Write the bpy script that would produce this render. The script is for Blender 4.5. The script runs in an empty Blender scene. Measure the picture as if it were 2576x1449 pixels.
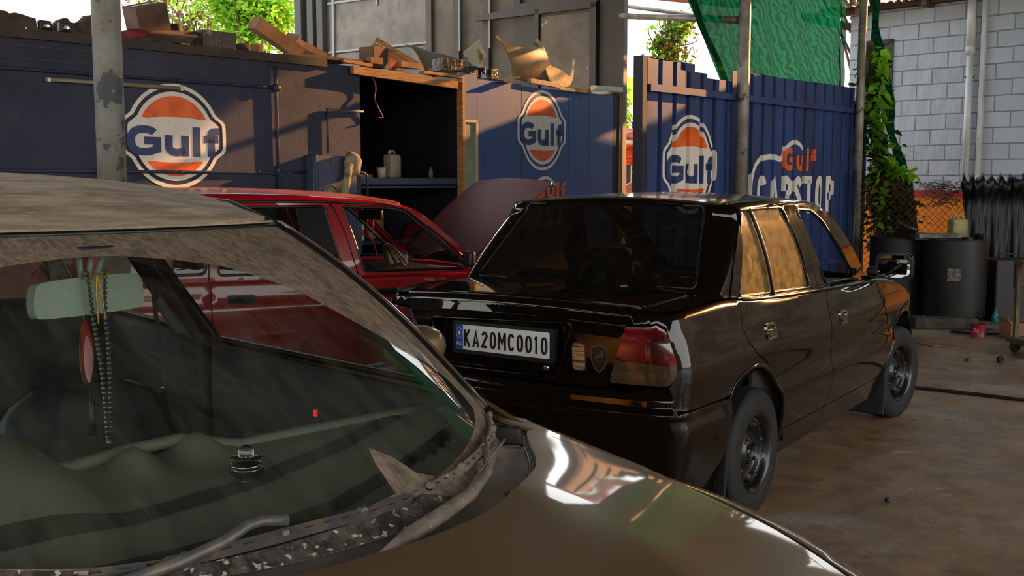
import bpy, bmesh, math, random
import numpy as np
from mathutils import Vector, Matrix, Euler, geometry
SC = bpy.context.scene
COL = SC.collection
PI = math.pi
R = math.radians
random.seed(7)
# ---------------- camera ----------------
cam_d = bpy.data.cameras.new('camera'); cam = bpy.data.objects.new('camera', cam_d); COL.objects.link(cam)
cam.location = (0, 0, 1.455); cam.rotation_euler = (R(90-5.79), 0, 0)
cam_d.sensor_width = 36; cam_d.lens = 36*2607/2576; cam_d.clip_start = .05; cam_d.clip_end = 300
SC.camera = cam
# ---------------- view ----------------
SC.view_settings.view_transform = 'Standard'; SC.view_settings.look = 'None'
SC.view_settings.exposure = 0.25; SC.view_settings.gamma = 1; SC.view_settings.use_curve_mapping = False
# ---------------- sky and sun ----------------
W = bpy.data.worlds.new('sky'); SC.world = W; W.use_nodes = True
nt = W.node_tree; nt.nodes.clear()
wo = nt.nodes.new('ShaderNodeOutputWorld'); bg = nt.nodes.new('ShaderNodeBackground')
tc = nt.nodes.new('ShaderNodeTexCoord'); sp = nt.nodes.new('ShaderNodeSeparateXYZ'); cr = nt.nodes.new('ShaderNodeValToRGB')
nt.links.new(tc.outputs['Generated'], sp.inputs[0]); nt.links.new(sp.outputs['Z'], cr.inputs[0])
cr.color_ramp.elements[0].position = 0.0; cr.color_ramp.elements[0].color = (1.0, .93, .82, 1)
cr.color_ramp.elements[1].position = .5; cr.color_ramp.elements[1].color = (.80, .90, 1.0, 1)
nt.links.new(cr.outputs[0], bg.inputs[0]); bg.inputs[1].default_value = 3.4
nt.links.new(bg.outputs[0], wo.inputs[0])
SUN = Vector((.774, .562, .292)).normalized()
sl = bpy.data.lights.new('sun', 'SUN'); sl.energy = 11.5; sl.color = (1.0, .45, .15); sl.angle = R(.6)
so = bpy.data.objects.new('sun', sl); COL.objects.link(so)
so.rotation_euler = SUN.to_track_quat('Z', 'Y').to_euler(); so.location = (20, 8, 6)

# ---------------- tagging ----------------
def tag(o, label=None, cat=None, group=None, kind=None):
    if label: o['label'] = label
    if cat: o['category'] = cat
    if group: o['group'] = group
    if kind: o['kind'] = kind
    return o
def thing(name, label, cat, loc=(0, 0, 0), rz=0, group=None, rot=None):
    o = bpy.data.objects.new(name, None); COL.objects.link(o)
    o.location = loc; o.rotation_euler = rot if rot else (0, 0, rz); o.empty_display_size = .1
    return tag(o, label, cat, group)
def link(name, me, mat, parent=None):
    o = bpy.data.objects.new(name, me); COL.objects.link(o)
    if mat is not None: me.materials.append(mat)
    if parent is not None: o.parent = parent
    return o
def mk(name, V, Fc, mat, parent=None, smooth=False, normals=None, uv=None):
    me = bpy.data.meshes.new(name); me.from_pydata([tuple(v) for v in V], [], [tuple(f) for f in Fc]); me.update()
    if smooth or normals is not None:
        me.polygons.foreach_set('use_smooth', [True]*len(me.polygons))
    if normals is not None:
        me.normals_split_custom_set_from_vertices([tuple(n) for n in normals])
    if uv is not None:
        l = me.uv_layers.new(name='uv')
        for lp in me.loops: l.data[lp.index].uv = uv[lp.vertex_index]
    return link(name, me, mat, parent)
class MB:
    """collects simple solids into one mesh"""
    def __init__(s): s.V = []; s.F = []
    def add(s, V, Fc):
        b = len(s.V); s.V += [tuple(v) for v in V]; s.F += [tuple(i+b for i in f) for f in Fc]; return s
    def box(s, c, d, rot=None, bev=0):
        hx, hy, hz = [x/2 for x in d]; c = Vector(c); M = rot if rot is not None else Matrix.Identity(3)
        if isinstance(M, (int, float)): M = Matrix.Rotation(M, 3, 'Z')
        if bev <= 0:
            v = [c+M@Vector((sx*hx, sy*hy, sz*hz)) for sx in (-1, 1) for sy in (-1, 1) for sz in (-1, 1)]
            return s.add(v, [(0, 1, 3, 2), (4, 6, 7, 5), (0, 4, 5, 1), (2, 3, 7, 6), (0, 2, 6, 4), (1, 5, 7, 3)])
        bm = bmesh.new(); bmesh.ops.create_cube(bm, size=1)
        for v in bm.verts: v.co = Vector((v.co.x*d[0], v.co.y*d[1], v.co.z*d[2]))
        bmesh.ops.bevel(bm, geom=bm.edges[:]+bm.verts[:], offset=bev, segments=3, profile=.5, affect='EDGES')
        bm.verts.index_update()
        s.add([c+M@v.co for v in bm.verts], [[v.index for v in f.verts] for f in bm.faces]); bm.free(); return s
    def tube(s, pts, r, n=10, cap=True):
        pts = [Vector(p) for p in pts]; rs = r if isinstance(r, (list, tuple)) else [r]*len(pts)
        rings = []; up = None
        for i, p in enumerate(pts):
            t = (pts[min(i+1, len(pts)-1)]-pts[max(i-1, 0)]).normalized()
            if up is None:
                up = Vector((0, 0, 1)) if abs(t.z) < .9 else Vector((1, 0, 0))
            a = t.cross(up).normalized(); up = a.cross(t).normalized()
            rings.append([p+(a*math.cos(2*PI*k/n)+up*math.sin(2*PI*k/n))*rs[i] for k in range(n)])
        V = [v for q in rings for v in q]; Fc = []
        for i in range(len(pts)-1):
            for k in range(n):
                Fc.append((i*n+k, i*n+(k+1) % n, (i+1)*n+(k+1) % n, (i+1)*n+k))
        if cap: Fc += [tuple(range(n))[::-1], tuple((len(pts)-1)*n+k for k in range(n))]
        return s.add(V, Fc)
    def lathe(s, prof, n=32, c=(0, 0, 0), M=None, sx=1, sy=1):
        """prof: (r,z) list, axis Z (M rotates)"""
        c = Vector(c); M = M if M is not None else Matrix.Identity(3); V = []; Fc = []
        for r, z in prof:
            for k in range(n):
                a = 2*PI*k/n; V.append(c+M@Vector((r*math.cos(a)*sx, r*math.sin(a)*sy, z)))
        for i in range(len(prof)-1):
            for k in range(n):
                Fc.append((i*n+k, i*n+(k+1) % n, (i+1)*n+(k+1) % n, (i+1)*n+k))
        return s.add(V, Fc)
    def prism(s, poly, mapf, thick):
        """poly: 2D loop; mapf(u,v,w)->3D; closed prism"""
        tv, tf = tri2d([poly], 99); n = len(tv)
        V = [mapf(u, v, 0) for u, v in tv]+[mapf(u, v, thick) for u, v in tv]
        Fc = [f for f in tf]+[tuple(i+n for i in f[::-1]) for f in tf]
        e = {}
        for f in tf:
            for i in range(3): e[(f[i], f[(i+1) % 3])] = 1
        for (a, b) in e:
            if (b, a) not in e: Fc.append((b, a, a+n, b+n))
        return s.add(V, Fc)
    def build(s, name, mat, parent=None, smooth=False, angle=None):
        o = mk(name, s.V, s.F, mat, parent, smooth or angle is not None)
        if angle is not None:
            try: o.data.set_sharp_from_angle(angle=R(angle))
            except Exception: pass
        return o
# ---------------- 2D triangulation ----------------
def inside(P, loops):
    P = np.asarray(P, float); c = np.zeros(len(P), int)
    for L in loops:
        L = np.asarray(L, float); A = L; B = np.roll(L, -1, 0)
        for (x1, y1), (x2, y2) in zip(A, B):
            if y1 == y2: continue
            m = ((y1 > P[:, 1]) != (y2 > P[:, 1])); xi = x1+(P[:, 1]-y1)*(x2-x1)/(y2-y1)
            c += (m & (P[:, 0] < xi))
    return c % 2 == 1
def densify(L, step):
    out = []
    for i in range(len(L)):
        a = np.array(L[i], float); b = np.array(L[(i+1) % len(L)], float); d = np.linalg.norm(b-a)
        n = max(1, int(math.ceil(d/step-1e-6)))
        for k in range(n): out.append(tuple(a+(b-a)*k/n))
    return out
def tri2d(loops, step, lines=(), sy=None):
    loops = [densify(L, step) for L in loops]
    P = []; Ed = []
    for L in loops:
        b = len(P); P += L; Ed += [(b+i, b+(i+1) % len(L)) for i in range(len(L))]
    A = np.array(P)
    for a, b in lines:   # constraint lines
        P2 = densify([a, b], step); n = len(P2)//2+1
        b0 = len(P); P += P2[:n]; Ed += [(b0+i, b0+i+1) for i in range(n-1)]
    if step < 50:
        sy = sy or step
        lo = A.min(0); hi = A.max(0)
        gx = np.arange(lo[0]+step*.5, hi[0], step); gy = np.arange(lo[1]+sy*.5, hi[1], sy)
        if len(gx) and len(gy):
            G = np.array([(x+(step*.5 if j % 2 else 0), y) for j, y in enumerate(gy) for x in gx])
            G = G[inside(G, loops)]
            if len(G):
                keep = np.ones(len(G), bool)
                for i in range(0, len(G), 2000):
                    q = G[i:i+2000]; d = ((q[:, None, :]-A[None])**2).sum(-1).min(1); keep[i:i+2000] = d > (.45*min(step, sy))**2
                P += [tuple(g) for g in G[keep]]
    r = geometry.delaunay_2d_cdt([Vector(p) for p in P], Ed, [], 0, 1e-7)
    V = np.array([tuple(v) for v in r[0]]); T = [tuple(f) for f in r[2]]
    if not T: return [], []
    C = np.array([V[list(f)].mean(0) for f in T]); ins = inside(C, loops)
    T = [f for f, k in zip(T, ins) if k]
    used = sorted({i for f in T for i in f}); mp = {u: i for i, u in enumerate(used)}
    return [tuple(V[u]) for u in used], [tuple(mp[i] for i in f) for f in T]
def vmap(mapf, uv):
    return np.array([mapf(u, v) for u, v in uv], float)
def panel(name, mat, parent, loops, mapf, step=.03, flange=.012, flip=False, mirror=False, lines=(), off=0, thick=0, sy=None, ctr=None, flat=False):
    uv, T = tri2d(loops, step, lines, sy)
    if not T: return None
    e = 1e-4
    Pt = vmap(mapf, uv); Pu = vmap(mapf, [(u+e, v) for u, v in uv]); Pv = vmap(mapf, [(u, v+e) for u, v in uv])
    Pu2 = vmap(mapf, [(u-e, v) for u, v in uv]); Pv2 = vmap(mapf, [(u, v-e) for u, v in uv])
    N = np.cross(Pu-Pu2, Pv-Pv2); N /= np.maximum(np.linalg.norm(N, axis=1, keepdims=True), 1e-12)
    if ctr is not None: flip = float(((Pt-np.array(ctr))*N).sum(1).mean()) < 0
    if flip: N = -N; T = [f[::-1] for f in T]
    Pt = Pt+N*off
    ed = {}
    for f in T:
        for i in range(3): ed[(f[i], f[(i+1) % 3])] = 1
    bd = [(a, b) for (a, b) in ed if (b, a) not in ed]
    V = [tuple(p) for p in Pt]; NN = [tuple(n) for n in N]; Fc = list(T)
    if flange > 0:
        idx = {}; nb = {}
        for a, b in bd:
            t = Pt[b]-Pt[a]; t /= max(np.linalg.norm(t), 1e-9); fn = np.cross(t, N[a])
            for i in (a, b): nb[i] = nb.get(i, 0)+fn
        for i, fn in nb.items():
            fn = fn/max(np.linalg.norm(fn), 1e-9)
            idx[i] = len(V); V.append(tuple(Pt[i])); NN.append(tuple(fn)); V.append(tuple(Pt[i]-N[i]*flange)); NN.append(tuple(fn))
        for a, b in bd: Fc.append((idx[b], idx[a], idx[a]+1, idx[b]+1))
    if thick > 0:
        b0 = len(V)
        for p, n in zip(Pt, N): V.append(tuple(p-n*thick)); NN.append(tuple(-n))
        Fc += [tuple(i+b0 for i in f[::-1]) for f in T]
    if mirror:
        V = [(x, -y, z) for x, y, z in V]; NN = [(x, -y, z) for x, y, z in NN]; Fc = [f[::-1] for f in Fc]
    if flat: return mk(name, V, Fc, mat, parent)
    return mk(name, V, Fc, mat, parent, True, NN)
def text_loops(s, size=1, bold=0.0, sx=1, space=1.0):
    cu = bpy.data.curves.new('t', 'FONT'); cu.body = s; cu.size = size; cu.offset = bold; cu.space_character = space
    cu.resolution_u = 5; cu.fill_mode = 'NONE'
    o = bpy.data.objects.new('t', cu); COL.objects.link(o)
    dg = bpy.context.evaluated_depsgraph_get(); me = bpy.data.meshes.new_from_object(o.evaluated_get(dg))
    adj = {}
    for ed in me.edges:
        a, b = ed.vertices; adj.setdefault(a, []).append(b); adj.setdefault(b, []).append(a)
    co = [v.co.copy() for v in me.vertices]; seen = set(); loops = []
    for i in range(len(co)):
        if i in seen or i not in adj: continue
        L = [i]; seen.add(i); c = i
        while True:
            nx = [j for j in adj[c] if j not in seen]
            if not nx: break
            c = nx[0]; seen.add(c); L.append(c)
        if len(L) > 2: loops.append([(co[j].x*sx, co[j].y) for j in L])
    bpy.data.objects.remove(o); bpy.data.meshes.remove(me); bpy.data.curves.remove(cu)
    return loops
def ribbon(P, w, closed=False):
    P = [np.array(p, float) for p in P]; n = len(P); A = []; B = []
    for i in range(n):
        if closed: a, c = P[i-1], P[(i+1) % n]
        else: a, c = P[max(i-1, 0)], P[min(i+1, n-1)]
        d1 = P[i]-a if (closed or i > 0) else c-P[i]; d2 = c-P[i] if (closed or i < n-1) else P[i]-a
        d1 = d1/max(np.linalg.norm(d1), 1e-9); d2 = d2/max(np.linalg.norm(d2), 1e-9); t = d1+d2; t = t/max(np.linalg.norm(t), 1e-9)
        k = 1/max(math.sqrt(max(0, (1+float(d1@d2))/2)), .6); nn = np.array((-t[1], t[0]))*w/2*k; A.append(tuple(P[i]+nn)); B.append(tuple(P[i]-nn))
    return [A, B] if closed else [A+B[::-1]]
def oval(x0, y0, x1, y1, n=20, a0=0, a1=360, p=.8):
    o = []
    for k in range(n+1):
        a = R(a0+(a1-a0)*k/n); c, s_ = math.cos(a), math.sin(a); o.append(((x0+x1)/2+(x1-x0)/2*math.copysign(abs(c)**p, c), (y0+y1)/2+(y1-y0)/2*math.copysign(abs(s_)**p, s_)))
    return o
def glyph(ch, w, h, t):
    e = t/2; X0, X1, Y0, Y1 = e, w-e, e, h-e; M_ = (Y0+Y1)/2; C_ = (X0+X1)/2
    O = lambda: (oval(X0, Y0, X1, Y1, 28)[:-1], True)
    G = {'O': [O()], '0': [O()], 'D': [([(X0, Y0), (C_, Y0)]+oval(X0, Y0, X1, Y1, 12, -70, 70)+[(C_, Y1), (X0, Y1)], True)],
         'C': [(oval(X0, Y0, X1, Y1, 22, 38, 322), False)],
         'G': [(oval(X0, Y0, X1, Y1, 20, 42, 300)+[(X1, Y0+h*.10), (X1, M_), (C_, M_)], False)],
         'A': [([(X0, 0), (C_, Y1-e*.2), (X1, 0)], False), ([(X0+(C_-X0)*.35, h*.28), (X1-(X1-C_)*.35, h*.28)], False)],
         'R': [([(X0, 0), (X0, Y1), (C_, Y1), (X1, Y1-h*.1), (X1, M_+h*.1), (C_, M_), (X0, M_)], False), ([(C_, M_), (X1, 0)], False)],
         'P': [([(X0, 0), (X0, Y1), (C_, Y1), (X1, Y1-h*.1), (X1, M_+h*.05), (C_, M_-h*.05), (X0, M_-h*.05)], False)],
         'S': [(smoothloop([(X1, Y1-h*.16), (C_, Y1), (X0, Y1-h*.17), (C_, M_), (X1, Y0+h*.18), (C_, Y0), (X0, Y0+h*.15)], 5, False), False)],
         'T': [([(0, Y1), (w, Y1)], False), ([(C_, 0), (C_, Y1)], False)],
         'K': [([(X0, 0), (X0, h)], False), ([(X1, h), (X0, M_-h*.08)], False), ([(X0+w*.2, M_), (X1, 0)], False)],
         'M': [([(X0, 0), (X0, h)], False), ([(X1, 0), (X1, h)], False), ([(X0, h), (C_, h*.35), (X1, h)], False)],
         '2': [(smoothloop([(X0, Y1-h*.18), (C_, Y1), (X1, Y1-h*.2), (C_+w*.1, M_), (X0, Y0)], 5, False)+[(X1, Y0)], False)],
         '1': [([(C_, 0), (C_, h)], False), ([(C_-w*.28, h*.78), (C_, h*.95)], False)],
         'I': [([(C_, 0), (C_, h)], False)], 'N': [([(X0, 0), (X0, h), (X1, 0), (X1, h)], False)],
         'u': [(smoothloop([(X0, h*.70), (X0, h*.25), (C_*.95, Y0), (X1, h*.2)], 5, False), False), ([(X1, 0), (X1, h*.70)], False)],
         'l': [([(C_, 0), (C_, h)], False)], 'f': [(smoothloop([(C_-w*.04, 0), (C_-w*.04, h*.6), (C_+w*.04, Y1-h*.04), (w, Y1)], 4, False), False), ([(0, h*.60), (w*.95, h*.60)], False)]}
    return G[ch]
def word(txt, x0, y0, x1, y1, t=.2, gap=.16, widths={}):
    """painted block letters: list of loop groups, one per stroke; t = stroke / height"""
    H = 1.0; x = 0; out = []
    for ch in txt:
        w = widths.get(ch, .62)
        for P_, cl in glyph(ch, w, H, t): out.append([[(a+x, b) for a, b in L] for L in ribbon(P_, t, cl)])
        x += w+gap
    W_ = x-gap; kx = (x1-x0)/W_; ky = y1-y0
    return [[[(x0+a*kx, y0+b*ky) for a, b in L] for L in g] for g in out]
def panels(name, mat, parent, groups, mapf, step, flange=0, **k):
    """several separate outlines painted as one mesh"""
    obs = [o for o in (panel(name, mat, None, g, mapf, step, flange, **k) for g in groups) if o]
    V = []; Fc = []
    for o in obs:
        b = len(V); V += [tuple(v.co) for v in o.data.vertices]; Fc += [tuple(i+b for i in p.vertices) for p in o.data.polygons]; me = o.data; bpy.data.objects.remove(o); bpy.data.meshes.remove(me)
    return mk(name, V, Fc, mat, parent)
def bounds(loops):
    A = np.array([p for L in loops for p in L]); return A.min(0), A.max(0)
def fit(loops, x0, y0, x1, y1):
    lo, hi = bounds(loops)
    return [[(x0+(x-lo[0])/(hi[0]-lo[0])*(x1-x0), y0+(y-lo[1])/(hi[1]-lo[1])*(y1-y0)) for x, y in L] for L in loops]
def smoothloop(L, n=6, closed=True):
    """Catmull-Rom resample"""
    out = []; m = len(L); L = [np.array(p, float) for p in L]
    rng = range(m) if closed else range(m-1)
    for i in rng:
        g = (lambda k: L[k % m]) if closed else (lambda k: L[min(max(k, 0), m-1)])
        p0, p1, p2, p3 = g(i-1), g(i), g(i+1), g(i+2)
        for k in range(n):
            t = k/n
            out.append(tuple(.5*((2*p1)+(-p0+p2)*t+(2*p0-5*p1+4*p2-p3)*t*t+(-p0+3*p1-3*p2+p3)*t**3)))
    if not closed: out.append(tuple(L[-1]))
    return out
def rrect(x0, y0, x1, y1, r, n=5):
    o = []
    for cx, cy, a in ((x1-r, y1-r, 0), (x0+r, y1-r, 90), (x0+r, y0+r, 180), (x1-r, y0+r, 270)):
        for k in range(n+1): o.append((cx+r*math.cos(R(a+90*k/n)), cy+r*math.sin(R(a+90*k/n))))
    return o
def rpoly(P, r, n=5):
    """round the corners of polygon P; r: number or list"""
    out = []; m = len(P)
    for i in range(m):
        a, b, c = [np.array(P[(i+k) % m], float) for k in (-1, 0, 1)]
        rr = r[i] if isinstance(r, (list, tuple)) else r
        if rr <= 0: out.append(tuple(b)); continue
        u = (a-b); v = (c-b); lu = np.linalg.norm(u); lv = np.linalg.norm(v); d = min(rr, lu*.45, lv*.45)
        s = b+u/lu*d; e = b+v/lv*d
        for k in range(n+1):
            t = k/n; out.append(tuple((1-t)**2*s+2*t*(1-t)*b+t*t*e))
    return out
def interp(x, pts):
    return float(np.interp(x, [p[0] for p in pts], [p[1] for p in pts]))
def spl(x, pts):
    """smooth monotone-ish cubic through points"""
    n = len(pts)
    if x <= pts[0][0]:
        m = (pts[1][1]-pts[0][1])/(pts[1][0]-pts[0][0]); return pts[0][1]+m*(x-pts[0][0])
    if x >= pts[-1][0]:
        m = (pts[-1][1]-pts[-2][1])/(pts[-1][0]-pts[-2][0]); return pts[-1][1]+m*(x-pts[-1][0])
    i = 0
    while x > pts[i+1][0]: i += 1
    h = pts[i+1][0]-pts[i][0]; t = (x-pts[i][0])/h
    s = lambda k: (pts[k+1][1]-pts[k][1])/(pts[k+1][0]-pts[k][0])
    m0 = s(i) if i == 0 else (s(i-1)+s(i))/2; m1 = s(i) if i == n-2 else (s(i)+s(i+1))/2
    return (2*t**3-3*t*t+1)*pts[i][1]+(t**3-2*t*t+t)*h*m0+(-2*t**3+3*t*t)*pts[i+1][1]+(t**3-t*t)*h*m1
def sstep(a, b, x):
    t = min(max((x-a)/(b-a), 0), 1); return t*t*(3-2*t)
def copy_tree(o, parent=None):
    c = o.copy(); COL.objects.link(c); c.parent = parent
    for ch in list(o.children): copy_tree(ch, c)
    return c
# ---------------- materials ----------------
MATS = {}
def srgb(r, g, b):
    f = lambda c: ((c/255)/12.92 if c/255 <= .04045 else ((c/255+.055)/1.055)**2.4)
    return (f(r), f(g), f(b), 1)
def M(name, col, rough=.6, metal=0, col2=None, scale=5, detail=6, lo=.4, hi=.6, bump=0, bscale=40, coat=0, spec=.5, stretch=None, rough2=None, trans=0, emis=None, alpha=1, coords='Object', col3=None, scale3=30, lo3=.6, hi3=.7, sub=0, coatr=.03):
    if name in MATS: return MATS[name]
    m = bpy.data.materials.new(name); m.use_nodes = True; nt = m.node_tree; b = nt.nodes['Principled BSDF']
    MATS[name] = m
    b.inputs['Base Color'].default_value = col; b.inputs['Roughness'].default_value = rough; b.inputs['Metallic'].default_value = metal
    b.inputs['Specular IOR Level'].default_value = spec
    if coat: b.inputs['Coat Weight'].default_value = coat; b.inputs['Coat Roughness'].default_value = coatr
    if trans: b.inputs['Transmission Weight'].default_value = trans
    if alpha < 1: b.inputs['Alpha'].default_value = alpha
    if emis: b.inputs['Emission Color'].default_value = emis[0]; b.inputs['Emission Strength'].default_value = emis[1]
    if col2 is not None or bump:
        tc = nt.nodes.new('ShaderNodeTexCoord'); mp = nt.nodes.new('ShaderNodeMapping'); nt.links.new(tc.outputs[coords], mp.inputs[0])
        if stretch: mp.inputs['Scale'].default_value = stretch
        def noise(sc, det=6):
            n = nt.nodes.new('ShaderNodeTexNoise'); n.inputs['Scale'].default_value = sc; n.inputs['Detail'].default_value = det; n.inputs['Roughness'].default_value = .62
            nt.links.new(mp.outputs[0], n.inputs['Vector']); return n.outputs[0]
        def ramp(src, a, c):
            r = nt.nodes.new('ShaderNodeMapRange'); r.inputs['From Min'].default_value = a; r.inputs['From Max'].default_value = c; nt.links.new(src, r.inputs[0]); return r.outputs[0]
        def mix(f, a, c):
            x = nt.nodes.new('ShaderNodeMix'); x.data_type = 'RGBA'; nt.links.new(f, x.inputs[0])
            for s, q in ((a, 6), (c, 7)):
                if isinstance(s, tuple): x.inputs[q].default_value = s
                else: nt.links.new(s, x.inputs[q])
            return x.outputs[2]
        if col2 is not None:
            f = ramp(noise(scale, detail), lo, hi); c = mix(f, col, col2)
            if rough2 is not None:
                rr = nt.nodes.new('ShaderNodeMapRange'); rr.inputs['To Min'].default_value = rough; rr.inputs['To Max'].default_value = rough2
                nt.links.new(f, rr.inputs[0]); nt.links.new(rr.outputs[0], b.inputs['Roughness'])
            if col3 is not None: c = mix(ramp(noise(scale3, 8), lo3, hi3), c, col3)
            nt.links.new(c, b.inputs['Base Color'])
        if bump:
            bp = nt.nodes.new('ShaderNodeBump'); bp.inputs['Strength'].default_value = bump; bp.inputs['Distance'].default_value = .02
            nt.links.new(noise(bscale, 5), bp.inputs['Height']); nt.links.new(bp.outputs[0], b.inputs['Normal'])
    return m
def glassmat(name, tint=(.9, .95, .92), refl=.08, dust=0.0, dustcol=(.5, .42, .33, 1), rough=0.0):
    """thin car glass: tinted see-through, fresnel mirror, optional even dust film"""
    if name in MATS: return MATS[name]
    m = bpy.data.materials.new(name); m.use_nodes = True; nt = m.node_tree; nt.nodes.clear(); MATS[name] = m
    out = nt.nodes.new('ShaderNodeOutputMaterial'); tr = nt.nodes.new('ShaderNodeBsdfTransparent'); gl = nt.nodes.new('ShaderNodeBsdfGlossy')
    tr.inputs[0].default_value = (*tint, 1); gl.inputs['Roughness'].default_value = rough
    fr = nt.nodes.new('ShaderNodeLayerWeight'); fr.inputs[0].default_value = .5; pw = nt.nodes.new('ShaderNodeMath'); pw.operation = 'POWER'; pw.inputs[1].default_value = 4.5; nt.links.new(fr.outputs['Facing'], pw.inputs[0])
    mx = nt.nodes.new('ShaderNodeMixShader'); ma = nt.nodes.new('ShaderNodeMath'); ma.operation = 'MULTIPLY_ADD'; ma.inputs[1].default_value = .92; ma.inputs[2].default_value = refl
    nt.links.new(pw.outputs[0], ma.inputs[0]); nt.links.new(ma.outputs[0], mx.inputs[0]); nt.links.new(tr.outputs[0], mx.inputs[1]); nt.links.new(gl.outputs[0], mx.inputs[2])
    last = mx
    if dust > 0:
        df = nt.nodes.new('ShaderNodeBsdfDiffuse'); df.inputs[0].default_value = dustcol
        m2 = nt.nodes.new('ShaderNodeMixShader'); n = nt.nodes.new('ShaderNodeTexNoise'); n.inputs['Scale'].default_value = 22; n.inputs['Detail'].default_value = 12
        tc = nt.nodes.new('ShaderNodeTexCoord'); nt.links.new(tc.outputs['Object'], n.inputs['Vector'])
        r = nt.nodes.new('ShaderNodeMapRange'); r.inputs['From Min'].default_value = .1; r.inputs['From Max'].default_value = .9; r.inputs['To Max'].default_value = dust*2
        nt.links.new(n.outputs[0], r.inputs[0]); nt.links.new(r.outputs[0], m2.inputs[0]); nt.links.new(mx.outputs[0], m2.inputs[1]); nt.links.new(df.outputs[0], m2.inputs[2]); last = m2
    nt.links.new(last.outputs[0], out.inputs[0])
    return m
class Frame:
    """vertical plane frame: s along, z up, d towards the yard"""
    def __init__(s, p0, psi): s.p = Vector((p0[0], p0[1])); s.u = Vector((math.sin(psi), math.cos(psi))); s.n = Vector((math.cos(psi), -math.sin(psi))); s.psi = psi; s.rz = PI/2-psi
    def __call__(s, a, z, d=0): q = s.p+s.u*a+s.n*d; return Vector((q.x, q.y, z))
    def rot(s): return Matrix(((s.u.x, -s.n.x, 0), (s.u.y, -s.n.y, 0), (0, 0, 1)))   # local x along, local y into the wall
    def box(s, mb, a0, a1, z0, z1, d0, d1, bev=0):
        return mb.box(s((a0+a1)/2, (z0+z1)/2, (d0+d1)/2), (abs(a1-a0), abs(d1-d0), abs(z1-z0)), s.rot(), bev)
FW = Frame((-2.28, 8.64), R(45))      # painted container wall
FP = Frame((-.49, 10.43), R(42))      # panel wall with the small emblem
FF = Frame((2.34, 10.3), R(43))       # corrugated fence
FB = Frame((5.86, 13.2), R(-44.7)); FB.n = -FB.n*1   # block wall
FB.n = Vector((-math.cos(FB.psi), math.sin(FB.psi)))
FS = Frame((1.36, 12.62), R(-54)); FS.n = Vector((-math.cos(FS.psi), math.sin(FS.psi)))   # tall shed wall
# =============== ROOM AND YARD ===============
NAVY = srgb(48, 62, 104)
m_navy = M('navy paint', srgb(34, 42, 70), .55, col2=srgb(28, 32, 50), scale=1.2, lo=.35, hi=.7, bump=.10, bscale=30, col3=srgb(66, 54, 56), scale3=9, lo3=.63, hi3=.74, rough2=.75)
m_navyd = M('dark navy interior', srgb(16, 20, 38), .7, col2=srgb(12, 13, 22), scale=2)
m_blue = M('blue sheet paint', srgb(60, 88, 146), .42, col2=srgb(74, 88, 124), scale=1.5, lo=.4, hi=.75, bump=.05, bscale=8, col3=srgb(48, 58, 92), scale3=5, lo3=.62, hi3=.75, stretch=(1, 1, .25))
m_fence = M('blue fence paint', srgb(48, 74, 130), .38, col2=srgb(44, 58, 100), scale=3, bump=.06, bscale=12, col3=srgb(40, 46, 72), scale3=7, lo3=.66, hi3=.76, stretch=(1, 1, .3))
m_white = M('emblem white', srgb(232, 226, 214), .6, col2=srgb(196, 190, 182), scale=14, lo=.55, hi=.8)
m_orange = M('emblem orange', srgb(246, 112, 34), .55, col2=srgb(224, 92, 30), scale=8)
m_emnavy = M('emblem navy', srgb(44, 62, 112), .55)
m_wood = M('raw wood', srgb(176, 128, 74), .75, col2=srgb(140, 98, 54), scale=6, stretch=(1, 1, 9), bump=.2, bscale=18, col3=srgb(84, 66, 48), scale3=6, lo3=.66, hi3=.72)
m_card = M('cardboard', srgb(158, 120, 84), .85, col2=srgb(128, 94, 64), scale=4, bump=.05)
m_cardd = M('old dusty cardboard', srgb(112, 88, 70), .9, col2=srgb(82, 64, 52), scale=3)
m_rust = M('rusty shed sheet', srgb(74, 62, 50), .6, col2=srgb(96, 82, 66), scale=.9, lo=.4, hi=.62, bump=.1, bscale=6, col3=srgb(60, 48, 40), scale3=3.2, lo3=.56, hi3=.7, metal=.15)
m_shedd = M('brown shed sheet', srgb(60, 50, 40), .6, col2=srgb(74, 62, 50), scale=1.5, col3=srgb(58, 50, 42), scale3=3, lo3=.6, hi3=.7)
m_steel = M('old pole steel', srgb(150, 146, 136), .5, col2=srgb(104, 96, 80), scale=3, lo=.42, hi=.62, metal=.25, bump=.15, bscale=60, col3=srgb(70, 74, 78), scale3=7, lo3=.60, hi3=.63)
m_dark = M('black rubber', srgb(24, 24, 24), .75)
m_blk = M('black plastic', srgb(22, 22, 23), .45)
m_frame = M('dark window frame', srgb(52, 50, 54), .5)
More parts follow.
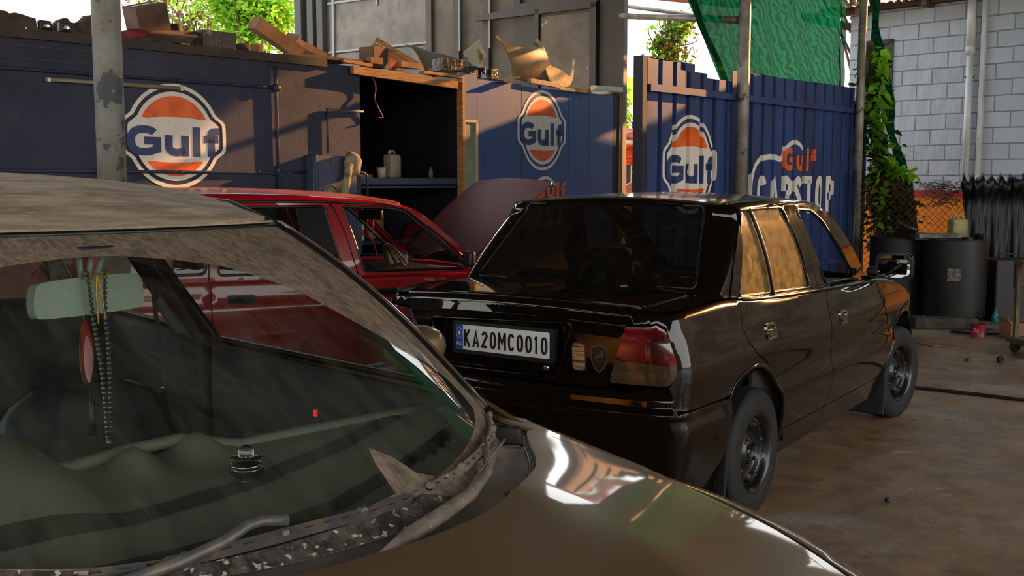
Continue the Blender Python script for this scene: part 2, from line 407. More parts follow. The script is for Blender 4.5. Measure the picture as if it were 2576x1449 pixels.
# ---- floor ----
def floor_mat():
    m = bpy.data.materials.new('stained concrete'); m.use_nodes = True; nt = m.node_tree; b = nt.nodes['Principled BSDF']
    tc = nt.nodes.new('ShaderNodeTexCoord'); L = nt.links
    def N(sc, det=8, ro=.6, st=None):
        n = nt.nodes.new('ShaderNodeTexNoise'); n.inputs['Scale'].default_value = sc; n.inputs['Detail'].default_value = det; n.inputs['Roughness'].default_value = ro
        if st:
            mp = nt.nodes.new('ShaderNodeMapping'); mp.inputs['Scale'].default_value = st; L.new(tc.outputs['Object'], mp.inputs[0]); L.new(mp.outputs[0], n.inputs['Vector'])
        else: L.new(tc.outputs['Object'], n.inputs['Vector'])
        return n.outputs[0]
    def Rm(s, a, c, d=1):
        r = nt.nodes.new('ShaderNodeMapRange'); r.inputs['From Min'].default_value = a; r.inputs['From Max'].default_value = c; r.inputs['To Max'].default_value = d; L.new(s, r.inputs[0]); return r.outputs[0]
    def X(f, a, c):
        x = nt.nodes.new('ShaderNodeMix'); x.data_type = 'RGBA'; L.new(f, x.inputs[0])
        for s, q in ((a, 6), (c, 7)):
            if isinstance(s, tuple): x.inputs[q].default_value = s
            else: L.new(s, x.inputs[q])
        return x.outputs[2]
    c = X(Rm(N(1.1), .35, .65), srgb(138, 108, 78), srgb(172, 138, 102))
    c = X(Rm(N(5.5, 10, .7), .45, .7), c, srgb(112, 86, 62))
    c = X(Rm(N(.8, 12, .68, (1, 1.6, 1)), .52, .64, .8), c, srgb(178, 168, 154))
    c = X(Rm(N(16, 8, .7), .60, .70, .8), c, srgb(58, 46, 38))
    c = X(Rm(N(2.6, 9, .7), .64, .68), c, srgb(210, 206, 196))
    L.new(c, b.inputs['Base Color'])
    L.new(Rm(N(2, 6), .3, .7, .75), b.inputs['Roughness'])
    bp = nt.nodes.new('ShaderNodeBump'); bp.inputs['Strength'].default_value = .5; bp.inputs['Distance'].default_value = .01; L.new(N(30, 8, .7), bp.inputs['Height']); L.new(bp.outputs[0], b.inputs['Normal'])
    return m
fl = MB().add([(-14, -12, 0), (14, -12, 0), (14, 14.5, 0), (-14, 14.5, 0)], [(0, 1, 2, 3)]).build('floor', floor_mat()); tag(fl, kind='structure')
gd = MB().add([(-60, -50, -.03), (60, -50, -.03), (60, 90, -.03), (-60, 90, -.03)], [(0, 1, 2, 3)]).build('ground', M('bare earth', srgb(120, 104, 78), .95, col2=srgb(88, 100, 58), scale=.4)); tag(gd, kind='structure')

# ---- emblem painting ----
def emb_outline(r, bx, bh, n=96, kx=.93):
    """round badge outline with the side bulges"""
    out = []
    for k in range(n):
        a = 2*PI*k/n; x = r*math.cos(a)*kx; y = r*math.sin(a)
        if abs(y) < bh+.09:
            e = 1-sstep(bh-.09, bh+.09, abs(y)); ex = bx*(1-(abs(y)/(bh+.2))**4*.25)
            x = math.copysign(max(abs(x), abs(x)*(1-e)+ex*e), x if abs(x) > 1e-9 else 1)
        out.append((x, y))
    return out
def emblem(mapo, s0, z0, Rr, parent, lines=(), step=.05, txt=True, cy=-.06, white=None, kx=.9, bx=1.02):
    """mapo(s,z,d): painted badge with the word in the band"""
    wh = white or m_white
    def put(nm, mat, loops, d):
        return panel(nm, mat, parent, [[(s0+x*Rr, z0+y*Rr) for x, y in L] for L in loops], lambda u, v: mapo(u, v, d), step, 0, lines=lines, flat=True)
    put('painted_white_border', wh, [emb_outline(1, bx, .36, kx=kx), emb_outline(.925, bx-.075, .33, kx=kx)], .003)
    put('painted_white_field', wh, [emb_outline(.85, bx-.15, .29, kx=kx)], .003)
    c = []; r = .765
    for sgn in (1, -1):
        pts = []
        for k in range(25):
            x = -1+2*k/24; yb = (.30+.07*(1-x*x)) if sgn > 0 else -(.44+.06*(1-x*x))
            pts.append((x, yb))
        # clip to circle
        arc = []
        for k in range(61):
            a = PI*k/60; x = r*math.cos(a)*kx; y = sgn*r*math.sin(a)
            yb = (.30+.07*(1-(x/r)**2)) if sgn > 0 else -(.44+.06*(1-(x/r)**2))
            if (y-yb)*sgn >= 0: arc.append((x, y))
        x0 = arc[0][0]; x1 = arc[-1][0]
        base = [(x1+(x0-x1)*k/16, (.30+.07*(1-((x1+(x0-x1)*k/16)/r)**2))*1 if sgn > 0 else -(.44+.06*(1-((x1+(x0-x1)*k/16)/r)**2))) for k in range(1, 16)]
        c.append(arc+base)
    for L in c: put('painted_orange_segment', m_orange, [L], .0045)
    if txt:
        T = word('Gulf', -.88*bx, -.36+cy+.04, .86*bx, .25+cy, .255, .13, {'G': 1.08, 'u': .78, 'l': .27, 'f': .52})
        panels('painted_word', m_emnavy, parent, [[[(s0+x*Rr, z0+y*Rr) for x, y in L] for L in g] for g in T], lambda u, v: mapo(u, v, .0055), step, lines=lines, flat=True)
def carstop(mapo, s0, z0, k, parent, lines=(), step=.05):
    def put(nm, mat, loops, d=.004):
        return panel(nm, mat, parent, [[(s0+x*k, z0+y*k) for x, y in L] for L in loops], lambda u, v: mapo(u, v, d), step, 0, lines=lines, flat=True)
    for T, mt in ((word('CARSTOP', .09, -.40, 1.77, 0, .20, .12, {'T': .52, 'C': .5, 'A': .58, 'R': .52, 'S': .5, 'O': .52, 'P': .5}), m_white), (word('Gulf', .62, .05, 1.33, .29, .24, .18, {'G': .95, 'u': .70, 'l': .26, 'f': .5}), m_orange)):
        panels('painted_word', mt, parent, [[[(s0+x*k, z0+y*k) for x, y in L] for L in g] for g in T], lambda u, v: mapo(u, v, .004), step, lines=lines, flat=True)
    def stroke(P, w):
        P = [np.array(p) for p in smoothloop(P, 6, False)]; a = []; b = []
        for i, p in enumerate(P):
            t = P[min(i+1, len(P)-1)]-P[max(i-1, 0)]; t = t/np.linalg.norm(t); n = np.array((-t[1], t[0])); ww = w*(.6+.4*math.sin(PI*i/(len(P)-1)))
            a.append(tuple(p+n*ww)); b.append(tuple(p-n*ww))
        return a+b[::-1]
    put('painted_car_outline', m_white, [stroke([(-.02, -.25), (-.02, -.06), (.05, .10), (.18, .17), (.40, .19), (.55, .17), (.63, .26), (.80, .345), (.95, .33), (1.08, .24)], .028)])
# ---- painted container wall (left) ----
wl = MB(); FW.box(wl, -7, 1.27, 0, 2.50, -.06, 0); wall_left = wl.build('wall_left', m_navy); tag(wall_left, kind='structure')
wt = MB(); FW.box(wt, -7, .9, 2.47, 2.54, -.10, .03); o = wt.build('trim_1', M('dark eave', srgb(58, 52, 48), .8, col2=srgb(74, 62, 50), scale=5)); tag(o, kind='structure')
sm = MB()
for z in (2.42, 2.33): FW.box(sm, -7, .3, z-.006, z+.006, 0, .006)
o = sm.build('seam', M('brown seam', srgb(70, 60, 56), .8), wall_left)
emblem(lambda u, v, d: FW(u, v, d), -.54, 1.82, .41, wall_left, step=.2, kx=.97, bx=1.09)
cont = MB(); FW.box(cont, -7, 2.6, 2.44, 2.47, -3.2, -.06); FW.box(cont, -7, -6.9, 0, 2.44, -3.2, -.06); FW.box(cont, -7, 1.2, 0, 2.44, -3.26, -3.2)
o = cont.build('trim_2', m_navyd); tag(o, kind='structure')
# alcove
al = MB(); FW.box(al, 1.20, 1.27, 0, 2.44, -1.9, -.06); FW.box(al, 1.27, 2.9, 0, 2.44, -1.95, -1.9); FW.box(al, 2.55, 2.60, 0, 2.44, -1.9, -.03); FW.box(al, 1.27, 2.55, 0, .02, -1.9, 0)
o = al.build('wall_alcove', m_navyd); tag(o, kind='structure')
# panel wall (back)
pw = MB()
tops = [(0, .21, 2.53), (.21, .88, 2.49), (.88, 1.28, 2.47), (1.28, 1.67, 2.47), (1.67, 2.04, 2.47), (2.04, 2.50, 2.47)]
for i, (a, b, z) in enumerate(tops):
    lo = 2.07 if i == 0 else 0
    FP.box(pw, a+.003, b-.004, lo, z, -.03, 0 if i != 0 else .004)
FP.box(pw, 0.21, 2.50, 0, 2.44, -.05, -.03); FP.box(pw, .0, .21, 0, .9, -.03, 0)
wall_back = pw.build('wall_back', m_blue); tag(wall_back, kind='structure')
e = MB(); FP.box(e, 2.50, 2.62, 0, 2.5, -.05, .0); o = e.build('end_post', M('dark post', srgb(34, 32, 34), .7), wall_back)
e = MB(); FP.box(e, -.03, 0, 0, 2.5, -.05, .03); FP.box(e, 2.62, 2.64, 0, 2.5, -.05, .01); o = e.build('edge_batten', m_wood, wall_back)
emblem(lambda u, v, d: FP(u, v, d), 1.22, 2.02, .43, wall_back, step=.2, kx=.84, bx=.94)
carstop(lambda u, v, d: FP(u, v, d), .635, 1.25, .75, wall_back, step=.2)
g = MB(); FP.box(g, .03, .19, .9, 2.06, -.03, -.01)
o = g.build('window_1', M('frosted pane', srgb(150, 158, 140), .35, col2=srgb(128, 136, 118), scale=4)); tag(o, kind='structure')
g = MB(); FP.box(g, .19, .215, .9, 2.08, -.03, .006); FP.box(g, .0, .215, 2.06, 2.085, -.03, .006); FP.box(g, 0, .03, .9, 2.06, -.03, .006); g.build('window_frame', M('cream frame', srgb(190, 170, 130), .6), o)
# ---- corrugated fence ----
PIT = .222
def corr(s):
    f = (s % PIT)/PIT
    w = .24; e = .05
    if f < w-e: return -.045
    if f < w: return -.045+.045*(f-(w-e))/e
    if f < 1-e: return 0
    return -.045*(f-(1-e))/e
FOLD = [.24-.05, .24, 1-.05, 0]
def foldlines(a, b, z0, z1):
    o = []
    for k in range(int(a/PIT)-2, int(b/PIT)+2):
        for f in FOLD:
            s = (k+f)*PIT
            if a < s < b: o.append(((s, z0), (s, z1)))
    return o
def fmap(u, v, d=0): return FF(u, v, corr(u)+d)
fence = thing('corrugated_fence', 'blue painted corrugated sheet fence with orange and white emblems between two poles', 'fence', FF(.2, 0, 0))
def fpart(o):
    o.parent = fence; o.matrix_parent_inverse = Matrix.Translation(fence.location).inverted(); return o
def fence_sheet(a, b, z1, dd=0, nm='sheet'):
    return fpart(panel(nm, m_fence, None, [[(a, .05), (b, .05), (b, z1), (a, z1)]], lambda u, v: fmap(u, v, dd), 1.0, 0, lines=foldlines(a, b, .06, z1-.01), thick=.004, flat=True))
fence_sheet(-1.8, -1.22, 2.53); fence_sheet(-1.24, -.86, 2.55, -.06); fence_sheet(-1.22, -.78, 2.46); fence_sheet(-.78, -.33, 2.42, -.005); fence_sheet(-.36, -.14, 2.52, .012)
fence_sheet(-.14, 2.30, 2.53); fence_sheet(2.28, 2.75, 2.35, -.04)
for a, b in ((-1.74, -.20), (-.12, 2.26)):
    q = MB(); FF.box(q, a, b, 2.24, 2.30, -.0, .05); fpart(q.build('rail', m_fence))
    q = MB(); FF.box(q, a, b, .55, .61, -.0, .05); fpart(q.build('rail', m_fence))
q = MB(); FF.box(q, -1.86, -1.80, 0, 2.53, -.05, .05); fpart(q.build('end_post', M('dark fence post', srgb(38, 38, 50), .7)))
q = MB(); FF.box(q, 2.3, 2.75, 1.50, 1.54, 0, .03); fpart(q.build('rail', m_fence))
def sub(fn, *a, **k):
    before = set(bpy.data.objects); fn(*a, **k)
    for o in set(bpy.data.objects)-before: fpart(o)
sub(emblem, fmap, -1.04, 1.62, .45, None, kx=.88, bx=.99, lines=foldlines(-1.55, -.5, 1.1, 2.1), step=.5)
sub(carstop, fmap, .07, 1.53, 1.0, None, lines=foldlines(-.05, 1.9, 1.08, 1.95), step=.5)
# ---- block wall (right) with its own shed roof ----
def brick_mat():
    m = bpy.data.materials.new('whitewashed blocks'); m.use_nodes = True; nt = m.node_tree; b = nt.nodes['Principled BSDF']; L = nt.links
    uv = nt.nodes.new('ShaderNodeTexCoord'); nz = nt.nodes.new('ShaderNodeTexNoise'); nz.inputs['Scale'].default_value = 4; nz.inputs['Detail'].default_value = 8
    L.new(uv.outputs['UV'], nz.inputs['Vector'])
    ad = nt.nodes.new('ShaderNodeMix'); ad.data_type = 'RGBA'; ad.blend_type = 'LINEAR_LIGHT'; ad.inputs[0].default_value = .012; L.new(uv.outputs['UV'], ad.inputs[6]); L.new(nz.outputs[1], ad.inputs[7])
    br = nt.nodes.new('ShaderNodeTexBrick'); L.new(ad.outputs[2], br.inputs['Vector']); br.inputs['Scale'].default_value = 1
    br.inputs['Brick Width'].default_value = .40; br.inputs['Row Height'].default_value = .1965; br.inputs['Mortar Size'].default_value = .009; br.inputs['Mortar Smooth'].default_value = .4
    br.inputs['Color1'].default_value = srgb(176, 188, 200); br.inputs['Color2'].default_value = srgb(164, 177, 190); br.inputs['Mortar'].default_value = srgb(122, 128, 134)
    n2 = nt.nodes.new('ShaderNodeTexNoise'); n2.inputs['Scale'].default_value = 3; n2.inputs['Detail'].default_value = 10; n2.inputs['Roughness'].default_value = .7; L.new(uv.outputs['UV'], n2.inputs['Vector'])
    r = nt.nodes.new('ShaderNodeMapRange'); r.inputs['From Min'].default_value = .5; r.inputs['From Max'].default_value = .75; r.inputs['To Max'].default_value = .5; L.new(n2.outputs[0], r.inputs[0])
    x = nt.nodes.new('ShaderNodeMix'); x.data_type = 'RGBA'; L.new(r.outputs[0], x.inputs[0]); L.new(br.outputs[0], x.inputs[6]); x.inputs[7].default_value = srgb(158, 162, 164)
    L.new(x.outputs[2], b.inputs['Base Color']); b.inputs['Roughness'].default_value = .85
    wv = nt.nodes.new('ShaderNodeTexWave'); wv.inputs['Scale'].default_value = 14; wv.inputs['Distortion'].default_value = 3; wv.inputs['Detail'].default_value = 3; L.new(uv.outputs['UV'], wv.inputs['Vector'])
    ma = nt.nodes.new('ShaderNodeMath'); ma.operation = 'MULTIPLY_ADD'; ma.inputs[1].default_value = -1.3; L.new(br.outputs['Fac'], ma.inputs[0]); 
    mb = nt.nodes.new('ShaderNodeMath'); mb.operation = 'MULTIPLY'; mb.inputs[1].default_value = .18; L.new(wv.outputs[1], mb.inputs[0]); L.new(mb.outputs[0], ma.inputs[2])
    bp = nt.nodes.new('ShaderNodeBump'); bp.inputs['Strength'].default_value = .8; bp.inputs['Distance'].default_value = .012; L.new(ma.outputs[0], bp.inputs['Height']); L.new(bp.outputs[0], b.inputs['Normal'])
    return m
m_block = brick_mat()
# front face laid out in metres as uv; window opening left free
a0, a1, zt = -.72, 1.75, 3.74
wa, wb, wz0, wz1 = 1.13, 1.62, 2.54, 3.36
def quadwall(rects):
    V = []; Fc = []; U = []
    for (p, q, r, s) in rects:
        b = len(V)
        for (x, z) in ((p, r), (q, r), (q, s), (p, s)): V.append(FB(x, z, 0)); U.append((-x+.0, z+.02))
        Fc.append((b, b+1, b+2, b+3))
    return V, Fc, U
V, Fc, U = quadwall([(a0, wa, 0, zt), (wb, a1, 0, zt), (wa, wb, 0, wz0), (wa, wb, wz1, zt)])
wall_right = mk('wall_right', V, Fc, m_block, None, uv=U); tag(wall_right, kind='structure')
bb = MB(); FB.box(bb, a0, a1, 0, zt, -2.4, -2.3); FB.box(bb, a0, a0+.15, 0, zt, -2.3, -.01); FB.box(bb, a1-.15, a1, 0, zt, -2.3, -.01)
o = bb.build('wall_outbuilding', M('grey block', srgb(150, 156, 162), .9)); tag(o, kind='structure')
bb = MB(); FB.box(bb, a0, a1+.2, 3.74, 3.79, -.12, .02); o = bb.build('trim_3', M('wall plate', srgb(90, 84, 78), .8)); tag(o, kind='structure')
# roof of that shed
rf = MB(); V = []; Fc = []; n = 60
for i in range(n+1):
    s = a0-.1+(a1+.5-a0)*i/n; dz = .03*math.sin(i*PI/1.0*.9)
    V += [FB(s, 3.80+dz, .28), FB(s, 4.05+dz, -2.5)]
    if i: Fc.append((2*i-2, 2*i, 2*i+1, 2*i-1))
rf.add(V, Fc); roof2 = rf.build('ceiling_outbuilding', M('old asbestos sheet', srgb(190, 160, 116), .85, col2=srgb(140, 112, 78), scale=3)); tag(roof2, kind='structure')
rb = MB()
for s in (.6, 1.5, 2.3): FB.box(rb, s, s+.07, 3.70, 3.80, -2.4, .25)
FB.box(rb, a0, a1+.4, 3.74, 3.80, .10, .16)
rb.build('rafter', M('dark rafter', srgb(70, 56, 44), .8), roof2)
w = MB(); FB.box(w, wa, wb, wz0, wz1, -.12, -.08); o = w.build('window_2', M('dim pane', srgb(120, 122, 128), .3)); tag(o, kind='structure')
w = MB()
for a, b, c, d in ((wa, wa+.06, wz0, wz1), (wb-.06, wb, wz0, wz1), (wa, wb, wz0, wz0+.06), (wa, wb, wz1-.06, wz1)): FB.box(w, a, b, c, d, -.1, .02)
w.build('window_frame', m_frame, o)
for s, nm, lab in ((.10, 'drain_pipe', 'white painted drain pipe running down the white block wall'),):
    p = thing(nm, lab, 'pipe', FB(s, 0, .06))
    q = MB().tube([(0, 0, 1.40), (0, 0, 3.15)], .042, 14).build('pipe', M('white pipe', srgb(214, 220, 224), .45, col2=srgb(180, 184, 184), scale=6, stretch=(1, 1, .2)), p, smooth=True)
    MB().tube([(0, 0, 3.12), (0, 0, 3.80)], .052, 14).build('upper_pipe', MATS['white pipe'], p, smooth=True)
    MB().tube([(0, 0, 3.06), (0, 0, 3.16)], .058, 14).build('collar', MATS['white pipe'], p, smooth=True)
    MB().box((0, 0, 2.78), (.12, .012, .02)).build('bracket', m_frame, p)
q = MB(); FB.box(q, -.07, -.02, 0, 3.74, 0, .05); o = q.build('trim_4', MATS['white pipe']); tag(o, kind='structure')
# low orange wall behind the wire fence
q = MB(); FB.box(q, -3, 2.3, 0, 1.28, .14, .25); o = q.build('wall_orange', M('orange wall paint', srgb(255, 152, 44), .6, col2=srgb(240, 132, 34), scale=4)); tag(o, kind='structure')
q = MB(); FB.box(q, -3, 2.3, 1.28, 1.36, .125, .27); q.build('red_coping', M('red coping paint', srgb(176, 44, 46), .6), o)
# unseen wall and taller block added on the right to limit the sun; compound wall behind the viewer
q = MB(); FB.box(q, -2.3, a0-.04, 2.2, 3.05, 0, .2); 
o = q.build('wall_sun_blocker', M('weathered plaster', srgb(150, 138, 118), .9, col2=srgb(110, 98, 84), scale=2))
bpy.data.objects.remove(o)
nb = MB(); FB.box(nb, -16, a0, 0, 3.75, -.3, -.1); FB.box(nb, -16, -5.0, 3.75, 7.5, -.5, -.1)
o = nb.build('wall_sun_blocker', M('weathered plaster', srgb(150, 138, 118), .9, col2=srgb(110, 98, 84), scale=2)); tag(o, kind='structure')
cw = MB().box((0, -9, 1.1), (26, .2, 2.2)).box((-13, -1, 1.2), (.2, 16, 2.4)); o = cw.build('wall_compound', M('compound plaster', srgb(70, 68, 56), .9, col2=srgb(50, 54, 40), scale=1.5)); tag(o, kind='structure')
# ---- tall shed wall behind the containers ----
sw = MB(); ribs = MB()
FS.box(sw, 0, 5.2, 0, 6.0, -.04, 0)
o = sw.build('wall_rear', m_rust); tag(o, kind='structure'); wall_rear = o
for s in (.0, 1.52, 2.02, 2.52, 3.0): FS.box(ribs, s, s+.34 if s < .1 else s+.10, 0, 6, 0, .05)
ribs.build('rib', m_shedd, wall_rear)
q = MB()
for s in (5.05, 5.25, 5.5): FS.box(q, s, s+.12, 0, 6, 0, .10)
FS.box(q, 5.2, 5.75, 0, 6, -.03, -.0)
q.build('corner_post', M('dark post steel', srgb(58, 56, 52), .6), wall_rear)
q = MB(); FS.box(q, 3.1, 5.0, 3.35, 3.38, 0, .03); FS.box(q, 3.1, 5.0, 4.05, 4.08, 0, .04); FS.box(q, 4.86, 4.90, 3.3, 6, 0, .05); FS.box(q, 4.0, 4.03, 3.95, 6, 0, .04); FS.box(q, .75, .78, 3.9, 6, .05, .07); FS.box(q, 1.98, 2.0, 3.2, 6, .05, .08); FS.box(q, 2.48, 2.50, 3.2, 6, .05, .08)
q.build('pipe_rail', M('galvanised pipe', srgb(120, 122, 120), .45, metal=.5), wall_rear)
# sheet patches seen above the roof clutter
q = MB(); FS.box(q, 3.1, 4.98, 3.38, 4.05, 0, .02); q.build('patched_sheet', M('grey patch sheet', srgb(86, 78, 68), .5, col2=srgb(108, 100, 90), scale=2.4, metal=.2, col3=srgb(70, 56, 46), scale3=3), wall_rear)
q = MB(); FS.box(q, 3.1, 4.98, 2.6, 3.33, 0, .02); q.build('patched_sheet', M('pale patch sheet', srgb(100, 96, 90), .55, col2=srgb(76, 70, 62), scale=3, metal=.2, col3=srgb(160, 156, 148), scale3=6, lo3=.6, hi3=.75), wall_rear)
q = MB(); FS.box(q, .36, 1.52, 2.5, 3.72, 0, .06); o = q.build('door_1', m_shedd); tag(o, kind='structure')
q = MB(); 
for a, b, c, d in ((.36, .44, 2.5, 3.62), (1.2, 1.26, 2.5, 3.62), (.36, 2.2, 3.56, 3.64)): FS.box(q, a, b, c, d, .06, .10)
q.build('door_frame', M('dark door frame', srgb(66, 58, 50), .6), o)
q = MB(); FS.box(q, .46, 1.18, 2.5, 3.52, .06, .075); q.build('door_panel', M('scuffed door sheet', srgb(86, 66, 50), .5, col2=srgb(116, 96, 74), scale=2.2, col3=srgb(180, 172, 160), scale3=4, lo3=.66, hi3=.7), o)
q = MB(); FS.box(q, .05, .66, 2.50, 2.56, .25, .33); o = q.build('trim_5', M('pale batten', srgb(196, 186, 168), .7)); tag(o, kind='structure')
# ---- main shed roof ----
V = []; Fc = []; n = 150
for i in range(n+1):
    y = -7+19.8*i/n; dz = .02*(1 if i % 2 else -1)
    V += [(-9.5, y, 5.35+dz), (9.2, y, 4.86+dz)]
    if i: Fc.append((2*i-2, 2*i-1, 2*i+1, 2*i))
roof = MB().add(V, Fc).build('ceiling', M('shed roof sheet', srgb(92, 80, 68), .6, col2=srgb(66, 56, 48), scale=2)); tag(roof, kind='structure')
tb = MB()
for y in (-6.5, -4.2, -1.9, .4, 2.7, 5.0, 7.3, 9.4, 12.6): tb.tube([(-9.5, y, 5.22), (9.2, y, 4.74)], .045, 8)
for x in (-7, -4.2, -1.4, 1.4, 4.1, 6.5, 9.0): tb.tube([(x, -7, 5.10-.026*(x+4)), (x, 12.8, 5.10-.026*(x+4))], .03, 8)
tb.build('truss_pipe', M('roof steel', srgb(96, 92, 86), .5, metal=.3), roof)
gs = MB().prism([(3.42, 4.42), (3.75, 4.05), (5.7, 3.98), (6.3, 4.7), (6.3, 6.4), (3.9, 6.4), (3.42, 4.90)], lambda u, v, w: (u, 12.85+w, v), .02); gs.build('added_sun_screen', MATS['shed roof sheet'], roof)  # sheet added out of view to cut the sun off the left wall
MB().box((9.1, 11.35, 4.63), (.03, 2.9, .46)).box((9.1, 7.9, 4.33), (.03, 4.0, 1.06)).build('added_eave_screen', MATS['shed roof sheet'], roof)  # stepped sheets added at the unseen eave, keeping sun off the brown car
# ---- poles ----
def pole(x, y, r, h, lab, mat, lean=0):
    p = thing('steel_pole', lab, 'pole', (x, y, 0))
    MB().tube([(0, 0, 0), (lean, 0, h)], r, 28).build('pole', mat, p, smooth=True)
    MB().box((0, 0, .01), (.17, .17, .02), bev=.004).build('base_plate', m_frame, p)
    return p
def pole_mat():
    m = M('chipped pole', srgb(142, 146, 142), .5, col2=srgb(104, 98, 82), scale=1.6, lo=.4, hi=.62, metal=.15, bump=.2, bscale=70, col3=srgb(72, 78, 82), scale3=6.5, lo3=.525, hi3=.535)
    return m
pole(-1.81, 4.72, .063, 5.0, 'thick galvanised steel pole with peeling paint in front of the large emblem', pole_mat())
pole(2.20, 10.00, .057, 4.9, 'grey steel pole in front of the middle of the blue fence', m_steel)
pole(3.93, 11.85, .046, 4.85, 'thin steel pole at the right end of the blue fence beside the creeper', m_steel)
# =============== CAR TOOLS ===============
class Ring:
    """body surface around a car: right side is -y, tail at -x. t: 0..1 tail, 1..2 corner, 2.. side; v: height, wraps over the shoulder"""
    def __init__(s, W, xr, r, vs, Rs, offs, offr, bow=0, crown=.03, wf=None):
        s.W = W; s.xr = xr; s.r = r; s.vs = vs; s.Rs = Rs; s.offs = offs; s.offr = offr; s.bow = bow; s.crown = crown; s.wf = wf
    def tx(s, x, z): return 2+x-s.xr(z)-s.r
    def ty(s, y, z):
        L = s.W(z)-s.r
        return y/L if y <= L else 1+math.asin(min((y-L)/s.r, 1))/(PI/2)
    def deck(s, x, y):
        w = s.W(s.vs(x))-s.Rs-(s.wf(x) if s.wf else 0)
        return s.vs(x)+s.Rs+s.crown*(1-min(abs(y)/max(w, .1), 1)**2)
    def P(s, t, v, d=0):
        sg = 1 if t >= 0 else -1; t = abs(t); z = v
        # first estimate of x for the shoulder height
        z0 = min(v, 9); xr = s.xr(z0); xx = xr+s.r+(t-2) if t > 2 else xr
        vs = s.vs(xx); ins = 0
        if v > vs:
            a = min((v-vs)/s.Rs, PI/2); z = vs+s.Rs*math.sin(a); ins = s.Rs*(1-math.cos(a))+max(0, v-vs-s.Rs*PI/2)
            z0 = vs; xr = s.xr(z0)
        else: z0 = v
        W = s.W(z0); L = W-s.r
        if t < 1: x, y, nx, ny, k = xr, -t*L, -1, 0, 0
        elif t < 2:
            a = (t-1)*PI/2; x = xr+s.r-s.r*math.cos(a); y = -L-s.r*math.sin(a); nx, ny = -math.cos(a), -math.sin(a); k = (t-1)
        else: x = xr+s.r+(t-2); y = -W; nx, ny, k = 0, -1, 1
        kk = k*k*(3-2*k)
        off = (1-kk)*(s.offr(z0, t)-s.bow*min(t, 1.0)**2)+kk*s.offs(x, z0)-ins-(s.wf(x)*kk if s.wf else 0)+d
        x += nx*off; y += ny*off
        if kk < 1: z += (1-kk)*s.crown*(1-min(abs(y)/W, 1)**2)*sstep(vs-.3, vs, v)
        return (x, y*sg, z)
    def poly(s, pts, step=.05):
        """(x,z) side points -> (t,v)"""
        return [(s.tx(x, z), z) for x, z in densify(pts, step)]
    def line(s, pts):
        return [(s.tx(x, z), z) for x, z in pts]
def paint(name, col, flake=None, rough=.25, coat=1.0, dust=None, bump=0, metal=0.0, **k):
    return M(name, col, rough, metal, coat=coat, col2=dust, bump=bump, bscale=2, **k)
m_tyre = M('tyre rubber', srgb(24, 23, 22), .72, col2=srgb(42, 38, 34), scale=9, lo=.5, hi=.75, bump=.1, bscale=80)
m_steelw = M('black wheel steel', srgb(22, 22, 23), .32, metal=.3, coat=.3)
m_chrome = M('chrome', srgb(210, 210, 210), .08, 1)
m_under = M('underbody black', srgb(14, 14, 14), .8)
m_seat = M('dark seat cloth', srgb(38, 38, 40), .85, col2=srgb(28, 28, 30), scale=30)
m_dash = M('dash plastic', srgb(36, 37, 36), .55, bump=.08, bscale=260)
m_rub = M('window rubber', srgb(12, 12, 13), .4)
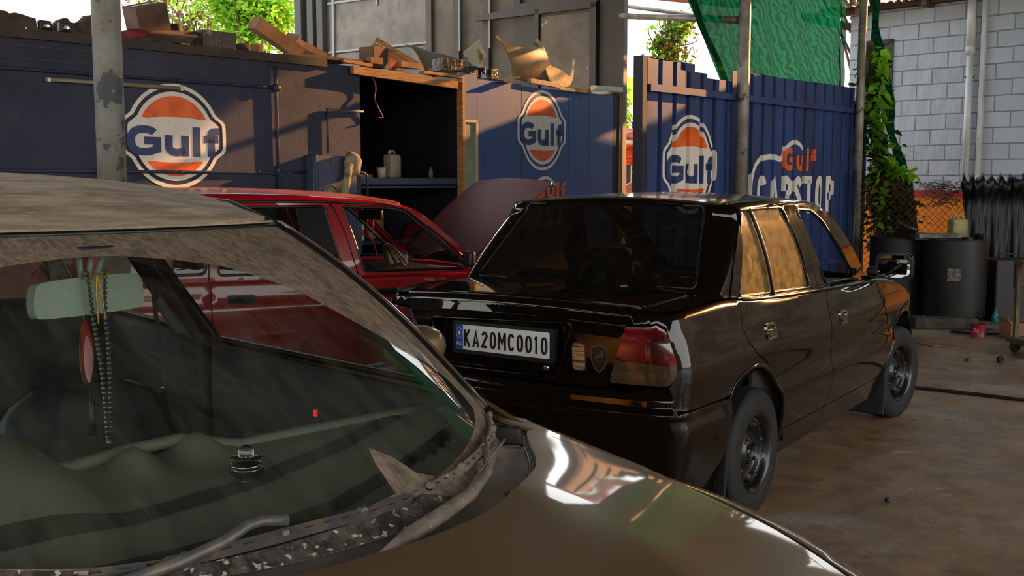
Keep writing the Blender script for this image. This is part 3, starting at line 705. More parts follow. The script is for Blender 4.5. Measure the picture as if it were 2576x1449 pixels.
def wheel(parent, x, y, z, r, w, side=-1, steer=0, rimr=None, holes=8, style='steel'):
    """side -1: outer face towards -y"""
    rimr = rimr or r*.63
    e = bpy.data.objects.new('wheel', None); COL.objects.link(e); e.parent = parent; e.location = (x, y, z); e.rotation_euler = (0, 0, steer+(0 if side < 0 else PI)); e.empty_display_size = .1
    Mx = Matrix(((1, 0, 0), (0, 0, -1), (0, 1, 0)))    # lathe z -> -y ... outer face at -y
    h = w/2
    pr = [(rimr*.98, -h*.80), (rimr*1.03, -h*.95), (rimr*1.15, -h*1.02), (r*.86, -h*1.0), (r*.94, -h*.9), (r*.985, -h*.74), (r, -h*.5), (r, 0), (r, h*.5), (r*.985, h*.74), (r*.94, h*.9), (r*.86, h*1.0), (rimr*1.15, h*1.02), (rimr*1.03, h*.95), (rimr*.98, h*.80)]
    mb = MB().lathe(pr, 56, M=Mx)
    ty = mb.build('tyre', m_tyre, e, smooth=True)
    gr = MB()
    for zz in (-.34, 0, .34): gr.lathe([(r+.0008, zz*w-.004), (r+.0008, zz*w+.004)], 48, M=Mx)
    gr.build('tread_groove', m_under, ty)
    rp = [(rimr*1.0, h*.86), (rimr*1.03, h*.95), (rimr*1.0, h*.96), (rimr*.96, h*.80), (rimr*.90, h*.72), (rimr*.88, h*.2), (rimr*.86, -h*.8)]
    MB().lathe(rp, 48, M=Mx).build('rim', m_steelw, e, smooth=True)
    # disc with openings
    def dm(u, v):
        q = math.hypot(u, v)/rimr
        d = spl(q, [(0, .40), (.14, .42), (.2, .62), (.32, .60), (.40, .44), (.52, .40), (.68, .70), (.78, .68), (.88, .45)])*h
        return (u, -d, v)
    hs = []
    for k in range(holes):
        a = 2*PI*(k+.5)/holes; cx, cz = .73*rimr*math.cos(a), .73*rimr*math.sin(a); L = []
        for j in range(14):
            b = 2*PI*j/14; p = rimr*.085*math.cos(b); q = rimr*.15*math.sin(b)*(1+.2*math.cos(b))
            L.append((cx+p*math.cos(a)-q*math.sin(a), cz+p*math.sin(a)+q*math.cos(a)))
        hs.append(L)
    hs.append([(.07*rimr*2*math.cos(2*PI*j/20)*.8, .07*rimr*2*math.sin(2*PI*j/20)*.8) for j in range(20)])
    disc = [(rimr*.885*math.cos(2*PI*j/48), rimr*.885*math.sin(2*PI*j/48)) for j in range(48)]
    panel('wheel_disc', m_steelw, e, [disc]+hs, dm, rimr*.07, .01, ctr=(0, 1, 0))
    cp = MB().lathe([(0, h*.62), (rimr*.10, h*.60), (rimr*.125, h*.5), (rimr*.125, h*.3)], 20, M=Mx); cp.build('hub_cap', m_steelw, e, smooth=True)
    for k in range(4):
        a = 2*PI*(k+.5)/4; MB().lathe([(0, h*.74), (.008, h*.74), (.0095, h*.70), (.0095, h*.5)], 6, c=(.26*rimr*math.cos(a), 0, .26*rimr*math.sin(a)), M=Mx).build('wheel_nut', m_steelw, e)
    MB().lathe([(0, -h*.1), (rimr*.8, -h*.1)], 24, M=Mx).build('brake_drum', m_under, e)
    return e
def seat(parent, x, y, mat, h=.62, w=.5, tilt=.32, zb=.30, name='seat', head=True):
    e = bpy.data.objects.new(name, None); COL.objects.link(e); e.parent = parent; e.location = (x, y, zb); e.empty_display_size = .1
    MB().box((.02, 0, .06), (.50, w, .15), Matrix.Rotation(-.12, 3, 'Y'), .05).build('seat_cushion', mat, e, smooth=True)
    Rm = Matrix.Rotation(-tilt, 3, 'Y')
    def bm(u, v):
        pass
    V = []; Fc = []; n = 14; m_ = 16
    for i in range(n+1):
        vv = i/n; zz = .08+h*vv; wd = w/2*(1-.25*vv**3)*(1-.35*max(0, (vv-.85)/.15)**2)
        for j in range(m_):
            a = 2*PI*j/m_; ca, sa = math.cos(a), math.sin(a)
            px = .065*math.copysign(abs(ca)**.6, ca)*(1 if ca < 0 else 1+.25*abs(sa)**2)*(1-.5*max(0, (vv-.9)/.1)); py = wd*math.copysign(abs(sa)**.55, sa)
            V.append(tuple(Rm@Vector((px-.22, py, zz))))
    for i in range(n):
        for j in range(m_): Fc.append((i*m_+j, i*m_+(j+1) % m_, (i+1)*m_+(j+1) % m_, (i+1)*m_+j))
    Fc.append(tuple(range(m_))[::-1]); Fc.append(tuple(n*m_+j for j in range(m_)))
    mk('seat_back', V, Fc, mat, e, True)
    if head:
        MB().box(Rm@Vector((-.22, 0, .08+h+.10)), (.09, w*.52, .17), Rm, .04).build('headrest', mat, e, smooth=True)
    return e
def steering(parent, x, y, z, r=.18, tilt=.45, mat=None, mat2=None):
    Rm = Matrix.Rotation(PI/2-tilt, 3, 'Y')
    e = bpy.data.objects.new('steering_wheel', None); COL.objects.link(e); e.parent = parent; e.location = (x, y, z); e.empty_display_size = .1
    MB().tube([Rm@Vector((r*math.cos(a), r*math.sin(a), 0)) for a in [2*PI*k/36 for k in range(37)]], .015, 10, False).build('wheel_rim', mat or m_blk, e, smooth=True)
    sp_ = MB()
    for a in (0, 2*PI/3, 4*PI/3): sp_.box(Rm@Vector((r*.5*math.cos(a+PI), r*.5*math.sin(a+PI), 0)), (r, .035, .012), Rm@Matrix.Rotation(a, 3, 'Z'))
    sp_.lathe([(0, .03), (.045, .028), (.05, 0), (.03, -.2)], 20, M=Rm)
    sp_.build('spoke', mat2 or mat or m_blk, e)
    return e
# =============== BLACK SALOON ===============
def sedan():
    psi = .6071
    T = thing('saloon_car', 'glossy black four-door saloon seen from behind with a white number plate and smoked tail lamps', 'car', (.449, 4.835, 0), PI/2-psi)
    blk = M('black car paint', srgb(12, 8, 5), .13, bump=.005, bscale=3, spec=.022, coat=1, coatr=.012)
    gls = glassmat('tinted side glass', (.46, .45, .34), .07, .14, (.85, .62, .20, 1), rough=.09); gl_dark = glassmat('dark tinted rear glass', (.07, .065, .055), .06, .008, (.5, .42, .33, 1)); gl_clear = glassmat('clear windscreen', (.86, .92, .92), .05)
    belt = [(-.95, .955), (-.82, .965), (-.3, .99), (0, .968), (.9, .935), (1.6, .915), (1.9, .905), (2.2, .875), (2.45, .81), (2.62, .73), (2.74, .62)]
    Rs = .035
    vs = lambda x: spl(x, belt)-Rs
    prof = [(.15, .07), (.30, .045), (.34, .035), (.50, .002), (.535, .0), (.545, .007), (.75, .008), (.86, .028), (.93, .048), (1.1, .09)]
    def offs(x, z): return -spl(z, prof)
    def wf(x): return .03*max(0, (x-1.2)/1.5)**2+.025*max(0, (.4-x)/1.2)**2+(0 if x < 2.48 else .30-.30*math.sqrt(max(0, 1-((x-2.48)/.30)**2)) if x < 2.78 else .30)
    offr = lambda z, t: interp(z, [(.2, -.05), (.60, .0), (.69, 0), (.875, -.002), (.885, .003), (.892, .0095), (.93, .002), (.99, 0)])
    B = Ring(lambda z: .785, lambda z: -.83, .17, vs, Rs, offs, offr, bow=.05, crown=.035, wf=wf)
    P = B.P; ctr = (.9, 0, .6)
    A = MATS
    both = (False, True)
    arch_r = smoothloop([(-.37, .20), (-.372, .40), (-.35, .56), (-.27, .65), (-.13, .685), (.0, .672), (.12, .61), (.215, .50), (.27, .38), (.29, .20)], 5, False)
    arch_f = smoothloop([(2.02, .20), (2.03, .36), (2.07, .50), (2.17, .62), (2.32, .672), (2.47, .665), (2.60, .59), (2.68, .46), (2.70, .20)], 5, False)
    G = .0035
    dk = P
    # ring polygons
    def sp_(name, pts, mat=None, par=None, mir=False, step=.035, fl=.018, off=0, holes=()):
        return panel(name, mat or blk, par or T, [B.poly(pts)]+[B.poly(h) for h in holes], P, step, fl, mirror=mir, ctr=ctr, off=off)
    vtop = lambda x: vs(x)+Rs*PI/2+.012
    # rear quarter panel: deck strip, corner, side
    lidx = lambda v: .60 if v > .96 else .60-(.96-v)*.42
    for mir in both:
        side = [(-.335, .60)]+[p for p in arch_r if p[1] > .60 or p[0] > -.3 and p[1] > .58]
        side = [p for p in arch_r if p[1] >= .60 and p[0] < .1]
        gapl = [(.055, .668), (.03, .685), (-.085, .735), (-.165, .80), (-.20, .86), (-.175, .93)]
        s1 = [(-.352, .60)]+side+gapl
        L = B.line([(-.60, .60)]+s1+[(-.15, vtop(-.15)), (-.27, vtop(-.27)), (-.40, vtop(-.4)), (-.50, vtop(-.5)), (-.62, vtop(-.62))])
        # corner top going to the tail, then down beside the lamp
        L += [(1.9, vtop(-.7)), (1.6, vtop(-.75)), (1.3, vtop(-.8)), (.935, 1.008), (.92, .95), (.872, .905), (1.19, .925), (1.37, .912), (1.562, .793), (1.557, .728), (1.43, .69), (1.47, .675), (1.50, .62), (1.56, .60), (2.0, .60)]
        panel('quarter_panel', blk, T, [L], P, .04, .015, mirror=mir, ctr=ctr)
        # tail lamp
        lamp = rpoly([(.866, .897), (1.18, .917), (1.36, .905), (1.55, .79), (1.545, .73), (1.42, .698), (.755, .692)], [.01, .03, .05, .05, .04, .03, .02])
        red = M('smoked red lens', srgb(112, 8, 22), .15, coat=1, col2=srgb(54, 6, 12), scale=8); amb = M('smoked clear lens', srgb(84, 64, 42), .08, coat=1, col2=srgb(60, 44, 30), scale=10, lo=.3, hi=.7)
        hi_ = [p for p in densify(lamp, .03) if p[1] > .778]; 
        def clipz(L, z0, up):
            out = []; m = len(L)
            for i in range(m):
                a, b = L[i], L[(i+1) % m]; ia = (a[1] > z0) == up; ib = (b[1] > z0) == up
                if ia: out.append(a)
                if ia != ib:
                    k = (z0-a[1])/(b[1]-a[1]); out.append((a[0]+(b[0]-a[0])*k, z0))
            return out
        lp = panel('tail_lamp', red, T, [clipz(lamp, .777, True)], lambda t, v: P(t, v, .003+.010*math.sin(PI*min(max((v-.69)/.225, 0), 1))), .03, .02, mirror=mir, ctr=ctr)
        panel('reversing_lens', amb, lp, [clipz(lamp, .775, False)], lambda t, v: P(t, v, .003+.010*math.sin(PI*min(max((v-.69)/.225, 0), 1))), .03, .02, mirror=mir, ctr=ctr)
        # doors
        rd = [(-.172, .93), (-.195, .86), (-.16, .803), (-.08, .738), (.035, .689), (.058, .668), (.125, .612), (.218, .505), (.275, .385), (.293, .335), (.885, .335), (.925, .46), (.905, .62), (.872, .84), (.895, vtop(.895)), (.1, vtop(.1)), (-.145, vtop(-.15))]
        d1 = sp_('rear_door', rd, mir=mir)
        fd = [(.893, .335), (.933, .46), (.913, .62), (.88, .84), (.903, vtop(.9)), (1.6, vtop(1.6)), (1.74, vtop(1.74)), (1.80, .80), (1.95, .66), (2.02, .56), (2.035, .47), (1.99, .40), (1.93, .335)]
        d2 = sp_('front_door', fd, mir=mir)
        sl_ = sp_('sill', [(.295, .33), (1.93, .33), (2.0, .39), (2.02, .32), (2.01, .22), (.295, .22)], mir=mir)
        # fender
        fe = [(2.045, .47), (2.03, .57), (1.96, .665), (1.81, .805), (1.75, vtop(1.75)), (2.1, vtop(2.1)), (2.3, vtop(2.3)), (2.5, vtop(2.5)), (2.62, vtop(2.62)), (2.73, vtop(2.72)-.02), (2.745, .60)]
        fe2 = [p for p in arch_f if p[1] > .47][::-1]
        fe2 = [p for p in fe2 if p[0] < 2.72 and p[1] > .47]
        sp_('front_wing', fe+[(2.68, .55)]+fe2, mir=mir)
        # bumper side front
        sp_('front_bumper_side', [(2.69, .54), (2.755, .58), (2.77, .40), (2.74, .22), (2.70, .22), (2.70, .40)], mir=mir, off=.012)
        # arch lips
        for arch_ in (arch_r, [q for q in arch_f if q[0] < 2.7]):
            o = MB().tube([P(B.tx(x, z), z, -.004) for x, z in arch_], .011, 8).build('arch_lip', blk, T, smooth=True)
            if mir:
                for v in o.data.vertices: v.co.y *= -1
                o.data.flip_normals()
        for ax in (0, 2.365):
            mb = MB(); Vv = []; Ff = []
            for k in range(17):
                a = PI*k/16; c, s_ = math.cos(a)*.36, math.sin(a)*.385+.27
                for yy in (-.745, -.40): Vv.append((ax-c-.03, yy, s_))
                if k: Ff.append((2*k-2, 2*k, 2*k+1, 2*k-1))
            Ff.append(tuple(range(1, 34, 2))); mb.add(Vv, Ff)
            o = mb.build('wheel_well', m_under, T)
            if mir:
                for v in o.data.vertices: v.co.y *= -1
        # door handles
        for (hx, hz, dd) in ((.085, .815, d1), (1.08, .772, d2)):
            hl = rrect(hx-.052, hz-.034, hx+.052, hz+.034, .014)
            panel('door_handle', m_chrome, dd, [B.poly(hl, 1), B.poly(rrect(hx-.04, hz-.024, hx+.04, hz+.024, .01), 1)], lambda t, v: P(t, v, .006), .03, .01, mirror=mir, ctr=ctr)
            panel('handle_cup', M('handle black', srgb(16, 14, 14), .15, coat=.8), dd, [B.poly(rrect(hx-.04, hz-.024, hx+.04, hz+.006, .008), 1)], lambda t, v: P(t, v, .010), .03, .01, mirror=mir, ctr=ctr)
        # belt weather strip
        mb = MB(); mb.tube([P(B.tx(x, .9), vs(x)+Rs*.9, .004) for x in [-.13+.1*k for k in range(20)]], .007, 6)
        o = mb.build('belt_strip', m_rub, T, smooth=True)
        if mir:
            for v in o.data.vertices: v.co.y *= -1
        # mud flaps
        for fx, y0 in ((-.355, -.70), (1.985, -.70)):
            mb = MB().box((fx, -.655, .255), (.02, .21, .33), Matrix.Rotation(.12, 3, 'Y'), .008); o = mb.build('mud_flap', m_dark, T)
            if mir:
                for v in o.data.vertices: v.co.y *= -1
    # ---- boot lid: tail face with recess, then deck ----
    def lidface(v): return None
    rec = rpoly([(-.655, .862), (.50, .884), (.39, .690), (-.60, .682)], .035)      # t positive = right side (-y)
    L = [(-.915, .95), (-.929, 1.005)]+[(t, 1.006) for t in np.linspace(-.9, .9, 10)]+[(.929, 1.005), (.915, .95), (.866, .902), (.745, .692), (.725, .668), (-.725, .668), (-.745, .692), (-.866, .902)]
    lid = panel('boot_lid', blk, T, [L, rec], P, .04, .03, ctr=ctr, lines=[((-.83, v), (.83, v)) for v in (.892, .90, .912, .924)]+[((-.89, v), (.89, v)) for v in (.934, .942, .95, .96, .97, .98, .99)])
    rec_o = panel('plate_recess', blk, lid, [rec], lambda t, v: P(t, v, -.03), .05, 0, ctr=ctr)
    # recess bright rim
    MB().tube([P(t, v, .002) for t, v in smoothloop(rec, 1)]+[P(rec[0][0], rec[0][1], .002)], .006, 6, False).build('recess_rim', blk, lid, smooth=True)
    zt = lambda x, y: B.deck(x, y)
    xe = lambda y: P(y/.615, 1.006)[0]
    dl = [(xe(y)+.0, -y) for y in np.linspace(-.568, .568, 13)]
    mbk = 0; deck = dl+[(-.72, -.575), (-.40, -.60), (-.335, -.56)]+[(-.325-.035*(1-(y/.56)**2), y) for y in np.linspace(-.54, .54, 11)]+[(-.335, .56), (-.40, .60), (-.72, .575)]
    def dz(x, y):
        k = sstep(-.74, -.83, x) if False else 0
        return (x, y, B.deck(x, y)+.004)
    panel('boot_top', blk, lid, [deck], dz, .045, .01, ctr=(0, 0, 0))
    # strip under the rear window
    cow = [(-.335, -.66)]+[(-.318-.035*(1-(y/.56)**2), y) for y in np.linspace(-.56, .56, 13)]+[(-.335, .66), (-.22, .68), (-.2, -.68)]
    panel('rear_scuttle', blk, T, [cow], lambda x, y: (x, y, B.deck(x, y)+.0), .05, 0, ctr=(0, 0, 0))
    for mir in both:
        st = [(-.72, -.580), (-.40, -.597), (-.2, -.60), (-.1, -.72), (-.45, -.722), (-.68, -.70), (-.765, -.64), (-.785, -.572)]
        panel('deck_strip', blk, T, [st], lambda x, y: (x, y, B.deck(x, y)), .05, .0, mirror=mir, ctr=(0, 0, 0))
    # number plate
    pl = bpy.data.objects.new('number_plate', None); COL.objects.link(pl); pl.parent = T
    pz = .819; py = .012; px = P(0, pz)[0]-.012
    Rp = Matrix(((0, 0, -1), (-1, 0, 0), (0, 1, 0)))   # local (u right as seen, v up, w out)
    def pm(u, v, w=0): return (px-w-(.816-v)*.06*0+ .0, py-u, v)
    def pp(nm, mat, loops, w, d=.002): return (panels if nm == 'plate_number' else panel)(nm, mat, pl, loops, lambda u, v: pm(u, v, w), .2, d, ctr=(px+.5, 0, .8))
    m_pw = M('plate white', srgb(226, 228, 230), .3, col2=srgb(196, 196, 192), scale=30, lo=.6, hi=.75); m_pb = M('plate blue', srgb(40, 80, 160), .35); m_pk = M('plate black', srgb(18, 19, 20), .35, col2=srgb(60, 62, 64), scale=60, lo=.5, hi=.7)
    pp('plate_frame', m_blk, [rrect(-.25, pz-.070, .25, pz+.066, .012)], .0, .03)
    pp('plate_face', m_pw, [rrect(-.230, pz-.052, .230, pz+.052, .006)], .004)
    pp('blue_band', m_pb, [rrect(-.230, pz-.052, -.196, pz+.052, .004)], .0052)
    pp('plate_number', m_pk, word('KA20MC0010', -.190, pz-.037, .222, pz+.033, .15, .16, {'1': .34, 'M': .6, 'K': .52, 'A': .54, '2': .5, '0': .48, 'C': .5}), .006, .0015)
    pp('plate_code', m_pw, fit(text_loops('IND', 1, .03), -.228, pz-.034, -.200, pz-.020), .006, .0005)
    ck = [rrect(-.219, pz+.008, -.207, pz+.024, .003)]+[[(-.213+.016*math.cos(a)+.0022*math.cos(b), pz+.016+.021*math.sin(a)+.0022*math.sin(b)) for b in [2*PI*j/6 for j in range(6)]] for a in [2*PI*k/12 for k in range(12)]]
    pp('round_seal', m_pw, ck, .006, .0005)
    MB().lathe([(0, .012), (.013, .012), (.016, .008), (.018, 0)], 20, c=P(.293, .716, -.024), M=Matrix(((0, 0, -1), (0, 1, 0), (1, 0, 0)))).build('boot_lock', m_chrome, lid, smooth=True)
    # small side lens and shield badge on the lid
    t0 = .547
    q = rrect(t0-.042, .727, t0+.040, .815, .02); q = [(t+(v-.78)*-.1, v) for t, v in q]
    panel('reflector_frame', M('grey lens rim', srgb(70, 66, 62), .3), lid, [[(t0+(t-t0)*1.15, .771+(v-.771)*1.08) for t, v in q]], lambda t, v: P(t, v, .003), .05, .006, ctr=ctr)
    panel('clear_reflector', M('ribbed clear lens', srgb(170, 140, 96), .12, coat=1, col2=srgb(80, 58, 36), scale=6, stretch=(1, 1, 16), lo=.45, hi=.55), lid, [q], lambda t, v: P(t, v, .007), .05, .006, ctr=ctr)
    t1 = .686; sh = [(-.056, .038), (0, .050), (.055, .038), (.055, -.010), (.035, -.034), (0, -.050), (-.035, -.034), (-.055, -.010)]
    bd = panel('shield_badge', M('badge grey', srgb(80, 82, 84), .3, metal=.5), lid, [[(t1+a, .772+b) for a, b in sh], [(t1+a*.86, .772+b*.88) for a, b in sh]], lambda t, v: P(t, v, .003), .1, .003, ctr=ctr)
    panel('badge_face', M('badge black', srgb(16, 16, 17), .25), bd, [[(t1+a*.84, .772+b*.86) for a, b in sh]], lambda t, v: P(t, v, .003), .1, .002, ctr=ctr)
    panel('badge_word', A['badge grey'], bd, [[(t1+a, .772+b) for a, b in L_] for L_ in fit(text_loops('COORG', 1, .03), -.040, -.016, .040, -.004)], lambda t, v: P(t, v, .0045), .1, 0, ctr=ctr)
    # small prancing figure drawn as a plain running animal outline
    an = [(-.034, .006), (-.02, .004), (-.01, .012), (.008, .012), (.018, .024), (.022, .032), (.026, .024), (.032, .022), (.026, .018), (.024, .006), (.030, -.002), (.020, .003), (.0, .004), (-.014, -.001), (-.032, .001)]
    panel('badge_figure', A['badge grey'], bd, [[(t1+a, .774+b) for a, b in an]], lambda t, v: P(t, v, .0045), .1, 0, ctr=ctr)
    # ---- rear bumper (wraps round) ----
    bo = lambda z: interp(z, [(.20, .0), (.30, .03), (.45, .045), (.575, .05), (.585, .062), (.60, .062), (.612, .045), (.655, .040), (.685, .012), (.70, .0)])
    def bmap(t, v):
        k = sstep(1.5, 2.0, abs(t)); return P(t, v, bo(v)*(1-.72*k))
    tb = lambda x: B.tx(x, .5)
    top = [(t, .668) for t in np.linspace(-.8, .8, 9)]+[(.90, .664), (1.0, .685), (1.42, .685), (1.462, .672), (1.49, .615), (1.56, .597), (tb(-.5), .597), (tb(-.358), .595), (tb(-.372), .40), (tb(-.375), .26)]
    topm = [(-t, v) for t, v in top[9:]][::-1]
    bump = topm+top+[(t, .25) for t in np.linspace(2.0, -2.0, 17)]
    panel('rear_bumper', blk, T, [bump], bmap, .05, .02, ctr=ctr, lines=[((-1.45, z), (1.45, z)) for z in (.655, .64, .625, .612, .605)]+[((-2.2, z), (2.2, z)) for z in (.592, .585, .578, .568, .55, .5, .45, .40, .3)])
    # ---- greenhouse ----
    roofz = [(-.1, 1.352), (.05, 1.363), (.3, 1.376), (.6, 1.38), (.9, 1.373), (1.15, 1.352), (1.3, 1.33)]
    Rg = .05
    g_vs = lambda x: spl(x, roofz)-Rg
    Gr = Ring(lambda z: interp(z, [(.85, .70), (.95, .695), (1.36, .592), (1.5, .56)]), lambda z: interp(z, [(.90, -.39), (1.0, -.30), (1.345, .035), (1.5, .05)]), .10, g_vs, Rg,
              lambda x, z: .022*math.sin(PI*min(max((z-.95)/.42, 0), 1))-.03*((x-.6)/.9)**2, lambda z, t: .012*math.sin(PI*min(max((z-1.0)/.35, 0), 1)), bow=.03, crown=.03)
    Q = Gr.P; gc = (.5, 0, 1.0)
    gv = lambda x: g_vs(x)+Rg*PI/2
    def gp(name, mat, pts, par=None, mir=False, off=0, holes=(), step=.035, fl=.012, raw=False):
        f = (lambda q: q) if raw else (lambda q: Gr.poly(q))
        return panel(name, mat, par or T, [f(pts)]+[f(h) for h in holes], Q, step, fl, mirror=mir, ctr=gc, off=off)
    # roof
    rl = [(x, -.530) for x in np.linspace(.06, 1.16, 12)]+[(1.20+.03*(1-(y/.53)**2), y) for y in np.linspace(-.5, .5, 9)]+[(x, .530) for x in np.linspace(1.16, .06, 12)]+[(.05-.025*(1-(y/.53)**2), y) for y in np.linspace(.5, -.5, 9)]
    rf_ = panel('roof', M('dusty black roof', srgb(40, 26, 15), .4, spec=.2, coat=1, coatr=.08), T, [rl], lambda x, y: (x, y, Gr.deck(x, y)), .05, .01, ctr=(.6, 0, 0))
    # rear window and surround
    rw = rpoly([(-.93, 1.345), (.93, 1.345), (.98, 1.015), (-.98, 1.015)], .04)
    panel('rear_window', gl_dark, T, [rw], lambda t, v: Q(t, v, -.004), .06, 0, ctr=gc)
    fr = [(-1.10, 1.40), (1.10, 1.40), (1.10, .96), (-1.10, .96)]
    fr = [(t, v) for t, v in densify([(-1.0, 1.405), (1.0, 1.405), (1.0, .955), (-1.0, .955)], .1)]
    panel('rear_header', blk, T, [fr, rw], Q, .04, .012, ctr=gc)
    MB().tube([Q(t, v, .002) for t, v in rw]+[Q(*rw[0], .002)], .006, 6, False).build('rear_window_seal', m_rub, T, smooth=True)
    for mir in both:
        # C pillar
        cp = [(1.0, 1.415), (1.0, .93), (1.5, .93), (2.0, .93)]+[(Gr.tx(x, z), z) for x, z in [(-.178, .93), (-.155, .98), (-.075, 1.16), (.0, 1.30), (.045, 1.345), (.075, gv(.07)+.01)]]
        panel('rear_pillar', blk, T, [cp], Q, .04, .012, mirror=mir, ctr=gc)
        # rear door upper frame with glass
        w1 = rpoly([(-.075, .972), (.085, 1.30), (.12, 1.338), (.585, 1.340), (.615, 1.318), (.775, .945)], [.035, .03, .02, .02, .02, .03])
        f1 = [(-.172, .93), (-.150, .98), (-.070, 1.16), (.005, 1.30), (.05, 1.362), (.655, 1.37), (.70, 1.34), (.80, 1.14), (.893, .93)]
        d = [c for c in T.children if c.name.startswith('rear_door')][1 if mir else 0]
        d2_ = [c for c in T.children if c.name.startswith('front_door')][1 if mir else 0]
        gp('window_frame', blk, f1, d, mir, .004, [w1])
        gp('side_window', gls, w1, d, mir, -.006, fl=0, step=.06)
        MB().tube([(lambda p: (p[0], -p[1], p[2]) if mir else p)(Q(Gr.tx(x, z), z, .006)) for x, z in smoothloop([(.215, 1.338), (.235, 1.2), (.265, 1.05), (.29, .945)], 4, False)], .009, 6).build('window_divider', m_rub, d, smooth=True)
        MB().tube([(lambda p: (p[0], -p[1], p[2]) if mir else p)(Q(Gr.tx(x, z), z, .004)) for x, z in w1+[w1[0]]], .006, 6, False).build('window_seal', m_rub, d, smooth=True)
        # front door frame, window wound down
        w2 = rpoly([(1.03, .945), (.80, 1.30), (.805, 1.325), (1.0, 1.318), (1.12, 1.275), (1.60, .955), (1.60, .925)], [.02, .03, .03, .03, .06, .02, .01])
        f2 = [(.90, .93), (.707, 1.34), (.665, 1.37), (1.0, 1.368), (1.10, 1.345), (1.28, 1.255), (1.80, .93), (1.80, .90), (.90, .90)]
        gp('window_frame', blk, f2, d2_, mir, .004, [w2])
        MB().tube([(lambda p: (p[0], -p[1], p[2]) if mir else p)(Q(Gr.tx(x, z), z, .004)) for x, z in w2+[w2[0]]], .007, 6, False).build('window_seal', m_rub, d2_, smooth=True)
        # roof rail and A pillar
        rr = [(.055, 1.365), (.68, 1.373), (1.0, 1.371), (1.105, 1.348), (1.285, 1.258), (1.81, .93), (1.81, .90), (1.93, .90), (1.88, .955), (1.45, 1.225), (1.22, 1.345), (1.20, gv(1.2)), (.9, gv(.9)+.006), (.5, gv(.5)+.006), (.06, gv(.06)+.01)]
        gp('roof_rail', blk, rr, None, mir, 0)
        mb = MB().tube([(lambda p: (p[0], -p[1], p[2]) if mir else p)(Q(Gr.tx(x, .9), g_vs(x)+.035, .004)) for x in np.linspace(.0, 1.15, 14)], .008, 6)
        mb.build('drip_rail', blk, T, smooth=True)
        # mirror
        mm = [c for c in T.children if c.name.startswith('front_door')][1 if mir else 0]
        s = -1 if not mir else 1
        e = bpy.data.objects.new('door_mirror', None); COL.objects.link(e); e.parent = T; e.location = (1.80, s*.83, .985)
        MB().box((.035, 0, 0), (.075, .205, .148), bev=.035).build('mirror_shell', blk, e, smooth=True)
        panel('mirror_rim', m_blk, e, [rrect(-.100, -.071, .100, .071, .045), rrect(-.090, -.062, .090, .062, .04)], lambda u, v: (-.004, u, v), .2, .02, ctr=(1, 0, 0))
        panel('mirror_glass', M('mirror', srgb(190, 195, 195), .02, 1), e, [rrect(-.091, -.063, .091, .063, .04)], lambda u, v: (-.001, u, v), .2, 0, ctr=(1, 0, 0))
        MB().box((.03, -s*.115, -.035), (.06, .08, .05), bev=.015).build('mirror_arm', m_blk, e, smooth=True)
    # windscreen
    def wsm(y, z):
        x = interp(z, [(.90, 1.98), (1.36, 1.22)]); w = interp(z, [(.9, .70), (1.36, .55)]); return (x+.10*(1-(y/w)**2)-.02+.015*math.sin(PI*(z-.9)/.46), y, z)
    ws = rpoly([(-.66, .905), (.66, .905), (.53, 1.345), (-.53, 1.345)], .04)
    panel('windscreen', gl_clear, T, [ws], wsm, .08, 0, ctr=gc)
    # bonnet, nose
    bn = [(1.95+.1*(1-(y/.66)**2), y) for y in np.linspace(-.66, .66, 11)]+[(2.3, .675), (2.6, .63), (2.72, .55)]+[(2.74+.05*(1-(y/.6)**2), y) for y in np.linspace(.5, -.5, 9)]+[(2.72, -.55), (2.6, -.63), (2.3, -.675)]
    panel('bonnet', blk, T, [bn], lambda x, y: (x, y, B.deck(x, y)), .06, .01, ctr=(2.2, 0, 0))
    def nose(y, z): return (2.80-.10*(y/.75)**2-.25*max(0, (abs(y)-.5)/.3)**2+interp(z, [(.2, -.05), (.45, .03), (.6, .0), (.75, -.05)]), y, z)
    panel('nose_panel', blk, T, [[(-.74, .22), (.74, .22), (.74, .60), (.58, .70), (-.58, .70), (-.74, .60)]], nose, .06, 0, ctr=ctr)
    # floor and cabin
    MB().box((.95, 0, .27), (3.4, 1.15, .10)).box((1.15, 0, .40), (1.3, 1.40, .06)).box((-.45, 0, .42), (.70, .80, .26)).box((2.35, 0, .45), (.7, .8, .35)).box((.03, 0, .68), (.12, 1.22, .50)).box((-.35, 0, .93), (.6, 1.2, .02)).build('floor_pan', m_under, T)
    for y in (-.33, .33): seat(T, 1.05, y, m_seat, h=.56, zb=.40)
    MB().box((.33, 0, .50), (.50, 1.2, .18), bev=.05).box((.14, 0, .78), (.16, 1.16, .50), Matrix.Rotation(-.3, 3, 'Y'), .05).build('rear_bench', m_seat, T, smooth=True)
    MB().box((1.74, 0, .82), (.42, 1.28, .16), Matrix.Rotation(.05, 3, 'Y'), .05).build('dashboard', m_dash, T, smooth=True)
    steering(T, 1.42, -.33, .82)
    for s in (-1, 1): MB().box((.9, s*.70, .64), (1.75, .03, .52), bev=.01).build('door_lining', M('door lining', srgb(40, 36, 34), .8), T)
    MB().box((1.28, 0, 1.27), (.03, .20, .055), bev=.01).build('interior_mirror', m_blk, T)
    # wheels
    wheel(T, 0, -.668, .285, .287, .165, -1, rimr=.172); wheel(T, 0, .668, .285, .287, .165, 1, rimr=.172)
    wheel(T, 2.365, -.675, .285, .287, .165, -1, steer=R(-9), rimr=.172); wheel(T, 2.365, .675, .285, .287, .165, 1, steer=R(-9), rimr=.172)
    return T
SED = sedan()
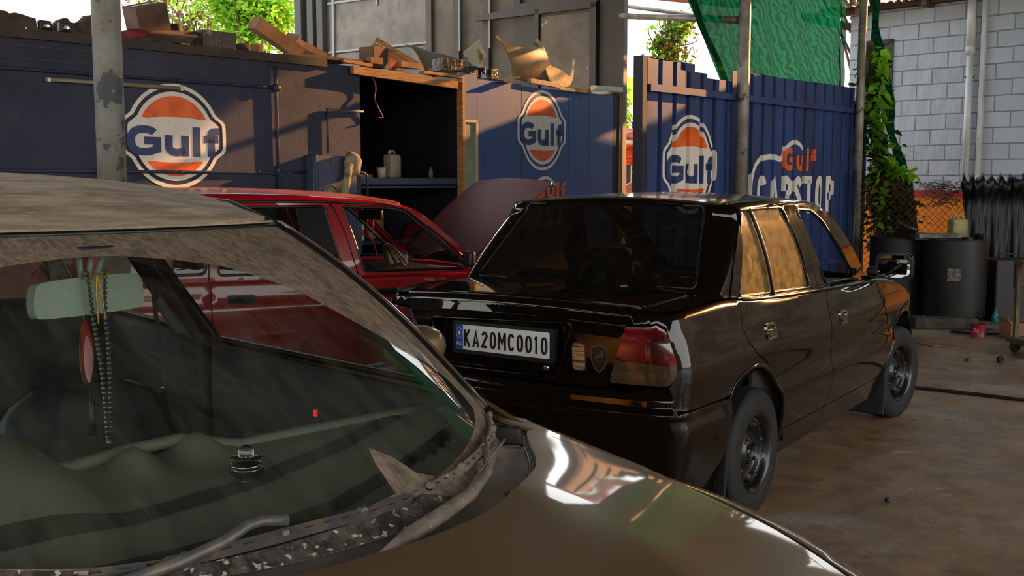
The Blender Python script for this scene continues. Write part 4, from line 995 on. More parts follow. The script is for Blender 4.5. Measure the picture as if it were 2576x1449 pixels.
# =============== RED HATCHBACK ===============
def redcar():
    psi = R(64.5)
    T = thing('hatchback_car', 'red five-door hatchback with its bonnet raised, parked along the painted wall', 'car', (-2.269, 6.289, 0), PI/2-psi)
    red = M('red car paint', srgb(150, 6, 22), .25, coat=1, coatr=.03, bump=.015, bscale=3)
    redd = M('dull red bonnet', srgb(100, 14, 14), .5, col2=srgb(82, 16, 15), scale=3, spec=.3)
    gls = glassmat('hatch side glass', (.80, .84, .82), .07); gl_t = glassmat('hatch rear glass', (.45, .48, .46), .08)
    belt = [(-.6, .93), (0, .925), (1.0, .915), (1.9, .90), (2.3, .86), (2.6, .78), (2.72, .68)]
    Rs = .04; vs = lambda x: spl(x, belt)-Rs
    prof = [(.15, .06), (.30, .03), (.45, .006), (.60, .0), (.785, .0), (.792, .008), (.80, .002), (.86, .006), (.93, .02)]
    wf = lambda x: .02*max(0, (x-1.4)/1.2)**2+.02*max(0, (.3-x)/.9)**2
    B = Ring(lambda z: .715, lambda z: -.60, .20, vs, Rs, lambda x, z: -spl(z, prof), lambda z, t: 0, bow=.03, crown=.03, wf=wf)
    P = B.P; ctr = (1.0, 0, .6)
    both = (False, True)
    arc = lambda x0, r: [(x0+r*math.cos(a), .28+r*math.sin(a)) for a in [PI-PI*k/14 for k in range(15)]]
    def sp_(name, pts, mat=None, par=None, mir=False, step=.05, fl=.015, off=0):
        return panel(name, mat or red, par or T, [B.poly(pts)], P, step, fl, mirror=mir, ctr=ctr, off=off)
    vt = lambda x: vs(x)+Rs*PI/2+.01
    roofz = [(-.5, 1.36), (-.2, 1.385), (.3, 1.397), (.7, 1.392), (1.0, 1.378), (1.3, 1.355), (1.5, 1.325), (1.65, 1.30)]
    Rg = .06; g_vs = lambda x: spl(x, roofz)-Rg
    Gr = Ring(lambda z: interp(z, [(.85, .695), (.93, .69), (1.33, .60), (1.5, .56)]), lambda z: interp(z, [(.90, -.55), (1.35, -.35)]), .12, g_vs, Rg, lambda x, z: .008*math.sin(PI*min(max((z-.93)/.4, 0), 1)), lambda z, t: 0, bow=.02, crown=.03)
    Q = Gr.P; gc = (.6, 0, 1.0); gv = lambda x: g_vs(x)+Rg*PI/2
    def gp(name, mat, pts, par=None, mir=False, off=0, holes=(), step=.04, fl=.012):
        return panel(name, mat, par or T, [Gr.poly(pts)]+[Gr.poly(h) for h in holes], Q, step, fl, mirror=mir, ctr=gc, off=off)
    tb = lambda y, mir: (y[0], -y[1], y[2]) if mir else y
    def trim(name, mat, pts, r, par, mir, off=.003, close=True):
        q = [tb(Q(Gr.tx(x, z), z, off), mir) for x, z in (pts+[pts[0]] if close else pts)]
        return MB().tube(q, r, 6, not close).build(name, mat, par or T, smooth=True)
    for mir in both:
        qp = [(-.38, .25), (-.36, .28)]+[p for p in arc(0, .33) if p[1] > .3 and p[0] < .3]+[(.31, .42), (.302, .62), (.302, vt(.3)), (-.38, vt(-.38))]
        L = B.line(qp); L = [(2.0, .25)]+L+[(2.0, vt(-.4)), (1.0, .96), (.0, .96), (.0, .25)]
        panel('quarter_panel', red, T, [L], P, .06, .012, mirror=mir, ctr=ctr)
        rd = [(.308, vt(.3)), (.308, .62), (.34, .40), (.36, .30), (1.09, .30), (1.155, .45), (1.165, vt(1.16))]
        d1 = sp_('rear_door', rd, mir=mir)
        fd = [(1.173, vt(1.17)), (1.163, .45), (1.098, .30), (1.95, .30), (2.0, .45), (1.98, vt(1.98))]
        d2 = sp_('front_door', fd, mir=mir)
        sp_('sill', [(.33, .293), (1.95, .293), (1.95, .18), (.33, .18)], mir=mir)
        fw = [(1.99, vt(1.99)), (2.01, .45), (1.97, .22), (2.04, .22), (2.04, .28)]+[p for p in arc(2.365, .33) if p[1] > .3]+[(2.70, .22), (2.95, .22), (2.98, .60), (2.72, .66), (2.6, vt(2.6)), (2.3, vt(2.3))]
        sp_('front_wing', fw, mir=mir)
        for hx, hz, dd in ((.471, .800, d1), (1.322, .803, d2)):
            panel('door_handle', m_blk, dd, [B.poly(rrect(hx-.077, hz-.024, hx+.077, hz+.024, .010), 1)], lambda t, v: P(t, v, .014), .03, .014, mirror=mir, ctr=ctr)
        q = tb(P(B.tx(1.30, .735), .735, .004), mir); MB().lathe([(0, .006), (.010, .006), (.013, 0)], 14, c=q, M=Matrix(((1, 0, 0), (0, 0, -1), (0, 1, 0)))).build('door_lock', m_chrome, d2)
        # greenhouse
        w0 = rpoly([(.10, .945), (.14, 1.28), (.25, 1.315), (.272, 1.30), (.285, .945)], .04)
        w1 = rpoly([(.355, .935), (.345, 1.315), (.99, 1.318), (1.075, .935)], .025)
        w2 = rpoly([(1.205, .930), (1.10, 1.315), (1.42, 1.300), (1.50, 1.272), (1.845, .955), (1.845, .925)], [.02, .02, .04, .04, .02, .01])
        top = [(1.49, gv(1.49)), (1.2, gv(1.2)), (.8, gv(.8)), (.3, gv(.3)), (-.2, gv(-.2))]
        gp('body_frame', red, [(-.36, .90), (.295, .90), (.31, 1.325), (.33, 1.335), (1.40, 1.326), (1.50, 1.295), (1.93, .90), (2.02, .90), (1.62, 1.255)]+top, None, mir, 0, [w0])
        gp('quarter_window', gl_t, w0, None, mir, -.004, fl=0, step=.1); trim('window_seal', m_rub, w0, .009, None, mir)
        f1 = [(.302, .90), (.318, 1.32), (.335, 1.33), (1.02, 1.333), (1.10, 1.15), (1.165, .90)]
        gp('window_frame', red, f1, d1, mir, .003, [w1]); gp('side_window', gl_t, w1, d1, mir, -.006, fl=0, step=.1); trim('window_seal', m_rub, w1, .008, d1, mir)
        f2 = [(1.172, .90), (1.108, 1.15), (1.04, 1.333), (1.39, 1.320), (1.49, 1.290), (1.915, .90)]
        gp('window_frame', red, f2, d2, mir, .003, [w2]); trim('window_seal', m_rub, w2, .009, d2, mir)
        trim('drip_rail', m_rub, [(-.1, 1.342), (.5, 1.350), (1.0, 1.345), (1.40, 1.330), (1.52, 1.295), (1.72, 1.115), (1.94, .915)], .008, None, mir, .004, False)
        s = -1 if not mir else 1
        MB().box((1.87, s*.735, .985), (.045, .11, .10), Matrix.Rotation(.1, 3, 'Y'), .02).build('door_mirror', m_blk, T, smooth=True)
    rl = [(x, -.535) for x in np.linspace(-.28, 1.46, 12)]+[(1.50+.03*(1-(y/.53)**2), y) for y in np.linspace(-.5, .5, 9)]+[(x, .535) for x in np.linspace(1.46, -.28, 12)]+[(-.30, y) for y in np.linspace(.5, -.5, 9)]
    panel('roof', M('dusty red roof', srgb(150, 26, 24), .35, col2=srgb(168, 84, 56), scale=1.5, coat=.5, coatr=.1), T, [rl], lambda x, y: (x, y, Gr.deck(x, y)), .06, .01, ctr=(.6, 0, 0))
    def wsm(y, z): x = interp(z, [(.90, 1.98), (1.34, 1.50)]); w = interp(z, [(.9, .69), (1.34, .55)]); return (x+.05*(1-(y/w)**2)-.01, y, z)
    panel('windscreen', glassmat('hatch windscreen', (.82, .86, .84), .06), T, [rpoly([(-.66, .915), (.66, .915), (.54, 1.315), (-.54, 1.315)], .04)], wsm, .08, 0, ctr=gc)
    panel('hatch_window', gl_t, T, [rpoly([(-.52, .95), (.52, .95), (.47, 1.30), (-.47, 1.30)], .05)], lambda y, z: (interp(z, [(.90, -.55), (1.35, -.35)]), y, z), .1, 0, ctr=gc)
    # bonnet raised, hinged at the screen: local u along from hinge, slight crown and side roll
    an = R(41); hx, hz = 1.955, .975
    def bon(u, y):
        n = .03*(1-(y/.66)**2)+.018*math.sin(PI*min(u/.8, 1))
        return (hx+u*math.cos(an)-n*math.sin(an), y, hz+u*math.sin(an)+n*math.cos(an))
    bl = rpoly([(.0, -.60), (.30, -.645), (.735, -.635), (.745, 0), (.735, .635), (.30, .645), (.0, .60)], [.04, .1, .03, .1, .03, .1, .04])
    panel('bonnet', redd, T, [bl], bon, .05, .012, ctr=(2.6, 0, .3), thick=.010)
    MB().tube([(2.36, -.5, .86), (2.42, -.5, 1.30)], .006, 6).build('bonnet_stay', m_blk, T)
    MB().box((2.45, 0, .45), (.9, 1.2, .5)).box((2.35, .1, .74), (.5, .6, .2), bev=.05).build('engine_bay', m_under, T)
    MB().box((2.96, 0, .42), (.10, 1.42, .34), bev=.04).build('front_bumper', m_blk, T, smooth=True)
    MB().box((1.0, 0, .26), (3.0, 1.05, .08)).box((1.15, 0, .36), (1.6, 1.34, .06)).build('floor_pan', m_under, T)
    cl = M('hatch seat cloth', srgb(58, 50, 46), .85, col2=srgb(40, 34, 32), scale=20)
    cl2 = M('worn brown seat', srgb(96, 66, 48), .8, col2=srgb(64, 44, 34), scale=8)
    for y in (-.33, .33): seat(T, 1.05, y, cl if y < 0 else cl2, h=.60, w=.46, zb=.34, head=False, tilt=.30)
    MB().box((.35, 0, .42), (.45, 1.15, .2), bev=.05).box((.12, 0, .66), (.14, 1.15, .42), Matrix.Rotation(-.2, 3, 'Y'), .05).build('rear_bench', cl, T, smooth=True)
    MB().box((1.80, 0, .80), (.34, 1.26, .18), Matrix.Rotation(.05, 3, 'Y'), .05).build('dashboard', m_dash, T, smooth=True)
    steering(T, 1.56, -.30, .90, .175, .45, M('wood rim', srgb(96, 58, 30), .25, coat=1), M('spoke alloy', srgb(150, 120, 80), .3, metal=.8))
    MB().box((1.47, .0, 1.245), (.03, .24, .065), Matrix.Rotation(.35, 3, 'Z'), .012).tube([(1.47, 0, 1.25), (1.52, 0, 1.30)], .008, 6).build('interior_mirror', m_blk, T, smooth=True)
    rc = M('red cord', srgb(190, 20, 40), .6)
    MB().tube([(1.47, -.05, 1.22), (1.465, -.055, 1.10), (1.50, -.06, .93)], .003, 6).build('hanging_cord', rc, T)
    MB().tube([(1.47, .07, 1.22), (1.47, .07, 1.12), (1.50, .06, 1.06)], .003, 6).build('hanging_cord', rc, T)
    # picture card on the dash
    MB().box((1.66, .02, .935), (.01, .22, .11), Matrix.Rotation(.3, 3, 'Z')).build('dash_card', M('printed card', srgb(196, 196, 180), .5, col2=srgb(70, 96, 70), scale=18, lo=.45, hi=.52), T)
    for s in (-1, 1): MB().box((1.1, s*.66, .58), (1.75, .02, .62), bev=.008).build('door_lining', M('hatch lining', srgb(52, 30, 30), .8), T)
    for x in (0, 2.365):
        wheel(T, x, -.625, .27, .272, .15, -1, rimr=.16); wheel(T, x, .625, .27, .272, .15, 1, rimr=.16)
    return T
REDC = redcar()
# =============== BROWN FOREGROUND CAR ===============
def browncar():
    psi = R(137)
    T = thing('hatchback_car', 'dusty brown car in the foreground with wipers on a dirt-streaked windscreen', 'car', (-.4646, 1.6998, 0), PI/2-psi)
    brn = M('brown metallic paint', srgb(130, 105, 74), .38, metal=.5, coat=1, coatr=.045, bump=.006, bscale=2)
    # roof and pillars carry a wiped film of dust
    dust = M('dusty brown paint', srgb(190, 168, 144), .7, col2=srgb(140, 120, 100), scale=7, lo=.35, hi=.62, bump=.05, bscale=30, stretch=(2.2, .8, 1), col3=srgb(200, 184, 164), scale3=11, lo3=.56, hi3=.7, spec=.3)
    A = MATS
    def Wm(w, s, d=0):
        a = abs(w); hb = .66-.10*s
        xb = .33-.45*a**2.45; zb = .925+.035*a*a; xh = -.70-.12*a*a; zh = 1.350
        x = xb+(xh-xb)*s; z = zb+(zh-zb)*s; b = .035*math.sin(PI*s)+d
        return (x+b*.38, w*hb, z+b*.92)
    wc = (-.4, 0, .6)
    zt_ = [(-3.2, .93), (-2.0, .965), (-.5, .965), (-.1, .935), (.14, .905), (.41, .878), (.61, .850), (.75, .822), (.95, .755), (1.08, .67)]
    Rs = .09; vs = lambda x: spl(x, zt_)-Rs
    prof = [(.15, .07), (.35, .03), (.55, .004), (.70, .0), (.85, .012), (.95, .05)]
    wf = lambda x: (.20*max(0, (x-.35)/.75)**2.2 if x < 1.1 else .20)
    B = Ring(lambda z: .83, lambda z: -3.0, .25, vs, Rs, lambda x, z: -spl(z, prof), lambda z, t: 0, bow=.05, crown=.055, wf=wf)
    P = B.P; ctr = (-1, 0, .6); both = (False, True)
    arc = lambda x0, r: [(x0+r*math.cos(a), .30+r*math.sin(a)) for a in [PI-PI*k/16 for k in range(17)]]
    vt = lambda x: vs(x)+Rs*PI/2+.006
    def sp_(name, pts, mat=None, par=None, mir=False, step=.05, fl=.015, off=0):
        return panel(name, mat or brn, par or T, [B.poly(pts)], P, step, fl, mirror=mir, ctr=ctr, off=off)
    # bonnet with curved rear edge
    re_ = [(.40, 0), (.398, .08), (.388, .15), (.365, .24), (.33, .32), (.28, .41), (.22, .49), (.15, .555), (.085, .605), (.035, .645), (.012, .672), (.02, .690), (.05, .698)]
    fr_ = [(.3, .70), (.5, .685), (.7, .65), (.85, .60), (.97, .52), (1.04, .38), (1.07, .2), (1.08, 0)]
    half = smoothloop(re_, 4, False)+smoothloop(fr_, 4, False)
    loop = half+[(x, -y) for x, y in half[::-1]][1:-1]
    def bon(x, y):
        e = .012*math.exp(-((abs(y)-.50)/.05)**2)*0
        return (x, y, B.deck(x, y)+.008*math.exp(-((abs(y)-.42+.12*x)/.10)**2)+.004)
    panel('bonnet', brn, T, [loop], bon, .04, .025, ctr=(.5, 0, 0))
    MB().tube([bon(x, y) for x, y in half[:len(re_)*4-6]][0:0]+[Vector(bon(x, y))+Vector((-.004, 0, -.004)) for x, y in smoothloop(re_, 3, False)]).build('edge', brn, T) if False else None
    # cowl grille panel under the bonnet edge
    gi = [(.28, 0), (.26, .15), (.19, .30), (.09, .44), (-.01, .54), (-.10, .60), (-.14, .655), (-.02, .70), (.10, .66), (.26, .52), (.38, .34), (.43, .15), (.44, 0)]
    gl_ = smoothloop(gi, 4, False); gl2 = gl_+[(x, -y) for x, y in gl_[::-1]][1:-1]
    def cow(x, y):
        q = math.hypot(x-.05*0, y*.0); d = spl(abs(y), [(0, .375), (.15, .36), (.32, .30), (.49, .19), (.62, .05), (.70, -.05)])-x
        return (x, y, min(.916+.024*(abs(y)/.66)**2-.014*math.sin(PI*min(max((.07-d)/.14+.2, 0), 1)), B.deck(x, y)-.010))
    cwl = panel('cowl', M('dusty cowl plastic', srgb(112, 102, 92), .5, col2=srgb(140, 124, 106), scale=5, lo=.4, hi=.65, col3=srgb(176, 162, 142), scale3=40, lo3=.66, hi3=.7, bump=.1, bscale=60), T, [gl2], cow, .04, .01, ctr=(.2, 0, 0))
    # corner infill with a rubber plug
    for s in (1, -1):
        MB().box((-.01, s*.625, .925), (.15, .07, .012), Matrix.Rotation(s*-.75, 3, 'Z')@Matrix.Rotation(.04, 3, 'Y'), .005).build('cowl_corner', m_blk, T, smooth=True)
        MB().box((.315, s*.335, .933), (.022, .014, .012), Matrix.Rotation(s*-.6, 3, 'Z'), .005).build('washer_jet', m_blk, T)
    # bonnet seal
    MB().tube([(x-.012, y, B.deck(x, y)-.012) for x, y in [(a, -b) for a, b in smoothloop(re_, 3, False)[::-1]]+smoothloop(re_, 3, False)], .007, 6).build('bonnet_seal', m_rub, T, smooth=True)
    for mir in both:
        strip = [(-.12, vt(-.12)), (.0, vt(0)), (.3, vt(.3)), (.6, vt(.6)), (.9, vt(.9)), (1.08, .66), (1.13, .5), (1.13, .25), (.97, .25)]
        fw = [(-.10, vt(-.10)), (.3, vt(.3)), (.7, vt(.7)), (.95, vt(.95)), (1.12, .60), (1.13, .25), (.98, .25)]+[p for p in arc(.60, .345)[::-1] if p[1] > .3]+[(.25, .25), (.05, .25), (.02, .5), (-.06, .80)]
        sp_('front_wing', fw, mir=mir)
        ws = [(-.13, .725), (.0, .732), (.3, .73), (.6, .70), (.8, .655), (.95, .60), (1.0, .53), (.96, .530), (.85, .605), (.7, .655), (.5, .690), (.3, .705), (.05, .703), (.015, .694), (-.10, .668)]
        panel('wing_top', brn, T, [[(x, -y) for x, y in ws]], lambda x, y: (x, y, B.deck(x, y)+.003), .03, .008, mirror=mir, ctr=(.5, 0, 0))
        sp_('front_door', [(-.065, .80), (.015, .5), (.0, .30), (-1.36, .30), (-1.42, .5), (-1.46, vt(-1.46)), (-.11, vt(-.11))], mir=mir)
        sp_('rear_door', [(-1.428, .5), (-1.368, .30), (-2.1, .30), (-2.35, .65), (-2.42, vt(-2.4)), (-1.468, vt(-1.46))], mir=mir)
        qp = [(-2.11, .25)]+[p for p in arc(-1.93, .345) if p[1] > .31 and p[0] < -2.12][::-1][:0]+[(-2.11, .30), (-2.358, .65), (-2.428, vt(-2.42)), (-2.75, vt(-2.75))]
        L = B.line(qp); L = L+[(2.0, vt(-2.75)), (1.0, .99), (0, .99), (0, .25), (2.0, .25)]
        panel('quarter_panel', brn, T, [L], P, .08, 0, mirror=mir, ctr=ctr)
        sp_('sill', [(.24, .24), (-2.10, .24), (-2.10, .295), (.02, .295)], mir=mir)
    # greenhouse sides
    zr = [(-3.1, 1.36), (-2.6, 1.405), (-2.0, 1.425), (-1.5, 1.415), (-1.1, 1.385), (-.85, 1.345), (-.7, 1.31)]
    Rg = .05; g_vs = lambda x: spl(x, zr)-Rg
    Gr = Ring(lambda z: interp(z, [(.85, .73), (.97, .70), (1.33, .61), (1.5, .57)]), lambda z: interp(z, [(.9, -3.0), (1.4, -2.75)]), .2, g_vs, Rg, lambda x, z: .004*math.sin(PI*min(max((z-.97)/.36, 0), 1)), lambda z, t: 0, bow=.04, crown=.045)
    Q = Gr.P; gc = (-1.2, 0, 1.0); gv = lambda x: g_vs(x)+Rg*PI/2
    gls = glassmat('door glass', (.86, .9, .88), .05, .02)
    trimg = M('grey pillar trim', srgb(112, 116, 108), .7); lin = M('dark cabin lining', srgb(48, 51, 51), .7, bump=.05, bscale=200)
    for mir in both:
        w1 = rpoly([(-.34, .985), (-1.40, .972), (-1.69, 1.225), (-1.73, 1.325), (-1.2, 1.325), (-.95, 1.295)], [.02, .02, .02, .03, .04, .04])
        w2 = rpoly([(-1.60, .985), (-1.82, 1.20), (-1.86, 1.31), (-2.55, 1.28), (-2.66, 1.22), (-2.52, 1.0)], .03)
        fr = [(-.02, .93), (-.20, .985), (-.60, 1.20), (-.80, 1.31), (-.86, 1.345)]
        def gp(name, mat, pts, off=0, holes=(), fl=.012, step=.05, par=None):
            return panel(name, mat, par or T, [Gr.poly(pts)]+[Gr.poly(h) for h in holes], Q, step, fl, mirror=mir, ctr=gc, off=off)
        gp('side_frame', brn, fr+[(x, gv(x)) for x in (-.9, -1.2, -1.6, -2.0, -2.4, -2.7)]+[(-2.75, 1.2), (-2.78, .93)], 0, [w1, w2])
        gp('side_window', gls, w1, -.006, fl=0, step=.1); gp('side_window', gls, w2, -.006, fl=0, step=.1)
        for w_ in (w1, w2):
            q = [Q(Gr.tx(x, z), z, -.008) for x, z in w_+[w_[0]]]; q = [(a, -b, c) if mir else (a, b, c) for a, b, c in q]
            MB().tube(q, .010, 6, False).build('window_seal', m_rub, T, smooth=True)
            q = [Q(Gr.tx(x, z), z, .001) for x, z in w_+[w_[0]]]; q = [(a, -b, c) if mir else (a, b, c) for a, b, c in q]
            MB().tube(q, .003, 6, False).build('bright_seal', M('window bright trim', srgb(150, 140, 120), .3, metal=.8), T, smooth=True)
        s = -1 if not mir else 1
        # inner pillar trims and lining
        def inner(name, mat, pts, d=-.035):
            return panel(name, mat, T, [Gr.poly(pts)], lambda t, v: Q(t, v, d), .1, .01, mirror=mir, ctr=gc)
        inner('pillar_trim', lin, [(-1.42, .95), (-1.60, .95), (-1.86, 1.22), (-1.88, 1.34), (-1.72, 1.34), (-1.69, 1.22)])
        inner('pillar_trim', trimg, [(-1.50, .96), (-1.60, .96), (-1.72, 1.07), (-1.66, 1.10)], -.045)
        inner('pillar_trim', lin, [(-2.50, .95), (-2.66, 1.22), (-2.60, 1.36), (-2.72, 1.34), (-2.74, .95)])
        inner('pillar_trim', lin, [(-.15, .96), (-.30, .985), (-.92, 1.30), (-1.2, 1.33), (-2.6, 1.33), (-2.6, 1.36), (-1.1, 1.36), (-.80, 1.325)])
        MB().box((-.82, s*.672, .785), (1.12, .05, .36), bev=.02).box((-2.0, s*.675, .80), (1.1, .05, .36), bev=.02).build('door_lining', lin, T, smooth=True)
        MB().box((-.80, s*.625, .72), (.62, .06, .07), bev=.025).build('arm_rest', lin, T, smooth=True)
        # outside mirror shell, domed side forward
        e = bpy.data.objects.new('door_mirror', None); COL.objects.link(e); e.parent = T; e.location = (-.715, s*.92, 1.0); e.rotation_euler = (0, 0, s*.12)
        V = []; Fc = []
        for i in range(9):
            a = PI/2*i/8; r = math.cos(a)**.7 if i < 8 else 0
            for j in range(24):
                b = 2*PI*j/24; cy, cz = math.cos(b), math.sin(b)
                V.append((.075*math.sin(a), .105*r*math.copysign(abs(cy)**.75, cy), .062*r*math.copysign(abs(cz)**.8, cz)))
        for i in range(8):
            for j in range(24): Fc.append((i*24+j, i*24+(j+1) % 24, (i+1)*24+(j+1) % 24, (i+1)*24+j))
        mk('mirror_shell', V, Fc, brn, e, True)
        MB().lathe([(0, 0), (1, 0)], 24, M=Matrix(((0, 0, 1), (.098, 0, 0), (0, .058, 0)))).build('mirror_glass', M('mirror', srgb(190, 195, 195), .02, 1), e)
        MB().box((.0, -s*.11, -.045), (.05, .10, .03), bev=.012).build('mirror_arm', m_blk, e, smooth=True)
    # roof
    hx = lambda y: -.715-.12*(y/.56)**2
    rl = [(hx(y)-.012, y) for y in np.linspace(-.545, .545, 15)]+[(-1.1, .57), (-1.6, .575), (-2.2, .57), (-2.7, .54)]+[(-2.76, y) for y in np.linspace(.5, -.5, 9)]+[(-2.7, -.54), (-2.2, -.57), (-1.6, -.575), (-1.1, -.57)]
    rcz = [(-2.8, 1.455), (-2.2, 1.49), (-1.7, 1.487), (-1.4, 1.470), (-1.15, 1.442), (-.95, 1.402), (-.80, 1.366), (-.70, 1.349)]
    def rz(x, y):
        c = spl(x, rcz); k = min(abs(y)/.58, 1); drop = .035*sstep(-.72, -1.1, x); 
        return (x, y, c-drop*k**2.2-.0*k)
    panel('roof', dust, T, [rl], rz, .045, .02, ctr=(-1.5, 0, 0))
    MB().tube([Wm(w, .985, .002) for w in np.linspace(-1, 1, 21)], .008, 6).build('screen_top_moulding', m_rub, T, smooth=True)
    MB().tube([Wm(w, 1.0, .006) for w in np.linspace(-.98, .98, 21)], .005, 6).build('screen_top_trim', dust, T, smooth=True)
    hl = panel('headlining', M('headlining', srgb(120, 118, 110), .9), T, [[(x*.98-.03, y*.96) for x, y in rl]], lambda x, y: (x, y, rz(x, y)[2]-.035), .15, 0, ctr=(-1.5, 0, 3))
    for s in (1, -1):
        MB().tube([Wm(s*1.0, t, -.002) for t in np.linspace(0, 1, 12)]+[(-1.1, s*.585, rz(-1.1, .57)[2]-.004), (-1.6, s*.592, 1.416), (-2.2, s*.59, 1.415), (-2.7, s*.56, 1.38)], .013, 8).build('pillar_moulding', m_blk, T, smooth=True)
        MB().tube([Wm(s*1.02, t, -.02) for t in np.linspace(.0, 1, 12)], .030, 10).build('screen_pillar', brn, T, smooth=True)
        MB().tube([Wm(s*.955, t, -.028) for t in np.linspace(.0, 1, 12)], .022, 8).build('pillar_trim', lin, T, smooth=True)
    # ---- windscreen: clean glass, dust film around the wiped arcs, splashed lower edge ----
    outline = [(w, 0) for w in np.linspace(-1, 1, 21)]+[(1, s) for s in np.linspace(.05, .95, 12)]+[(w, 1) for w in np.linspace(1, -1, 21)]+[(-1, s) for s in np.linspace(.95, .05, 12)]
    gm = glassmat('windscreen glass', (.80, .86, .82), .045)
    scr = panel('windscreen', gm, T, [outline], Wm, .10, 0, ctr=wc)
    wiped = smoothloop([(-.98, .20), (-.95, .42), (-.82, .60), (-.62, .745), (-.45, .80), (-.30, .835), (-.12, .858), (.03, .862), (.15, .845), (.28, .815), (.41, .77), (.53, .68)], 4, False)+smoothloop([(.60, .60), (.66, .49), (.76, .345), (.86, .22), (.885, .13), (.86, .075)], 4, False)+[(.74, .070), (.62, .070), (.50, .066), (.38, .062)]+[(.33, .085), (.30, .13), (.255, .165), (.235, .13), (.22, .065), (.0, .052), (-.25, .042), (-.51, .032), (-.75, .03), (-.9, .05)]
    wiped = [tuple(p) for p in wiped]
    def film(name, c1, c2, amt, scale, lo, hi, speck=None, st=(1, 1, 1)):
        m = bpy.data.materials.new(name); m.use_nodes = True; nt = m.node_tree; nt.nodes.clear(); L = nt.links
        out = nt.nodes.new('ShaderNodeOutputMaterial'); tr = nt.nodes.new('ShaderNodeBsdfTransparent'); df = nt.nodes.new('ShaderNodeBsdfDiffuse')
        tc = nt.nodes.new('ShaderNodeTexCoord'); mp = nt.nodes.new('ShaderNodeMapping'); mp.inputs['Scale'].default_value = st; L.new(tc.outputs['Object'], mp.inputs[0])
        n = nt.nodes.new('ShaderNodeTexNoise'); n.inputs['Scale'].default_value = scale; n.inputs['Detail'].default_value = 12; n.inputs['Roughness'].default_value = .7; n.inputs['Distortion'].default_value = 1.2; L.new(mp.outputs[0], n.inputs['Vector'])
        r = nt.nodes.new('ShaderNodeMapRange'); r.inputs['From Min'].default_value = lo; r.inputs['From Max'].default_value = hi; r.inputs['To Min'].default_value = amt[0]; r.inputs['To Max'].default_value = amt[1]; L.new(n.outputs[0], r.inputs[0])
        mc = nt.nodes.new('ShaderNodeMix'); mc.data_type = 'RGBA'; mc.inputs[6].default_value = c1; mc.inputs[7].default_value = c2
        n2 = nt.nodes.new('ShaderNodeTexNoise'); n2.inputs['Scale'].default_value = 30; n2.inputs['Detail'].default_value = 8; n2.inputs['Roughness'].default_value = .75; L.new(mp.outputs[0], n2.inputs['Vector'])
        r2 = nt.nodes.new('ShaderNodeMapRange'); r2.inputs['From Min'].default_value = .42; r2.inputs['From Max'].default_value = .6; L.new(n2.outputs[0], r2.inputs[0]); L.new(r2.outputs[0], mc.inputs[0])
        col = mc.outputs[2]; fac = r.outputs[0]
        if speck:
            vz = nt.nodes.new('ShaderNodeTexNoise'); vz.inputs['Scale'].default_value = 75; vz.inputs['Detail'].default_value = 3; L.new(tc.outputs['Object'], vz.inputs['Vector'])
            r3 = nt.nodes.new('ShaderNodeMapRange'); r3.inputs['From Min'].default_value = .60; r3.inputs['From Max'].default_value = .65; L.new(vz.outputs[0], r3.inputs[0])
            m3 = nt.nodes.new('ShaderNodeMix'); m3.data_type = 'RGBA'; L.new(r3.outputs[0], m3.inputs[0]); L.new(col, m3.inputs[6]); m3.inputs[7].default_value = speck; col = m3.outputs[2]
            mx = nt.nodes.new('ShaderNodeMath'); mx.operation = 'MAXIMUM'; L.new(fac, mx.inputs[0]); L.new(r3.outputs[0], mx.inputs[1]); fac = mx.outputs[0]
        L.new(col, df.inputs[0]); ms = nt.nodes.new('ShaderNodeMixShader'); L.new(fac, ms.inputs[0]); L.new(tr.outputs[0], ms.inputs[1]); L.new(df.outputs[0], ms.inputs[2]); L.new(ms.outputs[0], out.inputs[0])
        return m
    outl = [(w, .045) for w in np.linspace(-.985, .985, 21)]+[(.985, s) for s in np.linspace(.08, .95, 12)]+[(w, .975) for w in np.linspace(.985, -.985, 21)]+[(-.985, s) for s in np.linspace(.95, .08, 12)]
    inner_w = [(w*.999, max(s, .047)) for w, s in wiped]
    panel('dust_film', film('screen dust', srgb(156, 138, 120), srgb(120, 104, 90), (.62, .97), 6, .35, .62, None, (1, 2.5, 1)), scr, [outline, wiped], lambda w, s: Wm(w, s, .0015), .06, 0, ctr=wc)
    splash = [(w, -.0) for w in np.linspace(-1, .40, 15)]+[(.34, .03), (.28, .05), (.22, .058), (0, .048), (-.25, .038), (-.51, .028), (-.98, .03)]
    panel('splashed_dirt', film('splashed dirt', srgb(58, 54, 50), srgb(104, 96, 86), (.75, 1.0), 14, .4, .55, srgb(190, 184, 172)), scr, [splash], lambda w, s: Wm(w, s, .0025), .06, 0, ctr=wc)
    panel('wiper_haze', film('thin wiper haze', srgb(150, 140, 120), srgb(120, 112, 100), (.0, .14), 3, .40, .7, None, (1, 4, 1)), scr, [wiped], lambda w, s: Wm(w, s, .001), .08, 0, ctr=wc)
    # ---- wipers ----
    m_wip = M('worn wiper metal', srgb(96, 94, 94), .45, col2=srgb(124, 112, 98), scale=20, lo=.5, hi=.62, metal=.3, bump=.15, bscale=90)
    m_wipd = M('dusty wiper', srgb(136, 122, 106), .7, col2=srgb(104, 94, 84), scale=25, col3=srgb(210, 200, 184), scale3=60, lo3=.64, hi3=.67)
